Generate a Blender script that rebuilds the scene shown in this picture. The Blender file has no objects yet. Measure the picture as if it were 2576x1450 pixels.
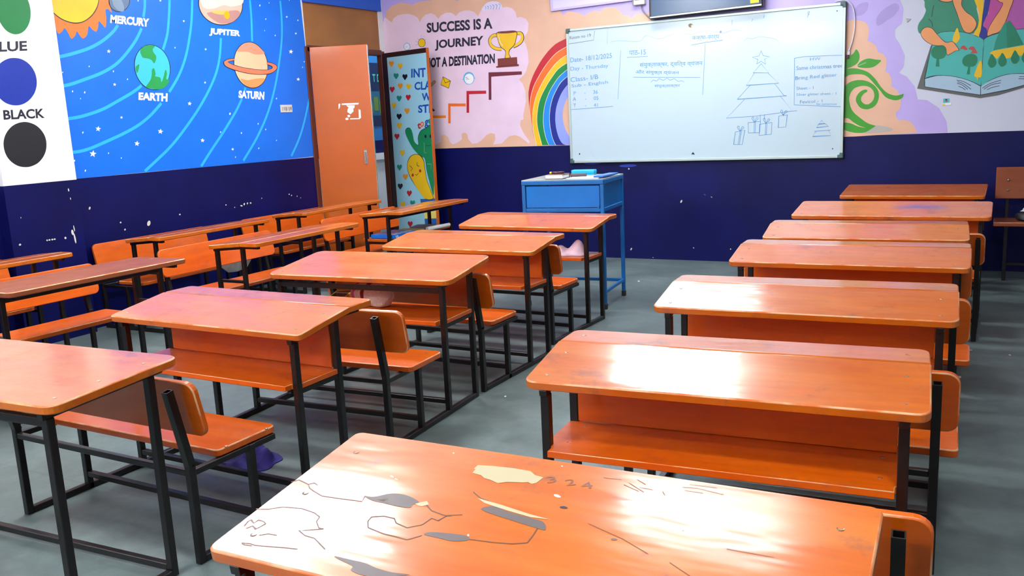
import bpy, bmesh, math, random
from mathutils import Vector, Matrix
R = math.radians
S = bpy.context.scene
C = S.collection
# ---------------------------------------------------------------- camera
F_PX, YAW, PITCH, ROLL, CAM_H = 2248.03, R(28.931), R(-10.8214), R(-2.7467), 1.35
cam_data = bpy.data.cameras.new('camera')
cam_data.sensor_fit = 'HORIZONTAL'; cam_data.sensor_width = 36.0
cam_data.lens = 36.0 * F_PX / 2576.0; cam_data.clip_start = 0.05
cam = bpy.data.objects.new('camera', cam_data); C.objects.link(cam)
_f = Vector((-math.sin(YAW) * math.cos(PITCH), math.cos(YAW) * math.cos(PITCH), math.sin(PITCH)))
_r = Vector((math.cos(YAW), math.sin(YAW), 0)); _u = _r.cross(_f)
_rr = _r * math.cos(ROLL) + _u * math.sin(ROLL); _uu = -_r * math.sin(ROLL) + _u * math.cos(ROLL)
cam.matrix_world = Matrix(((_rr.x, _uu.x, -_f.x, 0), (_rr.y, _uu.y, -_f.y, 0), (_rr.z, _uu.z, -_f.z, CAM_H), (0, 0, 0, 1)))
S.camera = cam
# ---------------------------------------------------------------- world, exposure
W = bpy.data.worlds.new('world'); S.world = W; W.use_nodes = True
W.node_tree.nodes['Background'].inputs[0].default_value = (0.75, 0.85, 1.0, 1)
W.node_tree.nodes['Background'].inputs[1].default_value = 0.6
S.view_settings.view_transform = 'Standard'; S.view_settings.look = 'None'
S.view_settings.exposure = 1.12; S.view_settings.gamma = 1.0
S.view_settings.use_curve_mapping = False
# ceiling and wall lamps: (x, y, z, yaw, strength, half length)   built with their fixtures further down
LAMPS = [(-2.35, 7.0, 2.98, 0, 11, 0.6), (-2.0, 5.55, 2.98, 0, 34, 0.4), (-3.5, 3.3, 2.98, 20, 26, 0.45), (-3.85, 2.65, 2.98, 20, 26, 0.45), (-1.35, 4.0, 2.98, 0, 14, 0.45),  # second left-aisle panel is added to widen the glare on the nearest desk
         (0.4, 1.0, 2.98, 0, 26, 0.6), (-4.2, 5.4, 2.98, 0, 25, 0.6), (1.7, 4.6, 2.98, 0, 4, 0.6),
         (-2.3, -0.4, 2.98, 0, 34, 0.6)]  # added fill behind the camera, brightens the camera-facing backs of the benches
WALL_LAMPS = [(-3.1, 2.55, 55), (-5.0, 2.8, 55)]
# ---------------------------------------------------------------- room measures (metres)
D = 7.775          # front wall
XL = -5.66         # left wall
XP = XL + 0.10     # face of the pilaster
XR, YB, ZC = 3.2, -1.3, 3.05
BAND = 1.071       # top of the navy dado
DOOR_Y0, DOOR_Y1, DOOR_H = 6.56, 7.70, 2.075
ART = {
 'front': {
  'lilac_cloud_mural': [
   ('poly',1,'lilac',[(-5.686,2.825),(-.767,2.274),(-.762,2.112),(-.728,2.029),(-.736,1.923),(-.786,1.88),(-.781,1.817),(-.748,1.769),(-.708,1.676),(-.714,1.592),(-.747,1.549),(-.688,1.515),(-.629,1.436),(-.603,1.337),(-.537,1.328),(-.451,1.263),(-.394,1.161),(-.383,1.074),(-.764,1.075),(-1.061,1.065),(-2.204,1.069),(-3.614,1.062),(-4.619,1.069),(-5.142,1.069),(-5.851,1.063)]),
   ('smooth',2,'lilac_dark',[(-.91,1.917),(-.921,1.974),(-.877,2.035),(-.79,2.077),(-.758,2.042),(-.787,1.99),(-.848,1.949)]),
   ('smooth',2,'lilac_dark',[(-1.095,2.028),(-1.06,2.09),(-.987,2.102),(-.995,2.037),(-1.049,2.005)]),
  ],
  'peach_cloud_mural': [
   ('poly',2,'peach',[(-5.73,2.36),(-5.624,2.415),(-5.604,2.476),(-5.535,2.52),(-5.484,2.526),(-5.433,2.541),(-5.356,2.527),(-5.281,2.504),(-5.223,2.521),(-5.14,2.528),(-5.044,2.527),(-5.02,2.544),(-4.844,2.537),(-4.755,2.487),(-4.68,2.52),(-3.764,2.61),(-3.75,2.369),(-3.687,2.302),(-3.651,2.293),(-3.617,2.248),(-3.58,2.276),(-3.533,2.274),(-3.463,2.255),(-3.405,2.224),(-3.357,2.25),(-3.299,2.26),(-3.253,2.245),(-3.207,2.274),(-3.161,2.275),(-3.105,2.264),(-3.061,2.232),(-3.039,2.195),(-2.995,2.191),(-2.951,2.161),(-2.923,2.184),(-2.884,2.192),(-2.829,2.195),(-2.785,2.189),(-2.766,2.097),(-1.148,1.954),(-1.136,1.975),(-1.103,1.982),(-1.048,1.972),(-1.002,1.955),(-.981,1.924),(-.973,1.885),(-.979,1.839),(-.984,1.811),(-.957,1.799),(-.919,1.766),(-.904,1.72),(-.863,1.698),(-.842,1.668),(-.837,1.621),(-.846,1.565),(-.814,1.544),(-.797,1.495),(-.799,1.448),(-.756,1.417),(-.732,1.373),(-.722,1.32),(-.733,1.263),(-.76,1.244),(-.754,1.207),(-.739,1.179),(-.699,1.185),(-.654,1.169),(-.617,1.125),(-.6,1.079),(-.764,1.075),(-1.061,1.065),(-2.204,1.069),(-3.614,1.062),(-4.619,1.069),(-5.142,1.069),(-5.851,1.063)]),
  ],
  'slogan_cloud_mural': [
   ('poly',3,'pink',[(-5.78,2.364),(-5.631,2.416),(-5.597,2.39),(-5.549,2.357),(-5.524,2.395),(-5.472,2.418),(-5.4,2.426),(-5.33,2.42),(-5.268,2.399),(-5.228,2.373),(-5.204,2.327),(-5.18,2.364),(-5.136,2.395),(-5.067,2.403),(-5.021,2.382),(-4.983,2.34),(-4.954,2.37),(-4.891,2.39),(-4.838,2.387),(-4.799,2.367),(-4.781,2.347),(-4.739,2.38),(-4.678,2.391),(-4.626,2.388),(-4.569,2.367),(-4.526,2.323),(-4.505,2.355),(-4.463,2.405),(-4.416,2.438),(-4.358,2.448),(-4.302,2.434),(-4.269,2.402),(-4.253,2.378),(-4.205,2.38),(-4.15,2.362),(-4.115,2.324),(-4.104,2.271),(-4.062,2.274),(-4.008,2.251),(-3.984,2.213),(-3.992,2.14),(-4.021,2.1),(-4.05,2.076),(-4.019,2.016),(-4.002,1.951),(-3.999,1.855),(-4.025,1.782),(-4.058,1.736),(-4.11,1.702),(-4.074,1.662),(-4.047,1.591),(-4.045,1.493),(-4.068,1.407),(-4.083,1.364),(-4.079,1.326),(-4.111,1.316),(-4.12,1.267),(-4.091,1.2),(-4.05,1.144),(-4.023,1.108),(-4.034,1.091),(-4.076,1.123),(-4.131,1.163),(-4.181,1.176),(-4.246,1.17),(-4.299,1.129),(-4.333,1.099),(-4.392,1.096),(-4.432,1.093),(-4.402,1.144),(-4.406,1.194),(-4.451,1.207),(-4.505,1.186),(-4.561,1.137),(-4.616,1.11),(-4.67,1.106),(-4.714,1.153),(-4.724,1.205),(-4.757,1.22),(-4.791,1.207),(-4.788,1.155),(-4.845,1.122),(-4.901,1.107),(-4.934,1.131),(-4.951,1.183),(-4.997,1.21),(-5.033,1.197),(-5.044,1.14),(-5.095,1.112),(-5.195,1.103),(-5.386,1.11),(-5.794,1.112)]),
  ],
  'slogan_lettering': [
   ('text', 4, 'ink', 'SUCCESS IS A', [(-5.13, 2.218), (-4.373, 2.194), (-4.371, 2.297), (-5.126, 2.314)], .036),
   ('text', 4, 'ink', 'JOURNEY', [(-5.047, 2.037), (-4.486, 2.025), (-4.479, 2.138), (-5.039, 2.14)], .036),
   ('text', 4, 'ink', 'NOT A DESTINATION', [(-5.174, 1.878), (-4.367, 1.87), (-4.361, 1.962), (-5.166, 1.976)], .042),
  ],
  'trophy_mural': [
   ('sline',4,'ink',[(-4.32,2.13),(-4.371,2.129),(-4.409,2.095),(-4.401,2.046),(-4.352,2.009),(-4.283,1.996)],.034),
   ('sline',5,'yellow',[(-4.32,2.13),(-4.371,2.129),(-4.406,2.095),(-4.399,2.045),(-4.35,2.009),(-4.283,1.996)],.026),
   ('sline',4,'ink',[(-4.119,2.13),(-4.069,2.125),(-4.051,2.092),(-4.067,2.051),(-4.112,2.023),(-4.156,2.011)],.034),
   ('sline',5,'yellow',[(-4.119,2.13),(-4.072,2.125),(-4.054,2.093),(-4.069,2.052),(-4.114,2.025),(-4.156,2.013)],.026),
   ('smooth',5,'ink',[(-4.331,2.153),(-4.23,2.16),(-4.112,2.148),(-4.119,2.077),(-4.143,2.02),(-4.192,1.981),(-4.204,1.945),(-4.19,1.912),(-4.254,1.907),(-4.244,1.948),(-4.25,1.98),(-4.298,2.021),(-4.32,2.082)]),
   ('smooth',6,'yellow',[(-4.326,2.147),(-4.23,2.154),(-4.118,2.143),(-4.125,2.077),(-4.148,2.024),(-4.198,1.985),(-4.209,1.945),(-4.198,1.914),(-4.248,1.911),(-4.239,1.947),(-4.244,1.983),(-4.293,2.024),(-4.315,2.082)]),
   ('smooth',7,'brown',[(-4.319,2.148),(-4.23,2.158),(-4.13,2.15),(-4.118,2.14),(-4.218,2.138)]),
   ('line',7,'cream',[(-4.31,2.13),(-4.3,2.07),(-4.269,2.025)],.006),
   ('poly',6,'brown',[(-4.332,1.911),(-4.12,1.911),(-4.119,1.836),(-4.334,1.835)]),
   ('poly',6,'brown',[(-4.353,1.841),(-4.103,1.843),(-4.105,1.825),(-4.353,1.826)]),
   ('line',7,'ink',[(-4.349,1.839),(-4.104,1.841)],.003),
  ],
  'stair_mural': [
   ('line',4,'maroon',[(-4.44,1.526),(-4.428,1.767),(-4.076,1.76)],.03),
   ('line',4,'red',[(-4.702,1.413),(-4.69,1.609),(-4.48,1.602)],.03),
   ('line',4,'orange',[(-4.926,1.318),(-4.914,1.5),(-4.722,1.491)],.028),
   ('line',4,'orange_light',[(-5.229,1.395),(-4.964,1.386)],.026),
  ],
  'clock_mural': [
   ('smooth',4,'skyblue',[(-4.604,1.743),(-4.607,1.73),(-4.612,1.717),(-4.621,1.706),(-4.631,1.697),(-4.644,1.69),(-4.658,1.687),(-4.672,1.686),(-4.686,1.688),(-4.7,1.694),(-4.711,1.702),(-4.721,1.712),(-4.728,1.724),(-4.732,1.737),(-4.732,1.751),(-4.73,1.764),(-4.724,1.777),(-4.716,1.788),(-4.705,1.797),(-4.692,1.804),(-4.678,1.807),(-4.664,1.808),(-4.65,1.805),(-4.637,1.8),(-4.625,1.792),(-4.616,1.782),(-4.609,1.77),(-4.605,1.757)]),
   ('smooth',5,'white',[(-4.613,1.738),(-4.615,1.727),(-4.62,1.717),(-4.627,1.708),(-4.636,1.701),(-4.646,1.695),(-4.657,1.692),(-4.669,1.692),(-4.681,1.694),(-4.692,1.698),(-4.701,1.704),(-4.709,1.713),(-4.715,1.723),(-4.718,1.733),(-4.719,1.745),(-4.716,1.755),(-4.712,1.766),(-4.705,1.775),(-4.696,1.782),(-4.686,1.787),(-4.674,1.79),(-4.663,1.791),(-4.651,1.789),(-4.64,1.784),(-4.631,1.778),(-4.623,1.77),(-4.617,1.76),(-4.614,1.749)]),
   ('line',6,'grey',[(-4.708,1.755),(-4.666,1.736),(-4.702,1.738)],.004),
   ('line',6,'grey',[(-4.701,1.758),(-4.681,1.757)],.004),
   ('line',5,'skyblue',[(-4.742,1.74),(-4.719,1.741)],.008),
   ('line',5,'skyblue',[(-4.615,1.742),(-4.596,1.743)],.008),
   ('smooth',4,'skyblue',[(-5.34,2.102),(-5.342,2.094),(-5.346,2.086),(-5.351,2.08),(-5.358,2.074),(-5.366,2.07),(-5.375,2.068),(-5.385,2.068),(-5.394,2.07),(-5.402,2.073),(-5.41,2.078),(-5.416,2.085),(-5.42,2.092),(-5.423,2.1),(-5.423,2.108),(-5.421,2.117),(-5.418,2.124),(-5.412,2.131),(-5.405,2.136),(-5.397,2.14),(-5.388,2.142),(-5.379,2.142),(-5.369,2.14),(-5.361,2.137),(-5.353,2.132),(-5.347,2.126),(-5.343,2.118),(-5.341,2.11)]),
   ('smooth',5,'pink_white',[(-5.347,2.103),(-5.349,2.096),(-5.352,2.089),(-5.357,2.084),(-5.362,2.079),(-5.369,2.076),(-5.377,2.074),(-5.384,2.074),(-5.392,2.075),(-5.399,2.078),(-5.405,2.082),(-5.41,2.088),(-5.414,2.094),(-5.416,2.101),(-5.416,2.108),(-5.414,2.115),(-5.411,2.121),(-5.407,2.127),(-5.401,2.131),(-5.394,2.134),(-5.387,2.136),(-5.379,2.136),(-5.371,2.135),(-5.364,2.132),(-5.358,2.128),(-5.353,2.122),(-5.35,2.116),(-5.348,2.109)]),
   ('line',6,'grey',[(-5.399,2.103),(-5.378,2.101)],.003),
  ],
  'envelope_mural': [
   ('poly',4,'ink',[(-4.972,1.783),(-4.88,1.735),(-4.91,1.66),(-5.003,1.702)]),
   ('poly',5,'yellow',[(-4.97,1.777),(-4.886,1.733),(-4.912,1.666),(-4.997,1.705)]),
   ('line',6,'ink',[(-4.97,1.777),(-4.947,1.719),(-4.886,1.733)],.005),
  ],
  'light_bulb_mural': [
   ('smooth',5,'ink',[(-5.153,2.124),(-5.155,2.115),(-5.159,2.106),(-5.165,2.099),(-5.172,2.093),(-5.181,2.088),(-5.191,2.086),(-5.201,2.086),(-5.211,2.087),(-5.22,2.091),(-5.229,2.097),(-5.235,2.104),(-5.24,2.113),(-5.243,2.122),(-5.243,2.132),(-5.241,2.141),(-5.237,2.15),(-5.231,2.157),(-5.223,2.163),(-5.214,2.168),(-5.204,2.17),(-5.194,2.17),(-5.184,2.169),(-5.175,2.165),(-5.167,2.159),(-5.161,2.152),(-5.156,2.143),(-5.153,2.134)]),
   ('smooth',6,'yellow',[(-5.158,2.125),(-5.159,2.116),(-5.163,2.108),(-5.168,2.102),(-5.175,2.096),(-5.183,2.092),(-5.192,2.09),(-5.201,2.089),(-5.21,2.091),(-5.218,2.095),(-5.225,2.1),(-5.231,2.106),(-5.235,2.114),(-5.238,2.123),(-5.238,2.131),(-5.236,2.14),(-5.233,2.148),(-5.227,2.155),(-5.22,2.16),(-5.212,2.164),(-5.204,2.166),(-5.195,2.167),(-5.186,2.165),(-5.178,2.161),(-5.17,2.156),(-5.164,2.15),(-5.16,2.142),(-5.158,2.134)]),
   ('line',4,'grey',[(-5.245,2.173),(-5.228,2.157)],.003),
   ('line',4,'grey',[(-5.2,2.203),(-5.199,2.184)],.003),
   ('line',4,'grey',[(-5.163,2.195),(-5.174,2.179)],.003),
   ('line',4,'grey',[(-5.148,2.16),(-5.162,2.152)],.003),
   ('line',4,'grey',[(-5.275,2.148),(-5.25,2.14)],.003),
   ('line',4,'grey',[(-5.277,2.114),(-5.249,2.114)],.003),
  ],
  'paint_strokes_mural': [
   ('smooth',4,'lilac_pale',[(-4.484,2.375),(-4.429,2.434),(-4.365,2.446),(-4.296,2.433),(-4.26,2.396),(-4.274,2.371),(-4.369,2.372)]),
   ('sline',5,'skyblue',[(-4.444,2.409),(-4.435,2.396),(-4.439,2.379)],.006),
   ('sline',5,'grey',[(-4.418,2.411),(-4.407,2.397),(-4.413,2.377)],.006),
   ('sline',5,'skyblue',[(-4.39,2.413),(-4.376,2.399),(-4.386,2.374)],.006),
   ('sline',5,'grey',[(-4.36,2.414),(-4.345,2.4),(-4.356,2.371)],.006),
   ('sline',5,'grey',[(-4.329,2.415),(-4.31,2.401),(-4.325,2.368)],.006),
   ('sline',5,'skyblue',[(-4.297,2.416),(-4.276,2.402),(-4.294,2.365)],.006),
  ],
  'pointing_arm_mural': [
   ('line',5,'ink',[(-5.157,1.68),(-5.076,1.736)],.03),
   ('line',6,'skin',[(-5.157,1.68),(-5.076,1.736)],.024),
   ('smooth',5,'ink',[(-5.059,1.735),(-5.06,1.731),(-5.061,1.728),(-5.064,1.725),(-5.067,1.723),(-5.07,1.721),(-5.074,1.72),(-5.078,1.72),(-5.081,1.721),(-5.085,1.722),(-5.088,1.724),(-5.091,1.727),(-5.092,1.73),(-5.093,1.733),(-5.094,1.737),(-5.093,1.74),(-5.091,1.743),(-5.089,1.746),(-5.086,1.749),(-5.083,1.75),(-5.079,1.751),(-5.075,1.751),(-5.071,1.751),(-5.068,1.749),(-5.065,1.747),(-5.062,1.745),(-5.06,1.742),(-5.059,1.738)]),
   ('smooth',6,'skin',[(-5.062,1.735),(-5.063,1.732),(-5.064,1.729),(-5.066,1.727),(-5.068,1.725),(-5.071,1.723),(-5.074,1.723),(-5.077,1.722),(-5.081,1.723),(-5.084,1.724),(-5.086,1.726),(-5.088,1.728),(-5.09,1.731),(-5.091,1.734),(-5.091,1.737),(-5.09,1.739),(-5.089,1.742),(-5.087,1.745),(-5.085,1.747),(-5.082,1.748),(-5.079,1.749),(-5.075,1.749),(-5.072,1.748),(-5.069,1.747),(-5.067,1.746),(-5.065,1.743),(-5.063,1.741),(-5.062,1.738)]),
   ('smooth',5,'black',[(-5.169,1.618),(-5.134,1.57),(-5.126,1.489),(-5.091,1.451),(-5.168,1.451),(-5.19,1.527)]),
  ],
  'rainbow_mural': [
   ('poly',4,'rb_red',[(-3.527,2.052),(-3.598,2.04),(-3.627,2.03),(-3.67,2.016),(-3.712,1.997),(-3.75,1.971),(-3.788,1.94),(-3.823,1.906),(-3.856,1.871),(-3.886,1.834),(-3.913,1.796),(-3.939,1.759),(-3.961,1.721),(-3.98,1.683),(-3.995,1.648),(-4.005,1.613),(-4.013,1.578),(-4.015,1.543),(-4.015,1.508),(-4.013,1.47),(-4.011,1.425),(-4.008,1.377),(-4.004,1.328),(-3.998,1.276),(-3.991,1.223),(-3.986,1.186),(-3.98,1.18),(-3.984,1.21),(-3.991,1.253),(-3.997,1.295),(-4.001,1.332),(-4.005,1.369),(-4.006,1.405),(-4.005,1.441),(-4.001,1.477),(-3.995,1.512),(-3.986,1.547),(-3.974,1.582),(-3.959,1.618),(-3.938,1.656),(-3.912,1.694),(-3.886,1.731),(-3.86,1.766),(-3.832,1.799),(-3.803,1.831),(-3.771,1.863),(-3.737,1.893),(-3.703,1.918),(-3.665,1.938),(-3.627,1.954),(-3.601,1.965),(-3.53,1.978)]),
   ('poly',4,'orange',[(-3.53,1.978),(-3.601,1.965),(-3.627,1.954),(-3.665,1.938),(-3.703,1.918),(-3.737,1.893),(-3.771,1.863),(-3.803,1.831),(-3.832,1.799),(-3.86,1.766),(-3.886,1.731),(-3.912,1.694),(-3.938,1.656),(-3.959,1.618),(-3.974,1.582),(-3.986,1.547),(-3.995,1.512),(-4.001,1.477),(-4.005,1.441),(-4.006,1.405),(-4.005,1.369),(-4.001,1.332),(-3.997,1.295),(-3.991,1.253),(-3.984,1.21),(-3.98,1.18),(-3.954,1.072),(-3.961,1.118),(-3.972,1.182),(-3.979,1.24),(-3.982,1.281),(-3.982,1.316),(-3.98,1.349),(-3.977,1.382),(-3.972,1.414),(-3.964,1.446),(-3.954,1.48),(-3.941,1.516),(-3.925,1.552),(-3.905,1.588),(-3.883,1.625),(-3.859,1.66),(-3.834,1.694),(-3.809,1.725),(-3.782,1.756),(-3.754,1.786),(-3.724,1.815),(-3.694,1.839),(-3.66,1.861),(-3.626,1.878),(-3.601,1.89),(-3.53,1.903)]),
   ('line',5,'cream',[(-3.53,1.978),(-3.601,1.965),(-3.627,1.954),(-3.665,1.938),(-3.703,1.918),(-3.737,1.893),(-3.771,1.863),(-3.803,1.831),(-3.832,1.799),(-3.86,1.766),(-3.886,1.731),(-3.912,1.694),(-3.938,1.656),(-3.959,1.618),(-3.974,1.582),(-3.986,1.547),(-3.995,1.512),(-4.001,1.477),(-4.005,1.441),(-4.006,1.405),(-4.005,1.369),(-4.001,1.332),(-3.997,1.295),(-3.991,1.253),(-3.984,1.21),(-3.98,1.18)],.004),
   ('poly',4,'yellow',[(-3.53,1.903),(-3.601,1.89),(-3.626,1.878),(-3.66,1.861),(-3.694,1.839),(-3.724,1.815),(-3.754,1.786),(-3.782,1.756),(-3.809,1.725),(-3.834,1.694),(-3.859,1.66),(-3.883,1.625),(-3.905,1.588),(-3.925,1.552),(-3.941,1.516),(-3.954,1.48),(-3.964,1.446),(-3.972,1.414),(-3.977,1.382),(-3.98,1.349),(-3.982,1.316),(-3.982,1.281),(-3.979,1.24),(-3.972,1.182),(-3.961,1.118),(-3.954,1.072),(-3.892,1.072),(-3.899,1.101),(-3.91,1.143),(-3.92,1.184),(-3.927,1.217),(-3.932,1.249),(-3.935,1.282),(-3.935,1.318),(-3.932,1.354),(-3.926,1.39),(-3.919,1.426),(-3.91,1.461),(-3.897,1.497),(-3.88,1.532),(-3.859,1.567),(-3.837,1.6),(-3.815,1.632),(-3.791,1.663),(-3.767,1.692),(-3.742,1.72),(-3.718,1.747),(-3.691,1.771),(-3.659,1.791),(-3.624,1.808),(-3.6,1.819),(-3.529,1.833)]),
   ('line',5,'cream',[(-3.53,1.903),(-3.601,1.89),(-3.626,1.878),(-3.66,1.861),(-3.694,1.839),(-3.724,1.815),(-3.754,1.786),(-3.782,1.756),(-3.809,1.725),(-3.834,1.694),(-3.859,1.66),(-3.883,1.625),(-3.905,1.588),(-3.925,1.552),(-3.941,1.516),(-3.954,1.48),(-3.964,1.446),(-3.972,1.414),(-3.977,1.382),(-3.98,1.349),(-3.982,1.316),(-3.982,1.281),(-3.979,1.24),(-3.972,1.182),(-3.961,1.118),(-3.954,1.072)],.004),
   ('poly',4,'rb_green',[(-3.529,1.833),(-3.6,1.819),(-3.624,1.808),(-3.659,1.791),(-3.691,1.771),(-3.718,1.747),(-3.742,1.72),(-3.767,1.692),(-3.791,1.663),(-3.815,1.632),(-3.837,1.6),(-3.859,1.567),(-3.88,1.532),(-3.897,1.497),(-3.91,1.461),(-3.919,1.426),(-3.926,1.39),(-3.932,1.354),(-3.935,1.318),(-3.935,1.282),(-3.932,1.249),(-3.927,1.217),(-3.92,1.184),(-3.91,1.143),(-3.899,1.101),(-3.892,1.072),(-3.818,1.07),(-3.825,1.086),(-3.836,1.11),(-3.846,1.138),(-3.854,1.168),(-3.861,1.202),(-3.866,1.236),(-3.868,1.272),(-3.867,1.309),(-3.865,1.344),(-3.861,1.377),(-3.855,1.408),(-3.847,1.44),(-3.835,1.475),(-3.82,1.511),(-3.803,1.545),(-3.785,1.576),(-3.766,1.605),(-3.745,1.632),(-3.723,1.659),(-3.7,1.685),(-3.676,1.707),(-3.649,1.727),(-3.622,1.745),(-3.603,1.757),(-3.532,1.771)]),
   ('line',5,'cream',[(-3.529,1.833),(-3.6,1.819),(-3.624,1.808),(-3.659,1.791),(-3.691,1.771),(-3.718,1.747),(-3.742,1.72),(-3.767,1.692),(-3.791,1.663),(-3.815,1.632),(-3.837,1.6),(-3.859,1.567),(-3.88,1.532),(-3.897,1.497),(-3.91,1.461),(-3.919,1.426),(-3.926,1.39),(-3.932,1.354),(-3.935,1.318),(-3.935,1.282),(-3.932,1.249),(-3.927,1.217),(-3.92,1.184),(-3.91,1.143),(-3.899,1.101),(-3.892,1.072)],.004),
   ('poly',4,'rb_blue',[(-3.532,1.771),(-3.603,1.757),(-3.622,1.745),(-3.649,1.727),(-3.676,1.707),(-3.7,1.685),(-3.723,1.659),(-3.745,1.632),(-3.766,1.605),(-3.785,1.576),(-3.803,1.545),(-3.82,1.511),(-3.835,1.475),(-3.847,1.44),(-3.855,1.408),(-3.861,1.377),(-3.865,1.344),(-3.867,1.309),(-3.868,1.272),(-3.866,1.236),(-3.861,1.202),(-3.854,1.168),(-3.846,1.138),(-3.836,1.11),(-3.825,1.086),(-3.818,1.07),(-3.745,1.068),(-3.752,1.081),(-3.763,1.101),(-3.773,1.125),(-3.781,1.151),(-3.788,1.181),(-3.793,1.212),(-3.798,1.244),(-3.8,1.277),(-3.801,1.309),(-3.8,1.342),(-3.796,1.374),(-3.791,1.406),(-3.784,1.438),(-3.774,1.47),(-3.763,1.501),(-3.749,1.53),(-3.733,1.557),(-3.717,1.583),(-3.701,1.607),(-3.685,1.629),(-3.667,1.649),(-3.644,1.667),(-3.62,1.683),(-3.603,1.694),(-3.532,1.709)]),
   ('line',5,'cream',[(-3.532,1.771),(-3.603,1.757),(-3.622,1.745),(-3.649,1.727),(-3.676,1.707),(-3.7,1.685),(-3.723,1.659),(-3.745,1.632),(-3.766,1.605),(-3.785,1.576),(-3.803,1.545),(-3.82,1.511),(-3.835,1.475),(-3.847,1.44),(-3.855,1.408),(-3.861,1.377),(-3.865,1.344),(-3.867,1.309),(-3.868,1.272),(-3.866,1.236),(-3.861,1.202),(-3.854,1.168),(-3.846,1.138),(-3.836,1.11),(-3.825,1.086),(-3.818,1.07)],.004),
   ('poly',4,'navy_paint',[(-3.532,1.709),(-3.603,1.694),(-3.62,1.683),(-3.644,1.667),(-3.667,1.649),(-3.685,1.629),(-3.701,1.607),(-3.717,1.583),(-3.733,1.557),(-3.749,1.53),(-3.763,1.501),(-3.774,1.47),(-3.784,1.438),(-3.791,1.406),(-3.796,1.374),(-3.8,1.342),(-3.801,1.309),(-3.8,1.277),(-3.798,1.244),(-3.793,1.212),(-3.788,1.181),(-3.781,1.151),(-3.773,1.125),(-3.763,1.101),(-3.752,1.081),(-3.745,1.068),(-3.642,1.065),(-3.653,1.07),(-3.668,1.077),(-3.683,1.09),(-3.695,1.108),(-3.707,1.13),(-3.717,1.155),(-3.725,1.183),(-3.732,1.212),(-3.737,1.242),(-3.74,1.274),(-3.741,1.307),(-3.739,1.339),(-3.736,1.368),(-3.731,1.396),(-3.724,1.424),(-3.714,1.453),(-3.702,1.481),(-3.69,1.507),(-3.678,1.53),(-3.666,1.55),(-3.652,1.569),(-3.634,1.589),(-3.616,1.608),(-3.602,1.621),(-3.531,1.636)]),
   ('line',5,'cream',[(-3.532,1.709),(-3.603,1.694),(-3.62,1.683),(-3.644,1.667),(-3.667,1.649),(-3.685,1.629),(-3.701,1.607),(-3.717,1.583),(-3.733,1.557),(-3.749,1.53),(-3.763,1.501),(-3.774,1.47),(-3.784,1.438),(-3.791,1.406),(-3.796,1.374),(-3.8,1.342),(-3.801,1.309),(-3.8,1.277),(-3.798,1.244),(-3.793,1.212),(-3.788,1.181),(-3.781,1.151),(-3.773,1.125),(-3.763,1.101),(-3.752,1.081),(-3.745,1.068)],.004),
   ('poly',4,'periwinkle',[(-3.531,1.636),(-3.602,1.621),(-3.616,1.608),(-3.634,1.589),(-3.652,1.569),(-3.666,1.55),(-3.678,1.53),(-3.69,1.507),(-3.702,1.481),(-3.714,1.453),(-3.724,1.424),(-3.731,1.396),(-3.736,1.368),(-3.739,1.339),(-3.741,1.307),(-3.74,1.274),(-3.737,1.242),(-3.732,1.212),(-3.725,1.183),(-3.717,1.155),(-3.707,1.13),(-3.695,1.108),(-3.683,1.09),(-3.668,1.077),(-3.653,1.07),(-3.642,1.065),(-3.546,1.067),(-3.545,1.097),(-3.597,1.141),(-3.608,1.158),(-3.623,1.182),(-3.636,1.207),(-3.645,1.231),(-3.652,1.258),(-3.657,1.282),(-3.66,1.305),(-3.661,1.326),(-3.661,1.347),(-3.659,1.368),(-3.655,1.389),(-3.65,1.41),(-3.643,1.432),(-3.634,1.454),(-3.626,1.472),(-3.617,1.488),(-3.607,1.5),(-3.601,1.508),(-3.529,1.523)]),
  ],
  'green_vine_mural': [
   ('smooth',4,'leaf',[(-1.166,1.643),(-1.125,1.693),(-1.088,1.719),(-1.066,1.751),(-1.044,1.721),(-1.039,1.682),(-1.054,1.645),(-1.095,1.619),(-1.137,1.607),(-1.165,1.604)]),
   ('smooth',4,'leaf',[(-1.052,1.616),(-1.031,1.653),(-.976,1.673),(-.921,1.662),(-.879,1.652),(-.902,1.625),(-.938,1.604),(-.993,1.601)]),
   ('line',5,'leaf_pale',[(-1.049,1.621),(-.989,1.643)],.006),
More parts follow.
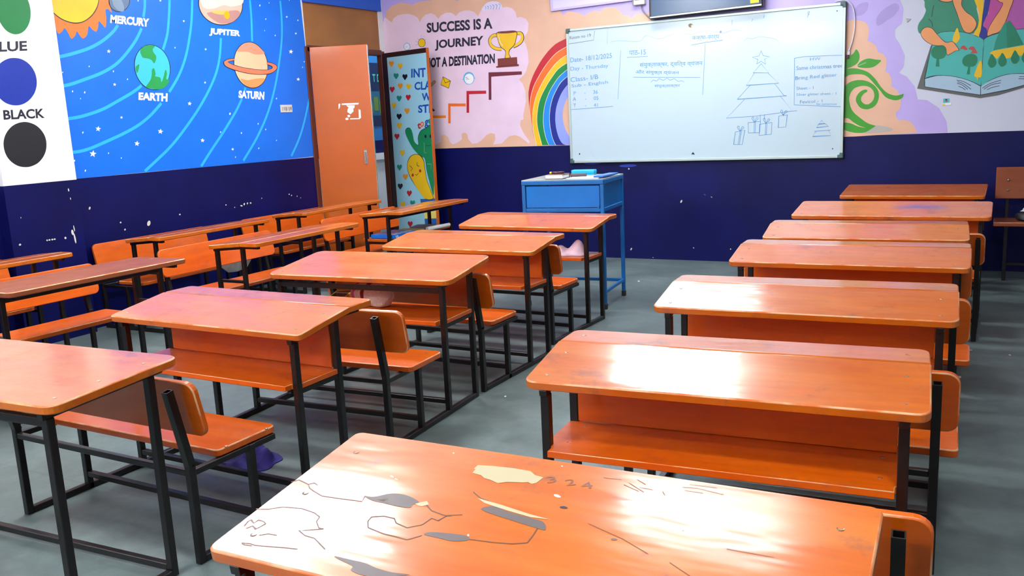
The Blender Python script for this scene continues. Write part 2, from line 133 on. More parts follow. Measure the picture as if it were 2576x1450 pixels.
   ('poly',4,'leaf',[(-1.165,1.595),(-1.156,1.597),(-1.143,1.601),(-1.128,1.604),(-1.113,1.606),(-1.098,1.606),(-1.082,1.605),(-1.065,1.603),(-1.048,1.599),(-1.03,1.593),(-1.01,1.586),(-.991,1.578),(-.973,1.568),(-.958,1.556),(-.944,1.542),(-.93,1.527),(-.917,1.512),(-.904,1.495),(-.893,1.476),(-.881,1.458),(-.869,1.442),(-.858,1.429),(-.847,1.417),(-.835,1.406),(-.823,1.397),(-.809,1.389),(-.795,1.383),(-.781,1.378),(-.768,1.375),(-.757,1.374),(-.746,1.375),(-.736,1.377),(-.728,1.379),(-.721,1.381),(-.714,1.383),(-.709,1.385),(-.706,1.386),(-.707,1.38),(-.708,1.373),(-.71,1.365),(-.714,1.358),(-.72,1.352),(-.729,1.346),(-.739,1.341),(-.749,1.339),(-.76,1.338),(-.771,1.339),(-.783,1.341),(-.794,1.345),(-.806,1.349),(-.818,1.354),(-.829,1.361),(-.84,1.369),(-.85,1.38),(-.86,1.393),(-.869,1.406),(-.878,1.419),(-.887,1.43),(-.896,1.441),(-.906,1.452),(-.916,1.464),(-.927,1.478),(-.939,1.493),(-.951,1.507),(-.963,1.52),(-.974,1.53),(-.985,1.538),(-.997,1.546),(-1.01,1.551),(-1.025,1.555),(-1.042,1.557),(-1.059,1.558),(-1.075,1.558),(-1.088,1.558),(-1.1,1.557),(-1.111,1.555),(-1.121,1.551),(-1.133,1.545),(-1.145,1.536),(-1.156,1.528),(-1.163,1.522)]),
   ('poly',4,'leaf',[(-1.162,1.449),(-1.154,1.457),(-1.144,1.469),(-1.132,1.481),(-1.12,1.49),(-1.107,1.497),(-1.094,1.503),(-1.079,1.507),(-1.064,1.509),(-1.049,1.511),(-1.032,1.51),(-1.016,1.509),(-.999,1.505),(-.984,1.5),(-.968,1.493),(-.953,1.485),(-.939,1.475),(-.926,1.464),(-.914,1.452),(-.904,1.438),(-.896,1.425),(-.891,1.411),(-.888,1.396),(-.887,1.381),(-.887,1.367),(-.89,1.352),(-.894,1.336),(-.9,1.322),(-.907,1.31),(-.916,1.3),(-.926,1.293),(-.937,1.287),(-.948,1.283),(-.957,1.28),(-.966,1.278),(-.975,1.278),(-.984,1.279),(-.995,1.281),(-1.006,1.284),(-1.017,1.289),(-1.027,1.296),(-1.036,1.306),(-1.044,1.318),(-1.051,1.33),(-1.056,1.341),(-1.059,1.351),(-1.059,1.359),(-1.059,1.367),(-1.057,1.375),(-1.053,1.385),(-1.048,1.395),(-1.041,1.405),(-1.034,1.413),(-1.026,1.42),(-1.016,1.426),(-1.006,1.43),(-.998,1.433),(-.99,1.434),(-.983,1.432),(-.978,1.43),(-.973,1.429),(-.974,1.426),(-.974,1.422),(-.975,1.418),(-.977,1.415),(-.981,1.412),(-.986,1.41),(-.991,1.408),(-.997,1.404),(-1.002,1.399),(-1.008,1.392),(-1.013,1.385),(-1.017,1.378),(-1.019,1.371),(-1.02,1.364),(-1.02,1.356),(-1.019,1.349),(-1.015,1.342),(-1.009,1.334),(-1.002,1.327),(-.995,1.322),(-.987,1.318),(-.979,1.316),(-.971,1.316),(-.962,1.317),(-.954,1.322),(-.945,1.328),(-.937,1.336),(-.931,1.345),(-.926,1.354),(-.923,1.365),(-.921,1.376),(-.921,1.388),(-.923,1.399),(-.926,1.411),(-.931,1.422),(-.938,1.432),(-.946,1.441),(-.956,1.449),(-.968,1.455),(-.98,1.46),(-.993,1.463),(-1.007,1.464),(-1.022,1.463),(-1.035,1.461),(-1.048,1.458),(-1.06,1.454),(-1.072,1.448),(-1.081,1.44),(-1.09,1.429),(-1.098,1.417),(-1.104,1.403),(-1.108,1.388),(-1.11,1.371),(-1.109,1.354),(-1.106,1.336),(-1.102,1.319),(-1.098,1.304),(-1.092,1.29),(-1.086,1.277),(-1.077,1.264),(-1.067,1.252),(-1.056,1.241),(-1.043,1.23),(-1.029,1.218),(-1.014,1.205),(-.997,1.191),(-.98,1.178),(-.963,1.167),(-.946,1.159),(-.928,1.153),(-.913,1.148),(-.902,1.145),(-.91,1.14),(-.92,1.132),(-.932,1.124),(-.943,1.117),(-.952,1.111),(-.961,1.106),(-.969,1.101),(-.98,1.097),(-.992,1.095),(-1.007,1.093),(-1.021,1.093),(-1.036,1.093),(-1.05,1.094),(-1.064,1.096),(-1.078,1.099),(-1.093,1.103),(-1.109,1.108),(-1.127,1.114),(-1.143,1.121),(-1.155,1.125)]),
   ('smooth',5,'peach',[(-1.156,1.209),(-1.114,1.212),(-1.075,1.181),(-1.028,1.15),(-.981,1.132),(-1.037,1.145),(-1.094,1.172),(-1.156,1.184)]),
   ('smooth',3,'stone',[(-1.026,1.095),(-.962,1.113),(-.898,1.147),(-.797,1.127),(-.782,1.102),(-.887,1.088)]),
  ],
  'reading_children_mural': [
   ('smooth',2,'green_shirt',[(-.57,2.112),(-.58,2.062),(-.579,2.029),(-.57,1.999),(-.589,1.95),(-.612,1.918),(-.623,1.885),(-.618,1.85),(-.601,1.832),(-.561,1.84),(-.475,1.821),(-.402,1.827),(-.297,1.812),(-.25,1.803),(-.209,1.81),(-.202,1.86),(-.209,1.916),(-.225,1.978),(-.252,2.079)]),
   ('smooth',3,'skin_paint',[(-.491,2.104),(-.474,2.063),(-.431,2.049),(-.39,2.052),(-.371,2.092)]),
   ('sline',4,'ink',[(-.49,2.076),(-.469,2.06),(-.431,2.049),(-.395,2.051),(-.383,2.065)],.005),
   ('smooth',4,'yellow',[(-.247,2.079),(-.234,2.023),(-.214,1.971),(-.206,1.91),(-.211,1.849),(-.235,1.801),(-.193,1.778),(-.188,1.847),(-.184,1.93),(-.179,1.979),(-.191,2.073)]),
   ('smooth',4,'navy_paint',[(-.168,2.071),(-.179,1.979),(-.185,1.897),(-.19,1.825),(-.198,1.776),(-.161,1.756),(-.141,1.771),(-.152,1.828),(-.176,1.857),(-.161,1.911),(-.148,1.943),(-.135,2.067)]),
   ('smooth',3,'pink_shirt',[(-.143,2.068),(-.149,1.981),(-.143,1.943),(-.163,1.906),(-.173,1.857),(-.169,1.812),(-.149,1.775),(-.097,1.79),(.076,1.808),(.135,1.808),(.122,2.041)]),
   ('smooth',4,'violet_shirt',[(.004,2.053),(.01,1.993),(-.005,1.94),(-.024,1.882),(.014,1.857),(.041,1.814),(.134,1.811),(.122,2.041)]),
   ('smooth',5,'ink',[(-.389,2.094),(-.386,2.038),(-.358,1.963),(-.331,1.888),(-.308,1.835),(-.281,1.811),(-.25,1.811),(-.226,1.839),(-.219,1.878),(-.245,1.924),(-.293,1.968),(-.326,2.021),(-.321,2.087)]),
   ('smooth',6,'skin_paint',[(-.385,2.093),(-.382,2.037),(-.354,1.962),(-.328,1.887),(-.305,1.835),(-.28,1.814),(-.252,1.814),(-.229,1.841),(-.222,1.878),(-.248,1.924),(-.296,1.966),(-.329,2.021),(-.325,2.087)]),
   ('smooth',5,'ink',[(-.1,2.064),(-.083,2.019),(-.055,2.002),(-.072,1.958),(-.112,1.89),(-.139,1.832),(-.146,1.777),(-.112,1.785),(-.067,1.798),(-.04,1.845),(-.022,1.887),(-.003,1.956),(.012,2.004),(.007,2.053)]),
   ('smooth',6,'skin_paint',[(-.097,2.064),(-.08,2.021),(-.052,2.003),(-.069,1.956),(-.109,1.889),(-.136,1.832),(-.143,1.78),(-.112,1.789),(-.069,1.802),(-.043,1.847),(-.025,1.889),(-.006,1.958),(.008,2.005),(.004,2.053)]),
   ('sline',4,'ink',[(-.516,2.034),(-.524,1.989),(-.528,1.95)],.004),
   ('sline',4,'ink',[(-.549,1.938),(-.526,1.911),(-.519,1.876)],.004),
  ],
  'open_book_mural': [
   ('poly',3,'dark_grey',[(-.525,1.74),(-.611,1.42),(-.172,1.324),(-.05,1.34),(.166,1.401),(.151,1.682)]),
   ('poly',6,'ink',[(-.557,1.428),(-.561,1.45),(-.562,1.489),(-.553,1.555),(-.54,1.627),(-.529,1.69),(-.518,1.745),(-.504,1.79),(-.486,1.822),(-.457,1.833),(-.423,1.834),(-.387,1.833),(-.349,1.829),(-.312,1.821),(-.276,1.81),(-.243,1.797),(-.213,1.783),(-.187,1.768),(-.169,1.756),(-.159,1.764),(-.142,1.774),(-.111,1.784),(-.072,1.793),(-.026,1.802),(.027,1.809),(.092,1.811),(.144,1.81),(.165,1.415),(-.001,1.371),(-.17,1.345),(-.363,1.386)]),
   ('poly',7,'teal',[(-.556,1.495),(-.547,1.553),(-.536,1.626),(-.526,1.689),(-.514,1.744),(-.501,1.788),(-.484,1.819),(-.456,1.83),(-.423,1.831),(-.387,1.83),(-.349,1.825),(-.312,1.818),(-.276,1.807),(-.243,1.794),(-.213,1.779),(-.187,1.768),(-.169,1.751),(-.166,1.726),(-.169,1.679),(-.169,1.58),(-.169,1.482),(-.171,1.438),(-.172,1.418),(-.196,1.432),(-.229,1.451),(-.265,1.467),(-.304,1.482),(-.345,1.495),(-.389,1.505),(-.433,1.511),(-.474,1.513),(-.507,1.51),(-.533,1.505),(-.548,1.499),(-.556,1.495)]),
   ('poly',7,'teal',[(-.165,1.751),(-.158,1.759),(-.141,1.77),(-.111,1.78),(-.072,1.789),(-.025,1.799),(.027,1.806),(.092,1.807),(.144,1.806),(.162,1.484),(.068,1.493),(.04,1.493),(.003,1.491),(-.032,1.484),(-.067,1.473),(-.098,1.46),(-.126,1.446),(-.151,1.422),(-.168,1.417),(-.17,1.468),(-.166,1.539),(-.166,1.612),(-.165,1.679),(-.165,1.724),(-.165,1.751)]),
   ('poly',7,'page',[(-.557,1.489),(-.52,1.499),(-.474,1.508),(-.431,1.507),(-.388,1.501),(-.345,1.491),(-.303,1.478),(-.264,1.463),(-.229,1.446),(-.197,1.427),(-.174,1.412),(-.172,1.35),(-.363,1.39),(-.554,1.432)]),
   ('poly',7,'page',[(-.17,1.412),(-.152,1.425),(-.126,1.442),(-.098,1.456),(-.066,1.469),(-.032,1.48),(.003,1.487),(.034,1.49),(.068,1.489),(.119,1.484),(.162,1.48),(.165,1.419),(-.001,1.377),(-.167,1.35)]),
   ('sline',8,'ink',[(-.337,1.467),(-.292,1.455),(-.238,1.421)],.004),
   ('sline',8,'ink',[(-.331,1.455),(-.291,1.439),(-.235,1.393)],.004),
   ('sline',8,'ink',[(-.333,1.444),(-.296,1.428),(-.258,1.394)],.004),
   ('sline',8,'ink',[(-.322,1.421),(-.295,1.408),(-.274,1.391)],.004),
   ('sline',8,'ink',[(-.16,1.397),(-.11,1.428),(-.038,1.449)],.004),
   ('sline',8,'ink',[(-.149,1.388),(-.104,1.417),(-.039,1.43)],.004),
   ('sline',8,'ink',[(-.128,1.384),(-.093,1.399),(-.046,1.408)],.004),
   ('sline',8,'ink',[(.079,1.467),(.124,1.464),(.163,1.456)],.004),
   ('sline',8,'ink',[(.075,1.453),(.124,1.448),(.164,1.437)],.004),
   ('smooth',8,'yellow',[(-.35,1.853),(-.336,1.821),(-.328,1.775),(-.348,1.743),(-.356,1.744),(-.375,1.76),(-.372,1.796)]),
   ('smooth',8,'tree_green',[(-.522,1.683),(-.516,1.711),(-.493,1.732),(-.456,1.732),(-.426,1.718),(-.416,1.686),(-.421,1.652),(-.444,1.634),(-.479,1.634),(-.511,1.653)]),
   ('poly',8,'tree_green',[(-.481,1.64),(-.466,1.639),(-.459,1.576),(-.486,1.578)]),
   ('smooth',9,'ink',[(-.601,1.832),(-.586,1.868),(-.557,1.878),(-.519,1.865),(-.486,1.822),(-.425,1.758),(-.378,1.757),(-.35,1.727),(-.327,1.688),(-.354,1.683),(-.395,1.659),(-.413,1.662),(-.42,1.704),(-.44,1.728),(-.482,1.731),(-.526,1.746),(-.575,1.784)]),
   ('smooth',10,'skin_paint',[(-.598,1.832),(-.584,1.864),(-.557,1.875),(-.521,1.862),(-.488,1.82),(-.427,1.754),(-.379,1.754),(-.353,1.725),(-.332,1.69),(-.355,1.686),(-.396,1.663),(-.411,1.666),(-.418,1.706),(-.439,1.731),(-.482,1.735),(-.525,1.749),(-.572,1.786)]),
   ('smooth',8,'brick',[(-.323,1.696),(-.311,1.718),(-.293,1.718),(-.272,1.692),(-.286,1.685),(-.305,1.695)]),
   ('smooth',8,'brick',[(-.266,1.692),(-.251,1.709),(-.23,1.705),(-.216,1.683),(-.204,1.658),(-.228,1.658),(-.251,1.66),(-.239,1.679)]),
   ('smooth',8,'tree_green',[(-.304,1.599),(-.297,1.632),(-.269,1.653),(-.233,1.653),(-.206,1.631),(-.202,1.597),(-.219,1.565),(-.25,1.561),(-.286,1.569)]),
   ('poly',8,'tree_green',[(-.262,1.565),(-.249,1.564),(-.248,1.504),(-.27,1.506)]),
   ('smooth',9,'yellow',[(-.182,1.602),(-.17,1.567),(-.169,1.488),(-.187,1.478),(-.218,1.491),(-.203,1.552)]),
   ('poly',9,'yellow',[(-.201,1.482),(-.19,1.481),(-.195,1.447)]),
   ('poly',8,'fir_light',[(-.031,1.872),(-.023,1.86),(-.012,1.684),(-.1,1.668),(-.089,1.734),(-.067,1.798)]),
   ('poly',8,'fir_dark',[(-.024,1.86),(-.005,1.878),(.036,1.817),(.069,1.749),(.096,1.697),(-.011,1.681)]),
   ('poly',8,'yellow',[(-.123,1.653),(-.096,1.668),(.097,1.691),(.15,1.696),(.154,1.627),(.076,1.616),(.045,1.641),(.017,1.61),(-.013,1.604),(-.04,1.641),(-.073,1.605),(-.1,1.635)]),
   ('smooth',9,'tree_green',[(-.132,1.578),(-.122,1.617),(-.108,1.644),(-.089,1.617),(-.075,1.58),(-.088,1.55),(-.113,1.546)]),
   ('smooth',9,'tree_green',[(-.064,1.582),(-.054,1.62),(-.04,1.647),(-.021,1.621),(-.008,1.584),(-.02,1.554),(-.045,1.55)]),
   ('smooth',9,'tree_green',[(.018,1.596),(.028,1.634),(.042,1.66),(.06,1.634),(.074,1.597),(.061,1.568),(.037,1.564)]),
   ('smooth',9,'tree_green',[(.087,1.596),(.097,1.634),(.111,1.661),(.129,1.635),(.142,1.598),(.13,1.569),(.106,1.565)]),
  ],
  'painted_dart': [
   ('poly',3,'stone',[(-.707,1.953),(-.673,1.947),(-.7,1.925)]),
   ('line',4,'grey',[(-.707,1.953),(-.673,1.947),(-.7,1.925)],.004),
  ],
  'chipped_paint': [
   ('smooth',2,'chip',[(-3.0,.084),(-3.007,.077),(-3.013,.076),(-3.015,.081),(-3.012,.09),(-3.005,.098),(-2.999,.099),(-2.997,.093)]),
   ('smooth',2,'chip',[(-2.788,.013),(-2.791,.011),(-2.795,.012),(-2.798,.015),(-2.798,.018),(-2.795,.019),(-2.791,.018),(-2.788,.016)]),
   ('smooth',2,'chip',[(-2.401,.112),(-2.405,.11),(-2.41,.111),(-2.414,.115),(-2.414,.118),(-2.411,.12),(-2.405,.119),(-2.402,.115)]),
   ('smooth',2,'chip',[(-2.068,.111),(-2.071,.108),(-2.075,.109),(-2.078,.112),(-2.077,.116),(-2.074,.119),(-2.07,.119),(-2.067,.115)]),
   ('smooth',2,'chip',[(-3.005,.829),(-3.01,.826),(-3.016,.827),(-3.019,.831),(-3.018,.837),(-3.014,.84),(-3.008,.839),(-3.004,.835)]),
   ('smooth',2,'chip',[(-2.511,.531),(-2.518,.523),(-2.525,.522),(-2.527,.528),(-2.524,.538),(-2.517,.546),(-2.51,.547),(-2.508,.541)]),
   ('smooth',2,'navy_light',[(-2.293,.59),(-2.297,.588),(-2.305,.591),(-2.311,.596),(-2.311,.6),(-2.307,.602),(-2.3,.599),(-2.294,.594)]),
   ('smooth',2,'chip',[(-2.235,.57),(-2.238,.569),(-2.243,.571),(-2.247,.574),(-2.248,.577),(-2.245,.578),(-2.24,.577),(-2.236,.574)]),
   ('smooth',2,'navy_bright',[(-3.286,.895),(-3.295,.889),(-3.319,.884),(-3.355,.881),(-3.394,.881),(-3.43,.883),(-3.455,.887),(-3.464,.892),(-3.455,.898),(-3.43,.903),(-3.394,.906),(-3.355,.907),(-3.319,.905),(-3.295,.9)]),
   ('smooth',2,'navy_bright',[(-2.934,.863),(-2.942,.858),(-2.966,.853),(-3.0,.85),(-3.038,.849),(-3.072,.851),(-3.096,.855),(-3.105,.861),(-3.096,.866),(-3.072,.871),(-3.038,.874),(-3.0,.875),(-2.966,.873),(-2.942,.869)]),
  ],
 },
 'left': {
  'sky_blue_mural': [
   ('poly',1,'sky',[(3.874,2.401),(6.527,2.687),(6.551,2.081),(6.555,1.076),(6.059,1.072),(5.58,1.071),(4.611,1.073),(3.953,1.071)]),
  ],
  'sun_mural': [
   ('smooth',3,'orange_flame',[(3.979,2.311),(3.977,2.211),(3.979,2.099),(4.012,2.111),(4.036,2.139),(4.046,2.101),(4.063,2.05),(4.094,2.065),(4.116,2.088),(4.138,2.059),(4.157,2.021),(4.191,2.044),(4.208,2.073),(4.227,2.046),(4.248,2.027),(4.285,2.054),(4.306,2.113),(4.332,2.092),(4.362,2.08),(4.384,2.118),(4.393,2.154),(4.418,2.133),(4.442,2.112),(4.459,2.177),(4.46,2.231),(4.484,2.242),(4.511,2.221),(4.5,2.279),(4.496,2.36)]),
   ('smooth',4,'ink',[(3.984,2.312),(3.987,2.245),(4.028,2.198),(4.088,2.151),(4.154,2.128),(4.214,2.124),(4.278,2.142),(4.347,2.187),(4.396,2.244),(4.419,2.299),(4.428,2.353)]),
   ('smooth',5,'sun_yellow',[(3.987,2.312),(3.993,2.251),(4.032,2.203),(4.092,2.157),(4.155,2.135),(4.215,2.132),(4.276,2.148),(4.341,2.191),(4.389,2.247),(4.412,2.298),(4.42,2.353)]),
  ],
  'mercury_mural': [
   ('smooth',3,'ink',[(4.677,2.304),(4.668,2.286),(4.655,2.269),(4.639,2.254),(4.62,2.242),(4.6,2.233),(4.579,2.229),(4.558,2.228),(4.539,2.231),(4.523,2.239),(4.51,2.249),(4.501,2.263),(4.496,2.279),(4.496,2.296),(4.5,2.314),(4.508,2.332),(4.521,2.349),(4.537,2.363),(4.555,2.376),(4.575,2.384),(4.596,2.389),(4.617,2.39),(4.636,2.387),(4.653,2.38),(4.666,2.37),(4.676,2.356),(4.681,2.34),(4.681,2.322)]),
   ('smooth',4,'mercury',[(4.67,2.304),(4.662,2.287),(4.65,2.271),(4.635,2.258),(4.617,2.247),(4.598,2.239),(4.579,2.234),(4.56,2.234),(4.543,2.237),(4.528,2.244),(4.515,2.253),(4.507,2.266),(4.503,2.281),(4.502,2.297),(4.506,2.314),(4.514,2.331),(4.526,2.346),(4.541,2.36),(4.558,2.371),(4.576,2.379),(4.596,2.384),(4.615,2.385),(4.632,2.382),(4.648,2.375),(4.66,2.366),(4.669,2.353),(4.674,2.338),(4.674,2.321)]),
   ('smooth',5,'mercury_light',[(4.531,2.336),(4.58,2.331),(4.614,2.298),(4.617,2.243),(4.576,2.235),(4.532,2.273)]),
   ('text', 4, 'white', 'MERCURY', [(4.485, 2.147), (4.821, 2.139), (4.834, 2.201), (4.498, 2.205)], .05),
  ],
  'jupiter_mural': [
   ('smooth',3,'ink',[(5.783,2.308),(5.749,2.273),(5.707,2.244),(5.658,2.221),(5.604,2.205),(5.549,2.198),(5.495,2.2),(5.446,2.209),(5.403,2.227),(5.368,2.251),(5.343,2.28),(5.329,2.314),(5.327,2.35),(5.336,2.387),(5.356,2.423),(5.386,2.456),(5.426,2.485),(5.472,2.509),(5.524,2.526),(5.578,2.535),(5.632,2.536),(5.684,2.528),(5.729,2.512),(5.767,2.488),(5.795,2.458),(5.811,2.423),(5.814,2.385),(5.805,2.346)]),
   ('smooth',4,'jup_top',[(5.775,2.31),(5.743,2.277),(5.702,2.248),(5.654,2.226),(5.603,2.211),(5.55,2.205),(5.498,2.206),(5.45,2.215),(5.409,2.232),(5.375,2.255),(5.351,2.284),(5.337,2.316),(5.335,2.351),(5.344,2.386),(5.363,2.421),(5.392,2.453),(5.43,2.481),(5.475,2.504),(5.525,2.52),(5.577,2.529),(5.63,2.529),(5.679,2.522),(5.723,2.506),(5.76,2.483),(5.786,2.454),(5.802,2.421),(5.805,2.384),(5.796,2.347)]),
   ('smooth',5,'jup_light',[(5.353,2.39),(5.462,2.389),(5.605,2.407),(5.807,2.44),(5.804,2.387),(5.684,2.356),(5.598,2.36),(5.48,2.324),(5.383,2.322)]),
   ('smooth',5,'jup_low',[(5.404,2.278),(5.476,2.299),(5.591,2.312),(5.739,2.329),(5.768,2.299),(5.682,2.235),(5.577,2.211),(5.493,2.223)]),
   ('smooth',6,'jup_spot',[(5.65,2.289),(5.65,2.282),(5.648,2.275),(5.645,2.269),(5.641,2.263),(5.635,2.258),(5.629,2.255),(5.622,2.253),(5.615,2.252),(5.608,2.253),(5.602,2.256),(5.597,2.259),(5.592,2.265),(5.589,2.271),(5.588,2.277),(5.588,2.284),(5.59,2.291),(5.593,2.298),(5.597,2.304),(5.603,2.308),(5.609,2.312),(5.616,2.314),(5.623,2.315),(5.629,2.314),(5.636,2.311),(5.641,2.307),(5.645,2.302),(5.648,2.296)]),
   ('smooth',5,'jup_yellow',[(5.449,2.302),(5.563,2.315),(5.65,2.317),(5.588,2.286),(5.502,2.285)]),
   ('text', 4, 'white', 'JUPITER', [(5.404, 2.107), (5.742, 2.107), (5.754, 2.169), (5.419, 2.169)], .05),
  ],
  'earth_mural': [
   ('smooth',3,'ink',[(4.977,1.88),(4.978,1.842),(4.97,1.804),(4.955,1.768),(4.931,1.736),(4.902,1.71),(4.868,1.691),(4.832,1.68),(4.794,1.678),(4.758,1.684),(4.724,1.697),(4.695,1.719),(4.672,1.746),(4.656,1.778),(4.647,1.813),(4.646,1.849),(4.653,1.886),(4.668,1.92),(4.69,1.951),(4.718,1.977),(4.75,1.996),(4.786,2.009),(4.823,2.013),(4.859,2.008),(4.894,1.996),(4.924,1.976),(4.949,1.949),(4.967,1.916)]),
   ('smooth',4,'earth_sea',[(4.97,1.879),(4.971,1.842),(4.964,1.805),(4.949,1.77),(4.927,1.739),(4.899,1.714),(4.866,1.696),(4.831,1.685),(4.795,1.683),(4.76,1.688),(4.728,1.702),(4.7,1.722),(4.677,1.749),(4.661,1.78),(4.653,1.814),(4.652,1.85),(4.659,1.885),(4.673,1.918),(4.694,1.948),(4.721,1.973),(4.752,1.992),(4.786,2.004),(4.822,2.008),(4.857,2.003),(4.89,1.991),(4.92,1.972),(4.944,1.945),(4.961,1.914)]),
   ('smooth',5,'earth_green',[(4.716,1.964),(4.758,1.997),(4.813,2.006),(4.855,2.003),(4.831,1.978),(4.836,1.954),(4.856,1.926),(4.841,1.887),(4.824,1.877),(4.809,1.898),(4.775,1.909),(4.734,1.913),(4.721,1.931)]),
   ('smooth',5,'earth_green',[(4.729,1.702),(4.775,1.751),(4.793,1.789),(4.801,1.828),(4.822,1.838),(4.831,1.8),(4.825,1.78),(4.869,1.771),(4.876,1.737),(4.901,1.777),(4.928,1.831),(4.937,1.802),(4.926,1.762),(4.953,1.753),(4.93,1.718),(4.882,1.691),(4.819,1.683),(4.766,1.691)]),
   ('smooth',5,'earth_green',[(4.657,1.844),(4.691,1.864),(4.68,1.825),(4.664,1.801),(4.657,1.815)]),
   ('text', 4, 'white', 'EARTH', [(4.647, 1.606), (4.911, 1.591), (4.923, 1.654), (4.657, 1.661)], .05),
  ],
  'saturn_mural': [
   ('smooth',3,'ink',[(6.042,1.92),(6.041,1.876),(6.031,1.832),(6.01,1.792),(5.981,1.756),(5.944,1.728),(5.902,1.708),(5.857,1.697),(5.811,1.696),(5.768,1.705),(5.728,1.723),(5.693,1.749),(5.666,1.781),(5.648,1.819),(5.639,1.86),(5.639,1.902),(5.65,1.944),(5.669,1.983),(5.697,2.017),(5.731,2.046),(5.771,2.066),(5.815,2.079),(5.86,2.081),(5.905,2.075),(5.946,2.058),(5.982,2.033),(6.011,2.001),(6.031,1.962)]),
   ('smooth',4,'sat_body',[(6.033,1.919),(6.033,1.876),(6.023,1.834),(6.003,1.794),(5.975,1.76),(5.94,1.733),(5.899,1.713),(5.856,1.703),(5.813,1.702),(5.77,1.711),(5.732,1.728),(5.699,1.753),(5.673,1.785),(5.655,1.821),(5.646,1.861),(5.647,1.902),(5.657,1.943),(5.675,1.98),(5.702,2.014),(5.735,2.041),(5.774,2.062),(5.816,2.073),(5.859,2.076),(5.902,2.069),(5.941,2.053),(5.976,2.029),(6.004,1.997),(6.023,1.96)]),
   ('smooth',5,'sat_top',[(5.692,1.998),(5.76,2.054),(5.839,2.075),(5.922,2.061),(5.987,2.02),(6.007,1.99),(5.903,1.979),(5.813,1.997)]),
   ('smooth',5,'sat_low',[(5.698,1.773),(5.78,1.763),(5.89,1.778),(5.985,1.777),(5.939,1.732),(5.864,1.705),(5.787,1.706),(5.73,1.735)]),
   ('poly',6,'ink',[(5.651,1.938),(5.635,1.937),(5.611,1.937),(5.588,1.934),(5.565,1.928),(5.543,1.919),(5.529,1.91),(5.525,1.897),(5.529,1.884),(5.543,1.871),(5.568,1.86),(5.602,1.85),(5.641,1.841),(5.682,1.833),(5.727,1.826),(5.772,1.819),(5.818,1.815),(5.864,1.812),(5.91,1.811),(5.96,1.812),(6.011,1.814),(6.055,1.82),(6.092,1.831),(6.121,1.845),(6.143,1.858),(6.154,1.87),(6.156,1.882),(6.152,1.892),(6.143,1.9),(6.128,1.906),(6.109,1.911),(6.083,1.917),(6.055,1.922),(6.034,1.922),(6.026,1.916),(6.025,1.907),(6.031,1.898),(6.045,1.893),(6.066,1.889),(6.081,1.885),(6.086,1.879),(6.086,1.873),(6.078,1.868),(6.064,1.863),(6.042,1.858),(6.012,1.855),(5.97,1.854),(5.92,1.855),(5.87,1.857),(5.823,1.861),(5.777,1.865),(5.734,1.87),(5.696,1.876),(5.662,1.883),(5.633,1.889),(5.607,1.896),(5.587,1.903),(5.58,1.909),(5.596,1.914),(5.626,1.917),(5.649,1.92)]),
   ('poly',7,'sat_ring',[(5.651,1.933),(5.635,1.933),(5.612,1.932),(5.59,1.929),(5.569,1.924),(5.548,1.916),(5.535,1.908),(5.532,1.897),(5.536,1.886),(5.549,1.874),(5.573,1.864),(5.607,1.855),(5.644,1.846),(5.684,1.838),(5.728,1.83),(5.773,1.824),(5.818,1.819),(5.864,1.816),(5.911,1.815),(5.96,1.816),(6.01,1.819),(6.053,1.825),(6.088,1.835),(6.116,1.848),(6.136,1.86),(6.147,1.871),(6.149,1.881),(6.145,1.89),(6.137,1.896),(6.122,1.902),(6.105,1.907),(6.081,1.912),(6.053,1.916),(6.033,1.918),(6.026,1.915),(6.025,1.908),(6.031,1.902),(6.048,1.897),(6.071,1.893),(6.087,1.887),(6.094,1.88),(6.093,1.873),(6.085,1.866),(6.068,1.86),(6.043,1.854),(6.011,1.851),(5.969,1.85),(5.919,1.851),(5.869,1.853),(5.821,1.856),(5.774,1.861),(5.731,1.866),(5.692,1.872),(5.658,1.878),(5.629,1.885),(5.602,1.893),(5.581,1.901),(5.574,1.909),(5.592,1.915),(5.625,1.92),(5.649,1.924)]),
   ('text', 4, 'white', 'SATURN', [(5.653, 1.616), (5.952, 1.598), (5.967, 1.668), (5.665, 1.678)], .05),
  ],
  'orbit_mural': [
   ('sline',2,'orbit',[(4.55,2.137),(4.504,2.089),(4.406,2.02),(4.292,1.965),(4.162,1.924),(4.059,1.899),(3.979,1.886)],.022),
   ('sline',2,'orbit',[(4.817,2.352),(4.804,2.276),(4.782,2.208)],.022),
   ('sline',2,'orbit',[(4.754,2.127),(4.702,2.053),(4.62,1.965),(4.504,1.868),(4.373,1.8),(4.217,1.748),(4.089,1.711),(3.98,1.695)],.022),
   ('sline',2,'orbit',[(5.049,2.373),(5.022,2.235),(4.986,2.097),(4.928,1.979)],.022),
   ('sline',2,'orbit',[(4.692,1.711),(4.609,1.663),(4.474,1.602),(4.334,1.543),(4.179,1.501),(4.074,1.485),(3.985,1.48)],.022),
   ('sline',2,'orbit',[(5.273,2.393),(5.241,2.221),(5.202,2.089),(5.141,1.936),(5.055,1.794),(4.94,1.664)],.022),
   ('sline',2,'orbit',[(4.853,1.58),(4.749,1.498),(4.632,1.428),(4.496,1.371),(4.343,1.32),(4.185,1.272),(4.079,1.255),(3.986,1.256)],.022),
   ('sline',2,'orbit',[(5.529,2.096),(5.494,1.948),(5.434,1.811),(5.329,1.664),(5.199,1.52),(5.045,1.376),(4.899,1.255),(4.76,1.163),(4.627,1.081)],.022),
   ('sline',2,'orbit',[(5.901,2.427),(5.896,2.266),(5.879,2.087)],.022),
   ('sline',2,'orbit',[(5.744,1.703),(5.737,1.676)],.022),
   ('sline',2,'orbit',[(5.694,1.61),(5.607,1.503),(5.453,1.346),(5.289,1.193),(5.173,1.079)],.022),
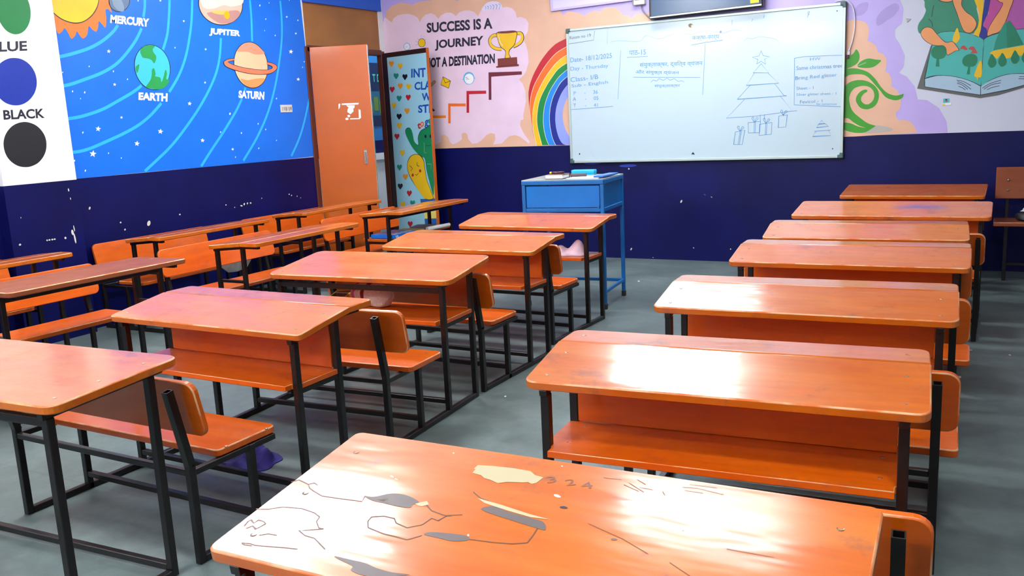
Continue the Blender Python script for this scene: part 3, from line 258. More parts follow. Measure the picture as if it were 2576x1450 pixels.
   ('sline',2,'orbit',[(6.271,2.453),(6.268,2.291),(6.245,2.121),(6.184,1.916),(6.094,1.688),(5.975,1.474),(5.82,1.276),(5.637,1.094)],.022),
   ('sline',2,'orbit',[(6.546,1.618),(6.441,1.393),(6.349,1.242),(6.23,1.097)],.022),
  ],
  'star_mural': [
   ('poly',2,'white',[(4.214,1.26),(4.216,1.242),(4.236,1.237),(4.216,1.229),(4.216,1.211),(4.202,1.224),(4.183,1.217),(4.193,1.233),(4.181,1.247),(4.201,1.244)]),
   ('poly',2,'white',[(4.594,1.309),(4.595,1.294),(4.613,1.291),(4.596,1.284),(4.596,1.269),(4.584,1.279),(4.567,1.274),(4.576,1.287),(4.566,1.298),(4.583,1.296)]),
   ('poly',2,'white',[(4.82,1.39),(4.822,1.375),(4.84,1.371),(4.823,1.364),(4.823,1.349),(4.81,1.36),(4.792,1.354),(4.802,1.367),(4.79,1.379),(4.809,1.377)]),
   ('poly',2,'white',[(4.029,1.44),(4.031,1.427),(4.044,1.425),(4.031,1.419),(4.031,1.406),(4.022,1.415),(4.008,1.41),(4.016,1.421),(4.007,1.43),(4.021,1.429)]),
   ('poly',2,'white',[(4.281,1.426),(4.283,1.412),(4.299,1.409),(4.283,1.403),(4.283,1.388),(4.272,1.398),(4.256,1.393),(4.265,1.405),(4.255,1.416),(4.271,1.414)]),
   ('poly',2,'white',[(5.222,1.3),(5.224,1.288),(5.24,1.285),(5.225,1.279),(5.225,1.267),(5.214,1.276),(5.199,1.271),(5.207,1.282),(5.197,1.292),(5.213,1.29)]),
   ('poly',2,'white',[(5.133,1.592),(5.134,1.58),(5.15,1.577),(5.135,1.571),(5.135,1.559),(5.125,1.567),(5.11,1.562),(5.118,1.573),(5.108,1.582),(5.124,1.581)]),
   ('poly',2,'white',[(4.462,1.729),(4.463,1.72),(4.474,1.718),(4.464,1.714),(4.464,1.705),(4.457,1.711),(4.446,1.707),(4.452,1.715),(4.445,1.722),(4.456,1.721)]),
   ('poly',2,'white',[(4.449,1.963),(4.45,1.953),(4.462,1.952),(4.451,1.946),(4.451,1.936),(4.442,1.942),(4.431,1.938),(4.437,1.947),(4.43,1.954),(4.442,1.954)]),
   ('poly',2,'white',[(6.357,2.041),(6.36,2.027),(6.381,2.025),(6.361,2.017),(6.362,2.002),(6.347,2.011),(6.326,2.004),(6.337,2.018),(6.323,2.028),(6.345,2.028)]),
   ('poly',2,'white',[(6.419,1.796),(6.421,1.784),(6.439,1.782),(6.422,1.776),(6.423,1.764),(6.41,1.772),(6.393,1.766),(6.402,1.778),(6.39,1.786),(6.408,1.785)]),
   ('poly',2,'white',[(4.484,1.493),(4.485,1.485),(4.494,1.484),(4.486,1.48),(4.486,1.472),(4.479,1.477),(4.47,1.474),(4.475,1.481),(4.47,1.487),(4.479,1.486)]),
   ('poly',2,'white',[(5.534,1.209),(5.535,1.2),(5.547,1.198),(5.536,1.194),(5.536,1.184),(5.528,1.191),(5.516,1.188),(5.522,1.196),(5.515,1.203),(5.527,1.201)]),
   ('poly',2,'white',[(5.312,1.749),(5.313,1.742),(5.322,1.741),(5.313,1.737),(5.314,1.73),(5.307,1.734),(5.298,1.731),(5.303,1.738),(5.297,1.743),(5.306,1.742)]),
   ('poly',2,'white',[(5.357,2.01),(5.358,2.003),(5.367,2.002),(5.358,1.998),(5.358,1.991),(5.352,1.995),(5.342,1.992),(5.347,1.999),(5.341,2.004),(5.351,2.003)]),
   ('poly',2,'white',[(5.164,2.216),(5.165,2.209),(5.174,2.208),(5.165,2.204),(5.165,2.197),(5.159,2.201),(5.15,2.198),(5.155,2.205),(5.149,2.209),(5.159,2.209)]),
   ('poly',2,'white',[(4.959,2.35),(4.96,2.344),(4.969,2.343),(4.961,2.339),(4.961,2.333),(4.955,2.337),(4.947,2.333),(4.951,2.34),(4.946,2.344),(4.954,2.344)]),
   ('poly',2,'white',[(6.44,2.194),(6.441,2.186),(6.453,2.185),(6.442,2.181),(6.443,2.173),(6.434,2.178),(6.423,2.174),(6.428,2.181),(6.421,2.187),(6.433,2.187)]),
   ('poly',2,'white',[(6.34,2.331),(6.341,2.324),(6.352,2.324),(6.342,2.319),(6.342,2.312),(6.335,2.316),(6.325,2.313),(6.33,2.32),(6.323,2.324),(6.334,2.324)]),
   ('smooth',2,'white',[(4.272,1.838),(4.27,1.835),(4.266,1.833),(4.264,1.835),(4.265,1.839),(4.267,1.843),(4.27,1.844),(4.272,1.842)]),
   ('smooth',2,'white',[(4.06,1.794),(4.058,1.79),(4.055,1.789),(4.053,1.791),(4.054,1.795),(4.056,1.798),(4.059,1.799),(4.061,1.797)]),
   ('smooth',2,'white',[(4.043,1.769),(4.041,1.767),(4.039,1.766),(4.038,1.767),(4.038,1.77),(4.04,1.772),(4.042,1.773),(4.043,1.772)]),
   ('smooth',2,'white',[(4.466,1.808),(4.463,1.804),(4.459,1.802),(4.457,1.804),(4.457,1.809),(4.46,1.814),(4.464,1.815),(4.466,1.813)]),
   ('smooth',2,'white',[(4.578,1.754),(4.576,1.75),(4.572,1.749),(4.57,1.751),(4.57,1.755),(4.573,1.759),(4.576,1.76),(4.579,1.758)]),
   ('smooth',2,'white',[(4.116,1.666),(4.114,1.662),(4.11,1.661),(4.108,1.663),(4.108,1.668),(4.111,1.672),(4.114,1.673),(4.117,1.671)]),
   ('smooth',2,'white',[(4.21,1.659),(4.207,1.654),(4.203,1.653),(4.2,1.656),(4.201,1.661),(4.204,1.666),(4.208,1.667),(4.211,1.664)]),
   ('smooth',2,'white',[(4.169,1.617),(4.167,1.614),(4.164,1.613),(4.163,1.615),(4.163,1.618),(4.165,1.621),(4.167,1.622),(4.169,1.621)]),
   ('smooth',2,'white',[(4.041,1.576),(4.039,1.573),(4.036,1.572),(4.035,1.573),(4.035,1.577),(4.037,1.58),(4.039,1.58),(4.041,1.579)]),
   ('smooth',2,'white',[(4.153,1.384),(4.15,1.38),(4.146,1.378),(4.143,1.381),(4.144,1.386),(4.147,1.391),(4.151,1.392),(4.154,1.39)]),
   ('smooth',2,'white',[(4.058,1.195),(4.056,1.191),(4.052,1.19),(4.05,1.192),(4.05,1.197),(4.053,1.201),(4.057,1.202),(4.059,1.2)]),
   ('smooth',2,'white',[(4.132,1.121),(4.129,1.116),(4.125,1.115),(4.122,1.117),(4.123,1.123),(4.126,1.127),(4.13,1.129),(4.133,1.126)]),
   ('smooth',2,'white',[(4.336,1.231),(4.334,1.227),(4.331,1.226),(4.329,1.229),(4.329,1.233),(4.331,1.236),(4.335,1.237),(4.337,1.235)]),
   ('smooth',2,'white',[(4.438,1.19),(4.436,1.187),(4.433,1.186),(4.431,1.188),(4.431,1.191),(4.433,1.195),(4.436,1.195),(4.438,1.194)]),
   ('smooth',2,'white',[(5.049,1.998),(5.046,1.994),(5.042,1.993),(5.039,1.995),(5.04,1.999),(5.043,2.003),(5.046,2.005),(5.049,2.003)]),
   ('smooth',2,'white',[(4.757,2.323),(4.754,2.318),(4.75,2.317),(4.747,2.319),(4.747,2.323),(4.751,2.328),(4.755,2.33),(4.757,2.328)]),
   ('smooth',2,'white',[(5.548,1.487),(5.543,1.48),(5.537,1.478),(5.532,1.482),(5.533,1.489),(5.537,1.495),(5.544,1.497),(5.548,1.494)]),
   ('smooth',2,'white',[(5.422,1.341),(5.418,1.337),(5.414,1.335),(5.411,1.338),(5.412,1.342),(5.415,1.347),(5.419,1.348),(5.422,1.345)]),
   ('smooth',2,'white',[(5.653,1.324),(5.649,1.319),(5.644,1.318),(5.64,1.321),(5.64,1.326),(5.644,1.331),(5.649,1.333),(5.653,1.33)]),
   ('smooth',2,'white',[(5.943,1.344),(5.94,1.34),(5.935,1.338),(5.932,1.341),(5.932,1.346),(5.936,1.35),(5.94,1.352),(5.944,1.349)]),
   ('smooth',2,'white',[(5.858,1.395),(5.855,1.391),(5.85,1.39),(5.847,1.392),(5.847,1.397),(5.85,1.401),(5.855,1.403),(5.858,1.4)]),
   ('smooth',2,'white',[(6.063,1.245),(6.06,1.241),(6.056,1.24),(6.053,1.242),(6.053,1.246),(6.056,1.25),(6.06,1.251),(6.063,1.249)]),
   ('smooth',2,'white',[(5.837,1.187),(5.833,1.183),(5.829,1.182),(5.826,1.184),(5.826,1.189),(5.829,1.193),(5.834,1.195),(5.837,1.192)]),
   ('smooth',2,'white',[(5.556,1.129),(5.553,1.125),(5.549,1.124),(5.547,1.126),(5.547,1.13),(5.55,1.134),(5.553,1.135),(5.556,1.133)]),
   ('smooth',2,'white',[(6.114,1.608),(6.11,1.603),(6.106,1.602),(6.102,1.604),(6.102,1.609),(6.106,1.614),(6.111,1.615),(6.114,1.613)]),
   ('smooth',2,'white',[(6.074,2.283),(6.07,2.278),(6.065,2.276),(6.062,2.279),(6.062,2.283),(6.066,2.288),(6.071,2.29),(6.074,2.288)]),
   ('smooth',2,'white',[(6.046,2.184),(6.043,2.181),(6.039,2.179),(6.037,2.181),(6.037,2.185),(6.04,2.189),(6.044,2.19),(6.046,2.188)]),
   ('smooth',2,'white',[(6.172,2.15),(6.169,2.146),(6.164,2.144),(6.16,2.146),(6.161,2.151),(6.164,2.156),(6.169,2.158),(6.172,2.155)]),
   ('smooth',2,'white',[(6.018,2.391),(6.014,2.385),(6.009,2.383),(6.005,2.386),(6.005,2.391),(6.009,2.397),(6.015,2.399),(6.018,2.396)]),
   ('smooth',2,'white',[(6.132,2.422),(6.129,2.418),(6.125,2.417),(6.123,2.419),(6.123,2.423),(6.126,2.427),(6.13,2.428),(6.132,2.426)]),
   ('smooth',2,'white',[(6.395,2.469),(6.391,2.464),(6.386,2.462),(6.383,2.464),(6.383,2.469),(6.386,2.474),(6.391,2.476),(6.395,2.474)]),
   ('smooth',2,'white',[(6.484,2.3),(6.48,2.295),(6.475,2.293),(6.472,2.295),(6.472,2.3),(6.475,2.305),(6.481,2.307),(6.484,2.305)]),
   ('smooth',2,'white',[(6.519,1.936),(6.516,1.932),(6.511,1.931),(6.508,1.933),(6.508,1.937),(6.511,1.941),(6.516,1.942),(6.519,1.94)]),
   ('smooth',2,'white',[(6.491,1.886),(6.487,1.882),(6.483,1.881),(6.48,1.883),(6.48,1.887),(6.483,1.891),(6.488,1.893),(6.491,1.89)]),
  ],
  'chipped_paint': [
   ('smooth',2,'chip',[(4.618,.685),(4.607,.673),(4.595,.671),(4.588,.68),(4.591,.695),(4.602,.707),(4.614,.709),(4.62,.7)]),
   ('smooth',2,'chip',[(3.8,.684),(3.799,.685),(3.797,.685),(3.795,.686),(3.795,.686),(3.795,.686),(3.797,.685),(3.799,.685)]),
   ('smooth',2,'chip',[(5.575,.715),(5.569,.713),(5.56,.714),(5.551,.718),(5.55,.723),(5.555,.725),(5.565,.724),(5.573,.72)]),
   ('smooth',2,'chip',[(4.912,.719),(4.907,.716),(4.902,.716),(4.897,.719),(4.897,.724),(4.901,.727),(4.907,.727),(4.912,.724)]),
   ('smooth',2,'chip',[(4.365,.724),(4.361,.721),(4.356,.721),(4.353,.725),(4.353,.729),(4.356,.732),(4.361,.732),(4.365,.729)]),
   ('smooth',2,'chip',[(4.394,.668),(4.39,.664),(4.385,.663),(4.381,.667),(4.382,.672),(4.386,.676),(4.391,.677),(4.395,.673)]),
   ('smooth',2,'chip',[(5.603,.727),(5.597,.721),(5.591,.72),(5.588,.724),(5.589,.731),(5.595,.737),(5.601,.738),(5.604,.734)]),
   ('smooth',2,'chip',[(5.64,.73),(5.635,.725),(5.629,.724),(5.626,.728),(5.627,.734),(5.631,.739),(5.638,.739),(5.641,.736)]),
   ('smooth',2,'chip',[(5.68,.728),(5.675,.725),(5.667,.725),(5.662,.729),(5.662,.734),(5.667,.737),(5.674,.737),(5.679,.734)]),
   ('smooth',2,'chip',[(5.397,.742),(5.393,.74),(5.388,.74),(5.384,.742),(5.384,.746),(5.388,.749),(5.393,.749),(5.396,.746)]),
   ('smooth',2,'chip',[(5.489,.712),(5.486,.71),(5.482,.71),(5.479,.713),(5.479,.716),(5.482,.718),(5.486,.718),(5.489,.715)]),
   ('smooth',2,'chip',[(5.813,.757),(5.809,.754),(5.805,.753),(5.803,.756),(5.804,.76),(5.807,.763),(5.811,.763),(5.813,.761)]),
   ('smooth',2,'chip',[(6.161,.758),(6.157,.754),(6.152,.754),(6.149,.757),(6.149,.761),(6.153,.764),(6.158,.765),(6.161,.762)]),
   ('smooth',2,'chip',[(6.19,.744),(6.187,.741),(6.182,.74),(6.178,.743),(6.179,.747),(6.182,.751),(6.187,.751),(6.191,.748)]),
   ('smooth',2,'chip',[(6.262,.73),(6.258,.726),(6.254,.726),(6.251,.728),(6.252,.733),(6.255,.736),(6.26,.737),(6.262,.734)]),
   ('smooth',2,'chip',[(6.307,.711),(6.304,.708),(6.3,.707),(6.297,.71),(6.297,.714),(6.301,.716),(6.305,.717),(6.308,.714)]),
   ('smooth',2,'chip',[(6.571,.725),(6.561,.711),(6.553,.706),(6.552,.714),(6.558,.729),(6.568,.743),(6.576,.748),(6.577,.74)]),
   ('smooth',2,'chip',[(4.128,.856),(4.122,.849),(4.116,.848),(4.113,.852),(4.115,.86),(4.12,.867),(4.126,.868),(4.129,.864)]),
   ('smooth',2,'chip',[(4.009,.822),(4.006,.817),(4.002,.816),(4.001,.819),(4.002,.825),(4.006,.83),(4.009,.831),(4.011,.828)]),
  ],
 },
 'pil': {
  'white_colour_chart': [
   ('poly',1,'chart_white',[(3.299,2.328),(3.906,2.394),(3.908,2.245),(3.91,1.076),(3.439,1.077),(3.287,1.077)]),
  ],
  'green_dot_mural': [
   ('smooth',2,'dot_green',[(3.817,2.189),(3.815,2.156),(3.808,2.123),(3.795,2.092),(3.777,2.065),(3.756,2.043),(3.732,2.027),(3.706,2.018),(3.681,2.016),(3.657,2.022),(3.635,2.034),(3.617,2.053),(3.603,2.077),(3.593,2.105),(3.59,2.136),(3.592,2.168),(3.599,2.199),(3.611,2.229),(3.628,2.256),(3.649,2.278),(3.672,2.294),(3.697,2.304),(3.722,2.307),(3.746,2.302),(3.769,2.291),(3.788,2.273),(3.803,2.249),(3.813,2.22)]),
  ],
  'blue_dot_mural': [
   ('smooth',2,'dot_blue',[(3.79,1.752),(3.789,1.718),(3.78,1.685),(3.764,1.653),(3.741,1.625),(3.714,1.602),(3.683,1.585),(3.65,1.575),(3.616,1.573),(3.585,1.578),(3.556,1.59),(3.532,1.609),(3.513,1.633),(3.5,1.661),(3.495,1.692),(3.496,1.725),(3.505,1.757),(3.52,1.787),(3.541,1.815),(3.567,1.838),(3.597,1.855),(3.629,1.866),(3.662,1.869),(3.695,1.866),(3.724,1.855),(3.75,1.837),(3.77,1.813),(3.784,1.784)]),
   ('text', 2, 'ink', 'BLUE', [(3.499, 1.897), (3.754, 1.917), (3.761, 1.979), (3.509, 1.96)], .03),
  ],
  'black_dot_mural': [
   ('smooth',2,'dot_black',[(3.796,1.341),(3.793,1.308),(3.783,1.276),(3.765,1.246),(3.742,1.221),(3.714,1.2),(3.682,1.187),(3.649,1.18),(3.616,1.181),(3.585,1.188),(3.557,1.203),(3.534,1.223),(3.516,1.248),(3.505,1.277),(3.501,1.307),(3.503,1.339),(3.513,1.37),(3.529,1.398),(3.551,1.423),(3.578,1.444),(3.608,1.458),(3.641,1.466),(3.674,1.467),(3.705,1.46),(3.734,1.447),(3.759,1.427),(3.778,1.402),(3.791,1.373)]),
   ('text', 2, 'ink', 'BLACK', [(3.528, 1.484), (3.809, 1.489), (3.813, 1.551), (3.532, 1.545)], .03),
  ],
  'chipped_paint': [
   ('smooth',2,'chip',[(3.902,.718),(3.9,.705),(3.894,.699),(3.888,.704),(3.884,.717),(3.886,.731),(3.892,.737),(3.898,.732)]),
   ('smooth',2,'chip',[(3.911,.676),(3.911,.65),(3.907,.64),(3.902,.65),(3.899,.675),(3.898,.7),(3.902,.711),(3.907,.7)]),
   ('smooth',2,'chip',[(3.913,.743),(3.913,.728),(3.911,.722),(3.908,.728),(3.905,.743),(3.905,.758),(3.907,.765),(3.91,.759)]),
   ('smooth',2,'chip',[(3.842,.688),(3.84,.682),(3.835,.68),(3.83,.682),(3.827,.687),(3.829,.693),(3.834,.696),(3.839,.694)]),
   ('smooth',2,'chip',[(3.706,.691),(3.705,.687),(3.701,.685),(3.697,.687),(3.695,.69),(3.696,.694),(3.7,.696),(3.704,.695)]),
   ('smooth',2,'chip',[(3.725,.691),(3.723,.687),(3.718,.686),(3.713,.687),(3.71,.69),(3.712,.694),(3.717,.696),(3.722,.695)]),
   ('smooth',2,'chip',[(3.745,.691),(3.743,.687),(3.738,.685),(3.733,.687),(3.731,.69),(3.732,.694),(3.737,.696),(3.743,.695)]),
   ('smooth',2,'chip',[(3.762,.691),(3.761,.687),(3.756,.686),(3.75,.687),(3.748,.69),(3.75,.694),(3.755,.696),(3.76,.695)]),
   ('smooth',2,'chip',[(3.518,.69),(3.516,.685),(3.511,.683),(3.505,.684),(3.502,.689),(3.505,.693),(3.51,.696),(3.516,.694)]),
   ('smooth',2,'chip',[(3.414,.822),(3.414,.8),(3.411,.791),(3.407,.8),(3.404,.821),(3.404,.842),(3.407,.851),(3.412,.843)]),
   ('smooth',2,'chip',[(3.418,.78),(3.417,.766),(3.414,.76),(3.41,.766),(3.408,.78),(3.408,.794),(3.412,.8),(3.416,.795)]),
   ('smooth',2,'chip',[(3.426,.732),(3.425,.703),(3.418,.691),(3.41,.702),(3.405,.731),(3.407,.759),(3.413,.772),(3.421,.76)]),
   ('smooth',2,'chip',[(3.43,.657),(3.428,.646),(3.42,.641),(3.413,.645),(3.409,.656),(3.412,.667),(3.419,.672),(3.426,.667)]),
   ('smooth',2,'chip',[(3.912,1.007),(3.912,1.0),(3.909,.996),(3.905,.999),(3.903,1.006),(3.904,1.014),(3.907,1.017),(3.91,1.015)]),
   ('smooth',2,'chip',[(3.916,.947),(3.916,.941),(3.914,.939),(3.912,.941),(3.91,.947),(3.911,.952),(3.913,.955),(3.915,.953)]),
   ('smooth',2,'chip',[(3.546,.861),(3.545,.857),(3.543,.856),(3.541,.857),(3.54,.861),(3.541,.864),(3.543,.866),(3.545,.865)]),
  ],
 },
 'wb': {
  'room_number_note': [
   ('text', 1, 'marker_black', 'Room no 19', [(-3.549, 2.026), (-3.337, 2.033), (-3.338, 2.061), (-3.55, 2.054)], .0),
   ('line',1,'marker_black',[(-3.577,1.986),(-3.311,2.001),(-3.3,2.081)],.0035),
  ],
  'date_note': [
   ('text', 1, 'marker', 'Date- 18/12/2025', [(-3.55, 1.82), (-3.138, 1.833), (-3.139, 1.875), (-3.55, 1.863)], .0),
   ('text', 1, 'marker', 'Day - Thursday', [(-3.553, 1.734), (-3.175, 1.743), (-3.174, 1.784), (-3.551, 1.78)], .0),
   ('text', 1, 'marker', 'Class- I/B', [(-3.554, 1.642), (-3.276, 1.657), (-3.278, 1.697), (-3.555, 1.685)], .0),
   ('text', 1, 'marker', 'Sub - English', [(-3.547, 1.584), (-3.182, 1.601), (-3.182, 1.637), (-3.548, 1.623)], .0),
   ('text', 1, 'marker', 'P      -     36', [(-3.528, 1.525), (-3.286, 1.523), (-3.285, 1.557), (-3.527, 1.557)], .0),
   ('text', 1, 'marker', 'A      -     05', [(-3.539, 1.47), (-3.281, 1.468), (-3.28, 1.502), (-3.538, 1.504)], .0),
   ('text', 1, 'marker', 'T      -     41', [(-3.536, 1.416), (-3.289, 1.407), (-3.288, 1.438), (-3.535, 1.446)], .0),
  ],
  'divider_line': [
   ('line',1,'marker',[(-3.561,1.393),(-3.138,1.403)],.0035),
   ('line',1,'marker',[(-3.051,1.894),(-3.091,1.461)],.003),
   ('line',1,'marker',[(-3.174,2.083),(-3.18,1.96)],.002),
  ],
  'lesson_note': [
   ('text', 1, 'marker', 'पाठ-15', [(-2.972, 1.842), (-2.816, 1.838), (-2.815, 1.881), (-2.971, 1.885)], .0),
   ('line',1,'marker',[(-2.997,1.826),(-2.797,1.82)],.0035),
   ('text', 1, 'marker', 'संयुक्ताक्षर, द्वित्व व्यंजन', [(-2.876, 1.723), (-2.304, 1.7), (-2.303, 1.754), (-2.875, 1.779)], .003),
   ('text', 1, 'marker', 'और संयुक्त व्यंजन', [(-2.916, 1.669), (-2.514, 1.639), (-2.514, 1.681), (-2.915, 1.715)], .003),
   ('line',1,'marker',[(-2.939,1.65),(-2.325,1.61)],.0035),
   ('line',1,'marker',[(-2.28,1.889),(-2.306,1.462)],.0035),
  ],
  'heading_note': [
   ('text', 1, 'marker', 'कक्षा-कार्य', [(-2.395, 1.918), (-2.16, 1.909), (-2.159, 1.952), (-2.395, 1.959)], .003),
   ('line',1,'marker',[(-2.404,1.886),(-2.272,1.9),(-2.129,1.906)],.0035),
  ],
  'cloud_note': [
   ('text', 1, 'marker', 'संयुक्ताक्षर', [(-2.742, 1.543), (-2.507, 1.533), (-2.507, 1.568), (-2.742, 1.577)], .0),
  ],
  'cloud_line': [
   ('sline',1,'marker',[(-2.774,1.594),(-2.752,1.613),(-2.719,1.603),(-2.697,1.622),(-2.659,1.605),(-2.627,1.621),(-2.595,1.603),(-2.557,1.613),(-2.525,1.589),(-2.493,1.592),(-2.47,1.581)],.0035),
  ],
  'faint_scribble': [
   ('sline',1,'marker_faint',[(-3.145,1.973),(-3.055,1.976),(-2.877,1.956),(-2.81,2.001),(-2.691,1.962),(-2.595,1.983),(-2.541,1.994)],.0035),
   ('sline',1,'marker_faint',[(-2.489,1.994),(-2.395,1.977),(-2.271,1.997),(-2.139,1.963),(-2.039,1.981),(-1.97,1.968)],.0035),
   ('sline',1,'marker_faint',[(-1.95,1.882),(-1.921,1.907),(-1.881,1.896),(-1.823,1.91),(-1.756,1.897),(-1.698,1.881),(-1.66,1.85)],.0035),
   ('line',1,'marker',[(-2.049,2.064),(-2.051,2.02)],.003),
   ('line',1,'marker',[(-1.877,2.058),(-1.884,2.036)],.003),
   ('line',1,'marker',[(-1.783,2.076),(-1.79,2.058)],.003),
   ('sline',1,'marker',[(-1.442,2.026),(-1.424,2.07),(-1.438,2.067),(-1.43,2.045)],.003),
   ('sline',1,'marker_faint',[(-3.355,1.023),(-3.364,.986),(-3.316,.925)],.002),
  ],
  'tree_drawing': [
   ('line',1,'marker',[(-1.808,1.795),(-1.791,1.754),(-1.737,1.739),(-1.779,1.724),(-1.769,1.683),(-1.808,1.709),(-1.844,1.69),(-1.834,1.725),(-1.881,1.747),(-1.824,1.754),(-1.808,1.795)],.0035),
   ('line',1,'marker',[(-1.807,1.69),(-1.873,1.62),(-1.744,1.611),(-1.807,1.69)],.0035),
   ('line',1,'marker',[(-1.861,1.619),(-1.93,1.52),(-1.661,1.523),(-1.749,1.608)],.0035),
   ('line',1,'marker',[(-1.895,1.521),(-2.006,1.409),(-1.596,1.417),(-1.622,1.423),(-1.693,1.518)],.0035),
   ('line',1,'marker',[(-1.944,1.406),(-2.1,1.255),(-1.84,1.262),(-1.547,1.291),(-1.646,1.414)],.0035),
   ('line',1,'marker',[(-1.547,1.291),(-1.511,1.291)],.0035),
   ('line',1,'marker',[(-1.813,1.273),(-1.812,1.216)],.0035),
   ('line',1,'marker',[(-1.776,1.274),(-1.779,1.23)],.0035),
  ],
  'gift_drawing_0': [
   ('line',1,'marker',[(-1.915,1.209),(-1.81,1.216),(-1.817,1.123),(-1.911,1.122),(-1.915,1.209)],.0035),
   ('sline',1,'marker',[(-1.861,1.212),(-1.883,1.243),(-1.869,1.254),(-1.861,1.212),(-1.842,1.247),(-1.828,1.239),(-1.861,1.212)],.0035),
   ('line',1,'marker',[(-1.862,1.213),(-1.864,1.122)],.0035),
   ('line',1,'marker',[(-1.852,1.212),(-1.854,1.122)],.0035),
  ],
  'gift_drawing_1': [
   ('line',1,'marker',[(-1.818,1.192),(-1.714,1.203),(-1.721,1.106),(-1.821,1.099),(-1.818,1.192)],.0035),
   ('sline',1,'marker',[(-1.766,1.199),(-1.787,1.229),(-1.774,1.24),(-1.766,1.199),(-1.746,1.233),(-1.733,1.225),(-1.766,1.199)],.0035),
   ('line',1,'marker',[(-1.766,1.198),(-1.771,1.102)],.0035),
   ('line',1,'marker',[(-1.756,1.197),(-1.761,1.102)],.0035),
  ],
  'gift_drawing_2': [
   ('line',1,'marker',[(-2.024,1.135),(-1.941,1.147),(-1.964,1.026),(-2.038,1.031),(-2.024,1.135)],.0035),
   ('sline',1,'marker',[(-1.984,1.142),(-2.006,1.172),(-1.992,1.184),(-1.984,1.142),(-1.964,1.177),(-1.95,1.168),(-1.984,1.142)],.0035),
   ('line',1,'marker',[(-1.982,1.141),(-2.001,1.028)],.0035),
   ('line',1,'marker',[(-1.972,1.141),(-1.99,1.028)],.0035),
  ],
  'gift_drawing_3': [
   ('line',1,'marker',[(-1.659,1.254),(-1.589,1.261),(-1.601,1.162),(-1.663,1.159),(-1.659,1.254)],.0035),
   ('sline',1,'marker',[(-1.624,1.261),(-1.645,1.291),(-1.632,1.302),(-1.624,1.261),(-1.605,1.295),(-1.591,1.287),(-1.624,1.261)],.0035),
  ],
  'small_tree_drawing': [
   ('line',1,'marker',[(-1.314,1.204),(-1.337,1.177),(-1.29,1.179),(-1.314,1.204)],.0035),
   ('line',1,'marker',[(-1.339,1.174),(-1.355,1.148),(-1.26,1.155),(-1.286,1.177),(-1.339,1.174)],.0035),
   ('line',1,'marker',[(-1.373,1.119),(-1.241,1.125)],.0035),
   ('line',1,'marker',[(-1.359,1.117),(-1.384,1.077),(-1.24,1.08),(-1.259,1.123)],.0035),
  ],
  'homework_note': [
   ('line',1,'marker',[(-1.537,1.714),(-1.535,1.34),(-1.17,1.308)],.0035),
   ('line',1,'marker',[(-1.537,1.714),(-1.461,1.722),(-1.16,1.712),(-1.156,1.312)],.0035),
   ('text', 1, 'marker', 'HW', [(-1.414, 1.686), (-1.331, 1.687), (-1.332, 1.708), (-1.414, 1.71)], .0),
   ('text', 1, 'marker', 'Same christmas tree', [(-1.52, 1.619), (-1.16, 1.616), (-1.161, 1.646), (-1.521, 1.65)], .0),
   ('text', 1, 'marker', 'Bring Red glitter', [(-1.529, 1.53), (-1.202, 1.543), (-1.204, 1.575), (-1.529, 1.569)], .0),
   ('text', 1, 'marker', 'Sheet - 1', [(-1.518, 1.458), (-1.383, 1.46), (-1.383, 1.483), (-1.519, 1.484)], .0),
   ('text', 1, 'marker', 'Silver glitter sheet - 1', [(-1.518, 1.404), (-1.206, 1.401), (-1.206, 1.425), (-1.518, 1.432)], .0),
   ('text', 1, 'marker', 'Fevicol - 1', [(-1.489, 1.347), (-1.312, 1.35), (-1.312, 1.372), (-1.489, 1.374)], .0),
   ('text', 1, 'marker', 'for tomorrow', [(-1.358, 1.329), (-1.199, 1.322), (-1.199, 1.341), (-1.358, 1.348)], .0),
  ],
  'board_screw': [
   ('smooth',1,'ink',[(-3.482,.981),(-3.482,.979),(-3.483,.977),(-3.483,.976),(-3.484,.974),(-3.486,.973),(-3.487,.973),(-3.488,.973),(-3.49,.973),(-3.491,.974),(-3.492,.975),(-3.493,.976),(-3.494,.977),(-3.494,.979),(-3.494,.981),(-3.494,.983),(-3.493,.985),(-3.493,.986),(-3.492,.987),(-3.49,.988),(-3.489,.989),(-3.488,.989),(-3.486,.989),(-3.485,.988),(-3.484,.987),(-3.483,.986),(-3.482,.984),(-3.482,.983)]),
   ('smooth',1,'ink',[(-1.22,.972),(-1.22,.971),(-1.221,.97),(-1.221,.969),(-1.222,.968),(-1.223,.968),(-1.224,.968),(-1.225,.968),(-1.226,.968),(-1.227,.968),(-1.228,.969),(-1.228,.969),(-1.229,.97),(-1.229,.971),(-1.23,.972),(-1.229,.974),(-1.229,.975),(-1.229,.975),(-1.228,.976),(-1.227,.977),(-1.226,.977),(-1.225,.977),(-1.224,.977),(-1.223,.977),(-1.222,.976),(-1.221,.975),(-1.221,.974),(-1.22,.973)]),
   ('smooth',1,'ink',[(-1.207,2.056),(-1.207,2.055),(-1.208,2.054),(-1.208,2.053),(-1.209,2.053),(-1.21,2.052),(-1.211,2.052),(-1.212,2.052),(-1.213,2.052),(-1.214,2.052),(-1.215,2.053),(-1.215,2.054),(-1.216,2.055),(-1.216,2.056),(-1.216,2.057),(-1.216,2.058),(-1.216,2.059),(-1.215,2.06),(-1.215,2.06),(-1.214,2.061),(-1.213,2.061),(-1.212,2.061),(-1.211,2.061),(-1.21,2.06),(-1.209,2.06),(-1.208,2.059),(-1.208,2.058),(-1.208,2.057)]),
   ('poly',1,'ink',[(-2.413,.954),(-2.396,.974),(-2.379,.951)]),
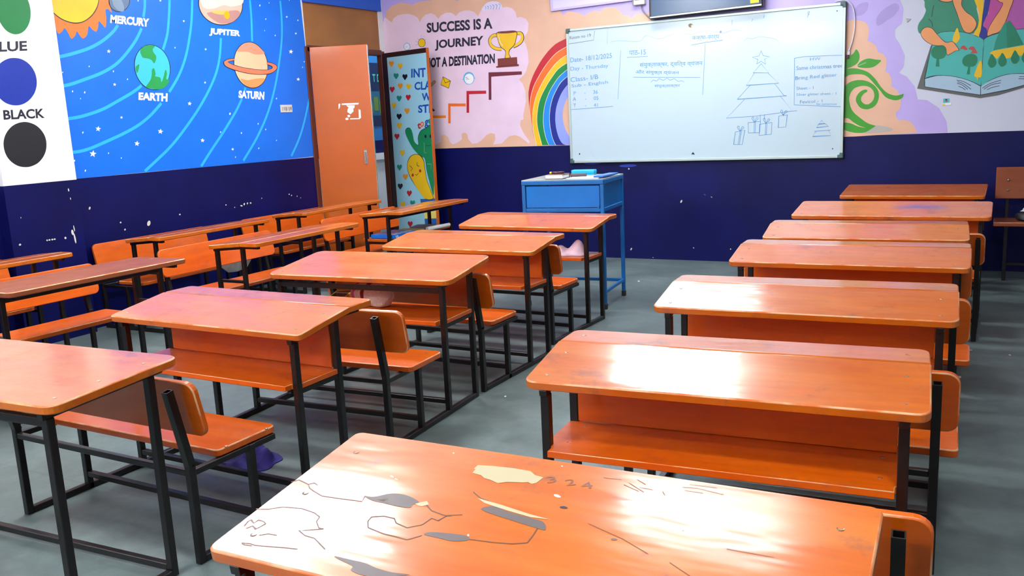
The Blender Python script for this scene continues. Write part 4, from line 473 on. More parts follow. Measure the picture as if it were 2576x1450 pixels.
   ('smooth',1,'wood_brown',[(-2.386,2.042),(-2.388,2.039),(-2.39,2.036),(-2.394,2.034),(-2.398,2.033),(-2.402,2.032),(-2.407,2.032),(-2.411,2.034),(-2.416,2.035),(-2.42,2.038),(-2.423,2.041),(-2.425,2.045),(-2.427,2.049),(-2.427,2.052),(-2.427,2.056),(-2.425,2.059),(-2.423,2.062),(-2.42,2.064),(-2.416,2.065),(-2.411,2.066),(-2.407,2.066),(-2.402,2.065),(-2.398,2.063),(-2.394,2.06),(-2.39,2.057),(-2.388,2.053),(-2.386,2.05),(-2.386,2.046)]),
   ('smooth',2,'white',[(-2.385,2.042),(-2.386,2.04),(-2.386,2.038),(-2.387,2.036),(-2.389,2.035),(-2.39,2.034),(-2.392,2.033),(-2.394,2.033),(-2.396,2.034),(-2.398,2.035),(-2.4,2.036),(-2.401,2.038),(-2.402,2.04),(-2.403,2.042),(-2.403,2.044),(-2.403,2.046),(-2.402,2.048),(-2.401,2.05),(-2.4,2.051),(-2.398,2.052),(-2.396,2.053),(-2.394,2.053),(-2.392,2.053),(-2.39,2.052),(-2.389,2.05),(-2.387,2.049),(-2.386,2.047),(-2.386,2.045)]),
   ('smooth',1,'grey',[(-2.137,1.974),(-2.137,1.972),(-2.138,1.97),(-2.139,1.969),(-2.141,1.967),(-2.143,1.966),(-2.145,1.966),(-2.147,1.966),(-2.15,1.966),(-2.152,1.967),(-2.154,1.968),(-2.155,1.97),(-2.156,1.972),(-2.157,1.974),(-2.157,1.976),(-2.157,1.978),(-2.156,1.98),(-2.155,1.982),(-2.154,1.983),(-2.152,1.984),(-2.149,1.985),(-2.147,1.985),(-2.145,1.985),(-2.143,1.984),(-2.141,1.982),(-2.139,1.981),(-2.138,1.979),(-2.137,1.977)]),
  ],
 },
 'leaf': {
  'hearts_painting': [
   ('smooth',1,'amber',[(.127,1.908),(.105,1.928),(.09,1.945),(.097,1.963),(.117,1.968),(.133,1.958),(.151,1.965),(.169,1.957),(.171,1.939),(.152,1.924)]),
   ('smooth',1,'yellow',[(.269,1.877),(.248,1.896),(.233,1.914),(.239,1.931),(.259,1.936),(.275,1.926),(.292,1.934),(.31,1.926),(.312,1.908),(.294,1.893)]),
   ('smooth',1,'mint',[(.193,1.783),(.171,1.802),(.156,1.819),(.162,1.837),(.182,1.842),(.198,1.832),(.216,1.84),(.234,1.832),(.237,1.814),(.218,1.799)]),
   ('smooth',1,'black',[(.335,1.765),(.314,1.784),(.299,1.802),(.305,1.819),(.325,1.824),(.34,1.814),(.358,1.822),(.376,1.815),(.378,1.797),(.36,1.782)]),
   ('smooth',1,'rb_red',[(.111,1.654),(.089,1.673),(.074,1.691),(.081,1.709),(.101,1.714),(.117,1.704),(.135,1.712),(.154,1.705),(.156,1.686),(.137,1.671)]),
   ('smooth',1,'amber',[(.249,1.681),(.228,1.7),(.213,1.717),(.219,1.735),(.239,1.74),(.254,1.73),(.272,1.738),(.29,1.731),(.293,1.713),(.274,1.697)]),
   ('smooth',1,'yellow',[(.384,1.668),(.363,1.687),(.348,1.704),(.354,1.721),(.374,1.726),(.389,1.717),(.407,1.725),(.424,1.717),(.427,1.699),(.408,1.684)]),
   ('smooth',1,'mint',[(.216,1.559),(.195,1.578),(.18,1.596),(.186,1.613),(.206,1.619),(.222,1.609),(.24,1.617),(.258,1.61),(.26,1.592),(.241,1.576)]),
   ('smooth',1,'rb_red',[(.365,1.562),(.344,1.581),(.33,1.598),(.336,1.616),(.355,1.621),(.371,1.612),(.388,1.62),(.406,1.612),(.408,1.595),(.39,1.579)]),
   ('smooth',1,'yellow',[(.121,1.492),(.099,1.511),(.084,1.529),(.09,1.546),(.11,1.552),(.126,1.542),(.145,1.551),(.163,1.543),(.165,1.525),(.146,1.509)]),
   ('smooth',1,'amber',[(.33,1.43),(.309,1.449),(.294,1.466),(.3,1.484),(.32,1.489),(.335,1.48),(.353,1.488),(.371,1.481),(.373,1.463),(.355,1.447)]),
   ('smooth',1,'black',[(.195,1.379),(.174,1.398),(.159,1.415),(.165,1.433),(.185,1.439),(.201,1.429),(.219,1.438),(.238,1.431),(.24,1.412),(.221,1.396)]),
   ('smooth',1,'yellow',[(.192,1.287),(.17,1.306),(.155,1.323),(.162,1.341),(.182,1.347),(.198,1.338),(.216,1.346),(.234,1.339),(.236,1.321),(.218,1.305)]),
   ('smooth',1,'rb_red',[(.137,1.178),(.115,1.197),(.099,1.214),(.106,1.233),(.126,1.239),(.142,1.229),(.161,1.238),(.179,1.231),(.182,1.213),(.162,1.196)]),
   ('smooth',1,'yellow',[(.208,1.011),(.186,1.029),(.171,1.046),(.177,1.065),(.198,1.071),(.214,1.062),(.232,1.071),(.25,1.064),(.252,1.046),(.233,1.029)]),
   ('smooth',1,'mint',[(.143,.861),(.121,.88),(.106,.897),(.112,.916),(.133,.922),(.149,.913),(.167,.923),(.186,.916),(.188,.898),(.169,.88)]),
   ('smooth',1,'amber',[(.23,.765),(.208,.784),(.193,.801),(.2,.82),(.22,.826),(.236,.817),(.254,.827),(.273,.82),(.275,.802),(.256,.784)]),
   ('smooth',1,'black',[(.133,.665),(.111,.683),(.095,.7),(.102,.719),(.122,.726),(.139,.717),(.157,.727),(.176,.721),(.178,.702),(.159,.684)]),
   ('smooth',1,'rb_red',[(.277,.596),(.256,.614),(.241,.631),(.247,.65),(.267,.657),(.283,.648),(.301,.658),(.32,.652),(.322,.633),(.303,.616)]),
   ('smooth',1,'yellow',[(.154,.475),(.132,.493),(.117,.51),(.123,.53),(.144,.537),(.16,.528),(.179,.538),(.198,.532),(.2,.513),(.181,.495)]),
   ('smooth',1,'mint',[(.321,.496),(.299,.514),(.284,.531),(.29,.55),(.31,.557),(.326,.548),(.344,.558),(.363,.552),(.365,.534),(.346,.516)]),
   ('smooth',1,'rb_red',[(.256,.275),(.235,.293),(.219,.31),(.226,.329),(.246,.337),(.262,.328),(.281,.339),(.299,.333),(.301,.314),(.282,.296)]),
  ],
  'classroom_lettering': [
   ('text', 1, 'blue_ink', 'INT', [(.437, 1.782), (.666, 1.773), (.67, 1.862), (.447, 1.867)], .03),
   ('text', 1, 'blue_ink', 'CLA', [(.476, 1.66), (.734, 1.65), (.738, 1.736), (.484, 1.735)], .03),
   ('text', 1, 'blue_ink', 'W', [(.579, 1.551), (.719, 1.547), (.727, 1.626), (.586, 1.622)], .03),
   ('text', 1, 'blue_ink', 'STI', [(.509, 1.436), (.703, 1.427), (.709, 1.515), (.516, 1.509)], .03),
   ('text', 1, 'red', 't', [(.483, 1.278), (.537, 1.28), (.539, 1.344), (.484, 1.334)], .03),
   ('text', 1, 'orange', 'o', [(.529, 1.291), (.588, 1.298), (.59, 1.354), (.53, 1.344)], .03),
   ('text', 1, 'blue_ink', 'g', [(.595, 1.28), (.653, 1.285), (.662, 1.365), (.603, 1.359)], .03),
   ('text', 1, 'rb_green', 'e', [(.657, 1.321), (.71, 1.325), (.715, 1.374), (.662, 1.371)], .03),
  ],
  'cactus_painting': [
   ('smooth',2,'ink',[(.69,.7),(.667,.628),(.626,.727),(.587,.855),(.567,.982),(.502,1.011),(.396,1.082),(.314,1.184),(.283,1.256),(.314,1.291),(.368,1.289),(.394,1.239),(.409,1.168),(.447,1.132),(.48,1.124),(.481,1.195),(.528,1.257),(.609,1.283),(.725,1.276)]),
   ('smooth',3,'cactus_green',[(.689,.696),(.667,.624),(.626,.723),(.594,.85),(.573,.978),(.509,1.006),(.402,1.078),(.321,1.179),(.289,1.251),(.321,1.286),(.374,1.285),(.401,1.235),(.416,1.163),(.453,1.127),(.487,1.12),(.487,1.191),(.534,1.253),(.615,1.279),(.724,1.272)]),
   ('smooth',4,'ink',[(.619,1.202),(.618,1.198),(.617,1.195),(.614,1.192),(.612,1.189),(.608,1.187),(.605,1.186),(.601,1.185),(.598,1.186),(.594,1.187),(.592,1.189),(.589,1.192),(.588,1.195),(.587,1.199),(.587,1.203),(.588,1.207),(.589,1.21),(.591,1.213),(.594,1.216),(.598,1.218),(.601,1.219),(.605,1.22),(.608,1.219),(.611,1.218),(.614,1.216),(.617,1.213),(.618,1.21),(.619,1.206)]),
   ('smooth',4,'ink',[(.695,1.201),(.694,1.197),(.693,1.194),(.691,1.19),(.688,1.188),(.685,1.186),(.682,1.184),(.678,1.184),(.675,1.185),(.672,1.186),(.67,1.188),(.668,1.191),(.666,1.194),(.665,1.198),(.665,1.201),(.666,1.205),(.668,1.209),(.67,1.212),(.672,1.215),(.675,1.217),(.679,1.218),(.682,1.218),(.685,1.218),(.688,1.216),(.691,1.214),(.693,1.212),(.694,1.208),(.695,1.205)]),
   ('sline',4,'ink',[(.599,1.119),(.642,1.107),(.681,1.12)],.004),
   ('line',4,'leaf_pale',[(.574,1.14),(.569,1.041),(.598,1.041)],.006),
   ('line',4,'leaf_pale',[(.602,.928),(.668,.929),(.652,.879)],.005),
  ],
  'mango_painting': [
   ('smooth',4,'ink',[(.663,.584),(.544,.58),(.449,.654),(.344,.754),(.284,.847),(.282,.935),(.329,1.0),(.408,1.028),(.499,1.021),(.554,.964),(.563,.878),(.585,.765),(.641,.652)]),
   ('smooth',5,'yellow',[(.657,.587),(.537,.583),(.442,.657),(.351,.757),(.291,.85),(.288,.93),(.335,.995),(.415,1.024),(.491,1.016),(.547,.959),(.557,.881),(.579,.768),(.634,.655)]),
   ('poly',3,'yellow',[(.702,.823),(.724,.823),(.701,.589),(.668,.588)]),
   ('line',6,'ink',[(.319,.913),(.365,.884),(.332,.859)],.006),
   ('line',6,'ink',[(.448,.949),(.44,.918),(.475,.904)],.006),
   ('smooth',6,'red',[(.378,.817),(.377,.813),(.376,.809),(.373,.806),(.37,.804),(.366,.802),(.362,.801),(.358,.8),(.354,.8),(.35,.802),(.347,.804),(.345,.806),(.343,.809),(.342,.812),(.342,.816),(.343,.82),(.344,.823),(.347,.826),(.35,.829),(.354,.831),(.358,.832),(.362,.832),(.366,.832),(.369,.831),(.373,.829),(.375,.827),(.377,.823),(.378,.82)]),
   ('smooth',6,'red',[(.502,.861),(.501,.857),(.5,.854),(.497,.851),(.494,.848),(.49,.846),(.487,.845),(.483,.845),(.479,.845),(.475,.846),(.472,.848),(.469,.851),(.467,.854),(.467,.857),(.466,.861),(.467,.864),(.469,.868),(.471,.871),(.474,.873),(.478,.875),(.482,.876),(.486,.877),(.49,.876),(.493,.875),(.497,.873),(.499,.871),(.501,.868),(.502,.864)]),
   ('sline',6,'ink',[(.398,.827),(.425,.817),(.455,.84)],.005),
   ('poly',2,'pot_blue',[(.452,.575),(.707,.585),(.706,.523),(.463,.502)]),
   ('poly',2,'pot_yellow',[(.505,.489),(.708,.497),(.702,.389),(.507,.376)]),
   ('poly',2,'pot_blue',[(.502,.376),(.701,.388),(.695,.281),(.505,.271)]),
  ],
 },
 'oleaf': {
  'torn_sticker': [
   ('poly',1,'white',[(.262,1.548),(.425,1.546),(.416,1.531),(.261,1.534)]),
   ('poly',1,'white',[(.231,1.544),(.249,1.548),(.241,1.513),(.228,1.495)]),
   ('poly',1,'white',[(.303,1.53),(.383,1.526),(.379,1.503),(.367,1.497),(.368,1.472),(.337,1.447),(.309,1.468),(.314,1.494),(.325,1.506)]),
   ('poly',1,'white',[(.416,1.489),(.435,1.48),(.433,1.41),(.418,1.398),(.326,1.4),(.334,1.41),(.414,1.408)]),
   ('smooth',1,'white',[(.332,1.43),(.332,1.428),(.331,1.426),(.329,1.424),(.327,1.422),(.324,1.421),(.321,1.42),(.318,1.42),(.316,1.421),(.313,1.422),(.31,1.423),(.309,1.425),(.307,1.427),(.306,1.429),(.306,1.432),(.307,1.434),(.308,1.436),(.31,1.438),(.312,1.44),(.314,1.441),(.317,1.442),(.32,1.442),(.323,1.441),(.326,1.44),(.328,1.439),(.33,1.437),(.331,1.435),(.332,1.433)]),
   ('smooth',1,'white',[(.315,1.405),(.314,1.403),(.313,1.401),(.311,1.399),(.308,1.397),(.305,1.396),(.302,1.395),(.299,1.395),(.296,1.396),(.293,1.396),(.29,1.398),(.288,1.4),(.286,1.402),(.285,1.404),(.285,1.407),(.285,1.409),(.287,1.411),(.289,1.413),(.291,1.415),(.294,1.416),(.297,1.417),(.301,1.417),(.304,1.416),(.307,1.415),(.31,1.414),(.312,1.412),(.314,1.41),(.314,1.408)]),
  ],
 },
 'r1': {
  'bare_wood_patch': [
   ('poly',1,'bare',[(-.189,.355),(-.19,.369),(-.194,.37),(-.193,.384),(-.162,.389),(-.121,.392),(-.085,.391),(-.07,.38),(-.052,.377),(-.056,.356),(-.063,.35),(-.072,.354),(-.081,.35),(-.11,.344),(-.125,.335),(-.144,.342),(-.158,.344),(-.169,.352)]),
   ('poly',1,'bare',[(-.238,.23),(-.221,.244),(-.211,.235),(-.22,.226),(-.229,.226)]),
   ('poly',1,'bare',[(-.317,.222),(-.295,.231),(-.294,.226),(-.301,.218)]),
   ('poly',1,'bare',[(-.136,.279),(-.088,.272),(-.022,.259),(.018,.254),(-.019,.251),(-.066,.258),(-.117,.268)]),
  ],
  'grey_worn_patch': [
   ('smooth',1,'greywood',[(-.345,.225),(-.325,.228),(-.3,.247),(-.268,.25),(-.233,.237),(-.24,.227),(-.239,.216),(-.26,.213),(-.295,.215),(-.32,.216)]),
   ('smooth',1,'greywood',[(-.113,.249),(-.096,.263),(-.062,.255),(-.018,.249),(.009,.244),(.022,.224),(.002,.225),(-.038,.232),(-.078,.239)]),
   ('smooth',1,'greywood',[(-.169,.151),(-.16,.161),(-.122,.168),(-.096,.169),(-.088,.16),(-.111,.149),(-.142,.15)]),
   ('smooth',1,'greywood',[(-.281,.052),(-.253,.052),(-.219,.052),(-.195,.047),(-.163,.045),(-.131,.049),(-.158,.036),(-.199,.024),(-.229,.028),(-.233,.037),(-.242,.041),(-.264,.046)]),
  ],
  'crack_line': [
   ('line',1,'crackline',[(-.288,.156),(-.29,.17),(-.27,.179),(-.247,.178),(-.236,.167),(-.209,.16),(-.188,.176),(-.183,.198),(-.168,.195),(-.161,.214),(-.136,.224)],.0022),
   ('line',1,'crackline',[(-.288,.156),(-.276,.14),(-.238,.132),(-.212,.131),(-.189,.129),(-.171,.148)],.0022),
   ('line',1,'crackline',[(-.089,.162),(-.048,.166),(-.014,.172),(.009,.182),(.009,.204),(.007,.227)],.0022),
   ('line',1,'crackline',[(-.527,.128),(-.496,.134),(-.473,.149),(-.434,.155),(-.401,.15),(-.383,.142),(-.379,.128),(-.362,.113),(-.351,.113),(-.374,.102),(-.391,.095),(-.371,.086),(-.348,.084),(-.331,.075),(-.309,.063)],.0022),
   ('line',1,'crackline',[(-.5,.076),(-.504,.09),(-.502,.096),(-.489,.089),(-.488,.1),(-.476,.099),(-.466,.094),(-.47,.08),(-.472,.075),(-.485,.081),(-.491,.071)],.0022),
   ('line',1,'crackline',[(-.466,.033),(-.451,.036),(-.436,.035),(-.418,.038),(-.383,.045),(-.356,.049)],.0022),
   ('line',1,'crackline',[(-.466,.033),(-.457,.03),(-.441,.032)],.0022),
   ('line',1,'crackline',[(-.519,.226),(-.509,.238),(-.479,.229),(-.467,.218),(-.455,.213),(-.425,.202),(-.388,.204),(-.338,.208),(-.344,.226)],.0022),
   ('line',1,'crackline',[(-.479,.229),(-.471,.237),(-.459,.232)],.0022),
   ('line',1,'crackline',[(-.452,.061),(-.439,.07),(-.42,.071)],.0022),
   ('line',1,'crackline',[(-.154,.295),(-.13,.28),(-.101,.273)],.0022),
   ('line',1,'crackline',[(-.214,.232),(-.196,.219),(-.167,.213),(-.152,.214)],.0022),
   ('line',1,'crackline',[(.097,.394),(.13,.38)],.0012),
   ('line',1,'crackline',[(.104,.402),(.139,.38)],.0012),
   ('line',1,'crackline',[(.114,.417),(.134,.405)],.0012),
   ('line',1,'crackline',[(.126,.393),(.151,.392)],.0012),
   ('line',1,'crackline',[(.198,.414),(.221,.418),(.27,.41)],.0012),
   ('line',1,'crackline',[(.204,.405),(.236,.405)],.0012),
   ('line',1,'crackline',[(.207,.426),(.254,.428)],.0012),
   ('line',1,'crackline',[(.169,.391),(.177,.38)],.0012),
   ('line',1,'crackline',[(.054,.406),(.088,.409)],.0012),
   ('line',1,'crackline',[(.083,.262),(.151,.238),(.202,.212)],.0012),
   ('line',1,'crackline',[(.24,.201),(.277,.179)],.0012),
   ('line',1,'crackline',[(.312,.26),(.383,.26)],.0012),
  ],
  'pencil_numbers': [
   ('text', 1, 'pencil', '3', [(-.036, .36), (-.021, .369), (-.033, .387), (-.048, .38)], .0),
   ('text', 1, 'pencil', '2', [(-.0, .362), (.016, .37), (.004, .388), (-.011, .38)], .0),
   ('text', 1, 'pencil', '4', [(.03, .36), (.05, .368), (.038, .387), (.02, .379)], .0),
  ],
  'stuck_fleck': [
   ('smooth',1,'fleck',[(-.329,.299),(-.33,.297),(-.333,.297),(-.337,.299),(-.339,.301),(-.339,.303),(-.336,.303),(-.332,.301)]),
   ('smooth',1,'fleck',[(-.316,.293),(-.317,.292),(-.319,.292),(-.322,.293),(-.324,.294),(-.323,.296),(-.321,.295),(-.318,.294)]),
   ('smooth',1,'fleck',[(-.383,.224),(-.383,.223),(-.384,.222),(-.386,.223),(-.387,.225),(-.387,.227),(-.386,.227),(-.384,.226)]),
   ('smooth',1,'fleck',[(-.093,.171),(-.093,.169),(-.094,.169),(-.096,.17),(-.097,.172),(-.097,.174),(-.096,.175),(-.095,.174)]),
   ('smooth',1,'fleck',[(.006,.324),(.004,.322),(-.001,.322),(-.006,.324),(-.009,.328),(-.007,.33),(-.002,.33),(.003,.327)]),
   ('smooth',1,'fleck',[(.236,.292),(.236,.289),(.234,.288),(.233,.29),(.232,.293),(.232,.296),(.234,.297),(.235,.295)]),
   ('smooth',1,'fleck',[(-.262,.413),(-.262,.411),(-.263,.411),(-.265,.412),(-.266,.414),(-.266,.415),(-.265,.415),(-.263,.414)]),
   ('smooth',1,'fleck',[(-.033,.423),(-.034,.422),(-.035,.422),(-.036,.423),(-.037,.424),(-.037,.426),(-.036,.426),(-.034,.425)]),
   ('smooth',1,'ink',[(.031,.296),(.03,.293),(.025,.292),(.02,.292),(.017,.294),(.018,.297),(.023,.299),(.028,.298)]),
   ('smooth',1,'greywood',[(.144,.234),(.143,.232),(.14,.23),(.136,.23),(.134,.232),(.135,.234),(.138,.235),(.142,.235)]),
  ],
 },
}
# ---------------------------------------------------------------- colours and materials
def lin(h):
    c = [int(h[i:i + 2], 16) / 255 for i in (0, 2, 4)]
    return tuple((v / 12.92 if v <= 0.04045 else ((v + 0.055) / 1.055) ** 2.4) for v in c) + (1,)
MATS = {}
def mat(name, col, rough=0.5, metal=0.0, coat=0.0, spec=0.5, noise=0.0, nscale=6.0, bump=0.0, bscale=40.0, emit=None, coat_rough=0.1):
    if name in MATS: return MATS[name]
    m = bpy.data.materials.new(name); m.use_nodes = True; MATS[name] = m
    nt = m.node_tree; b = nt.nodes['Principled BSDF']
    c = lin(col) if isinstance(col, str) else col
    b.inputs['Base Color'].default_value = c; b.inputs['Roughness'].default_value = rough
    b.inputs['Metallic'].default_value = metal; b.inputs['Coat Weight'].default_value = coat
    b.inputs['Coat Roughness'].default_value = coat_rough; b.inputs['Specular IOR Level'].default_value = spec
    if noise:
        tc = nt.nodes.new('ShaderNodeTexCoord'); n = nt.nodes.new('ShaderNodeTexNoise'); n.inputs['Scale'].default_value = nscale
        n.inputs['Detail'].default_value = 5
        mp = nt.nodes.new('ShaderNodeMapRange'); mp.inputs[1].default_value = 0.3; mp.inputs[2].default_value = 0.7
        mp.inputs[3].default_value = 1 - noise; mp.inputs[4].default_value = 1 + noise
        mx = nt.nodes.new('ShaderNodeMix'); mx.data_type = 'RGBA'; mx.blend_type = 'MULTIPLY'; mx.inputs[0].default_value = 1
        mx.inputs[6].default_value = c
        nt.links.new(tc.outputs['Object'], n.inputs['Vector']); nt.links.new(n.outputs['Fac'], mp.inputs[0])
        cc = nt.nodes.new('ShaderNodeCombineColor')
        for i in range(3): nt.links.new(mp.outputs[0], cc.inputs[i])
        nt.links.new(cc.outputs[0], mx.inputs[7]); nt.links.new(mx.outputs[2], b.inputs['Base Color'])
    if bump:
        tc = nt.nodes.new('ShaderNodeTexCoord'); n = nt.nodes.new('ShaderNodeTexNoise'); n.inputs['Scale'].default_value = bscale
        bp = nt.nodes.new('ShaderNodeBump'); bp.inputs['Strength'].default_value = bump; bp.inputs['Distance'].default_value = 0.01
        nt.links.new(tc.outputs['Object'], n.inputs['Vector']); nt.links.new(n.outputs['Fac'], bp.inputs['Height'])
        nt.links.new(bp.outputs[0], b.inputs['Normal'])
    if emit:
        b.inputs['Emission Color'].default_value = lin(emit[0]); b.inputs['Emission Strength'].default_value = emit[1]
    return m
PAINT = dict(lilac='bfaeea', lilac_dark='ac9ad8', lilac_pale='e6dcf4', peach='e6b798', pink='ecd0e2', pink_white='f0e4ee', ink='1f1f30', black='15151c',
    yellow='f2c312', brown='7d3324', cream='efe6c8', maroon='702330', red='c01f2b', orange='f2701e', orange_light='f58a1e', skyblue='5fb4dc',
    white='f4f6f6', grey='8d8f9c', skin='d89a74', rb_red='c4202c', rb_green='0c8a3c', rb_blue='1f8ae8', navy_paint='13288c', periwinkle='93a2ea',
    leaf='3a9c1e', leaf_pale='8cc08c', stone='b9b3a8', green_shirt='2c8a68', skin_paint='f0a060', pink_shirt='c04a98', violet_shirt='b458a8',
    dark_grey='606460', teal='46b8ac', page='a8c6d8', tree_green='0c8058', brick='b84a42', fir_light='1c9478', fir_dark='0e8460',
    sky='0070e4', orange_flame='f57a22', sun_yellow='fbc60c', mercury='5d7894', mercury_light='7e96ac', jup_top='e0b9a2', jup_light='f0dcc8', jup_low='bd8a80',
    jup_spot='f0b400', jup_yellow='ecc060', earth_sea='3cc4f2', earth_green='1c9a48', sat_body='efc69a', sat_top='e89878', sat_low='f09a58', sat_ring='ee7f5a',
    orbit='28b4f6', chart_white='eef2f2', dot_green='0a7a3a', dot_blue='0a2e9c', dot_black='1c1e22', chip='d8d4c4', navy_light='3c4ca0', navy_bright='1c3cb0',
    marker='5c9ccc', marker_black='5c6a78', marker_faint='9cc0d6', wood_brown='8a7448', amber='f09a1c', mint='1c9480', blue_ink='1f50b4', cactus_green='178a54',
    bare='b8ab84', greywood='5e5250', crackline='5c3a2c', pencil='7c4a3a', fleck='dfe4ea', pot_blue='2a62b0', pot_yellow='f4dc70', leaf_blue='a2dcf0')
def paint(n): return mat('paint_' + n, PAINT[n], 0.42, noise=0.05, nscale=5, bump=0.08, bscale=25)

def nodes_of(name):
    m = bpy.data.materials.new(name); m.use_nodes = True
    nt = m.node_tree; return m, nt, nt.nodes['Principled BSDF']
def N(nt, t, **kw):
    n = nt.nodes.new(t)
    for k, v in kw.items():
        if k.startswith('i_'): n.inputs[k[2:].replace('_', ' ')].default_value = v
        else: setattr(n, k, v)
    return n
def ramp(nt, src, stops):
    r = nt.nodes.new('ShaderNodeValToRGB'); e = r.color_ramp.elements
    while len(e) < len(stops): e.new(0.5)
    for el, (p, c) in zip(e, stops): el.position = p; el.color = c if len(c) == 4 else tuple(c) + (1,)
    nt.links.new(src, r.inputs[0]); return r.outputs[0]
def mixc(nt, fac, a, b, mode='MIX'):
    m = nt.nodes.new('ShaderNodeMix'); m.data_type = 'RGBA'; m.blend_type = mode
    for s, v in ((0, fac), (6, a), (7, b)):
        if isinstance(v, (int, float)): m.inputs[s].default_value = v
        elif isinstance(v, tuple): m.inputs[s].default_value = v
        else: nt.links.new(v, m.inputs[s])
    return m.outputs[2]
def g(v): return (v, v, v, 1)

def wood(name, a='cf5a12', b='d8711f', dark='8a3410', stain=0.5, rough=0.3, coat=0.7, extra=None):
    """varnished orange-painted board: streaky colour, dark rubs, glossy clear coat"""
    m, nt, bs = nodes_of(name)
    tc = N(nt, 'ShaderNodeTexCoord'); oi = N(nt, 'ShaderNodeObjectInfo')
    off = N(nt, 'ShaderNodeVectorMath', operation='SCALE'); nt.links.new(oi.outputs['Location'], off.inputs[0]); off.inputs['Scale'].default_value = 3.7
    ad = N(nt, 'ShaderNodeVectorMath', operation='ADD'); nt.links.new(tc.outputs['Object'], ad.inputs[0]); nt.links.new(off.outputs[0], ad.inputs[1])
    mp = N(nt, 'ShaderNodeMapping'); mp.inputs['Scale'].default_value = (1.2, 5, 5); nt.links.new(ad.outputs[0], mp.inputs[0])
    n1 = N(nt, 'ShaderNodeTexNoise', i_Scale=2.2, i_Detail=6.0, i_Roughness=0.6); nt.links.new(mp.outputs[0], n1.inputs['Vector'])
    col = ramp(nt, n1.outputs['Fac'], [(0.3, lin(a)), (0.7, lin(b))])
    n2 = N(nt, 'ShaderNodeTexNoise', i_Scale=7.0, i_Detail=8.0, i_Roughness=0.7); nt.links.new(ad.outputs[0], n2.inputs['Vector'])
    f2 = ramp(nt, n2.outputs['Fac'], [(0.57, g(0)), (0.71, g(stain))])
    col = mixc(nt, f2, col, lin('6b4a44'))
    mp3 = N(nt, 'ShaderNodeMapping'); mp3.inputs['Scale'].default_value = (3, 26, 20); nt.links.new(ad.outputs[0], mp3.inputs[0])
    n3 = N(nt, 'ShaderNodeTexNoise', i_Scale=2.0, i_Detail=4.0); nt.links.new(mp3.outputs[0], n3.inputs['Vector'])
    col = mixc(nt, 0.35, col, ramp(nt, n3.outputs['Fac'], [(0.3, g(0.62)), (0.7, g(1))]), 'MULTIPLY')
    if extra: col = extra(nt, tc, col)
    nt.links.new(col, bs.inputs['Base Color'])
    r = ramp(nt, n2.outputs['Fac'], [(0.35, g(rough)), (0.75, g(rough + 0.2))]); nt.links.new(r, bs.inputs['Roughness'])
    bs.inputs['Coat Weight'].default_value = coat; bs.inputs['Coat IOR'].default_value = 1.57; bs.inputs['Specular IOR Level'].default_value = 0.3
    cr = ramp(nt, n1.outputs['Fac'], [(0.3, g(0.10)), (0.75, g(0.24))]); nt.links.new(cr, bs.inputs['Coat Roughness'])
    n4 = N(nt, 'ShaderNodeTexNoise', i_Scale=1.6, i_Detail=3.0); nt.links.new(mp.outputs[0], n4.inputs['Vector'])
    bp = N(nt, 'ShaderNodeBump', i_Strength=0.16, i_Distance=0.02); nt.links.new(n4.outputs['Fac'], bp.inputs['Height'])
    nt.links.new(bp.outputs[0], bs.inputs['Normal']); nt.links.new(bp.outputs[0], bs.inputs['Coat Normal'])
    MATS[name] = m; return m
wood('orange_board', 'c65a04', 'd27010', coat=0.85, stain=0.65); wood('orange_seat', 'd05402', 'dc6406', stain=0.25, coat=0.45)
wood('brown_board', '8a4526', '9c5230', stain=0.3, rough=0.45, coat=0.25)
def blue_spill(nt, tc, col):
    sp = N(nt, 'ShaderNodeMapping'); sp.inputs['Location'].default_value = (-0.14, -0.25, 0); nt.links.new(tc.outputs['Object'], sp.inputs[0])
    nn = N(nt, 'ShaderNodeTexNoise', i_Scale=5.0, i_Detail=4.0); nt.links.new(tc.outputs['Object'], nn.inputs['Vector'])
    sc = N(nt, 'ShaderNodeVectorMath', operation='MULTIPLY'); sc.inputs[1].default_value = (3.6, 9.0, 0); nt.links.new(sp.outputs[0], sc.inputs[0])
    ln = N(nt, 'ShaderNodeVectorMath', operation='LENGTH'); nt.links.new(sc.outputs[0], ln.inputs[0])
    a = N(nt, 'ShaderNodeMath', operation='MULTIPLY_ADD'); a.inputs[1].default_value = 1.6; nt.links.new(nn.outputs['Fac'], a.inputs[0]); nt.links.new(ln.outputs['Value'], a.inputs[2])
    f = ramp(nt, a.outputs[0], [(0.9, g(0.85)), (1.0, g(0.0))])
    mr = N(nt, 'ShaderNodeMath', operation='MULTIPLY'); mr.inputs[1].default_value = 0.55; nt.links.new(a.outputs[0], mr.inputs[0])
    f = ramp(nt, mr.outputs[0], [(0.5, g(0.8)), (0.85, g(0.0))])
    return mixc(nt, f, col, lin('3b3f8c'))
wood('blue_stained_board', extra=blue_spill)
def worn_edge():
    m, nt, bs = nodes_of('worn_edge'); MATS['worn_edge'] = m
    tc = N(nt, 'ShaderNodeTexCoord'); oi = N(nt, 'ShaderNodeObjectInfo')
    ad = N(nt, 'ShaderNodeVectorMath', operation='ADD'); nt.links.new(tc.outputs['Object'], ad.inputs[0]); nt.links.new(oi.outputs['Location'], ad.inputs[1])
    n = N(nt, 'ShaderNodeTexNoise', i_Scale=9.0, i_Detail=6.0); nt.links.new(ad.outputs[0], n.inputs['Vector'])
    nt.links.new(ramp(nt, n.outputs['Fac'], [(0.42, lin('d8681c')), (0.56, lin('dca878'))]), bs.inputs['Base Color'])
    bs.inputs['Roughness'].default_value = 0.45
worn_edge()
mat('black_metal', '15100f', 0.33, noise=0.35, nscale=30, spec=0.5)
mat('screw_steel', '8c8478', 0.35, metal=0.8)
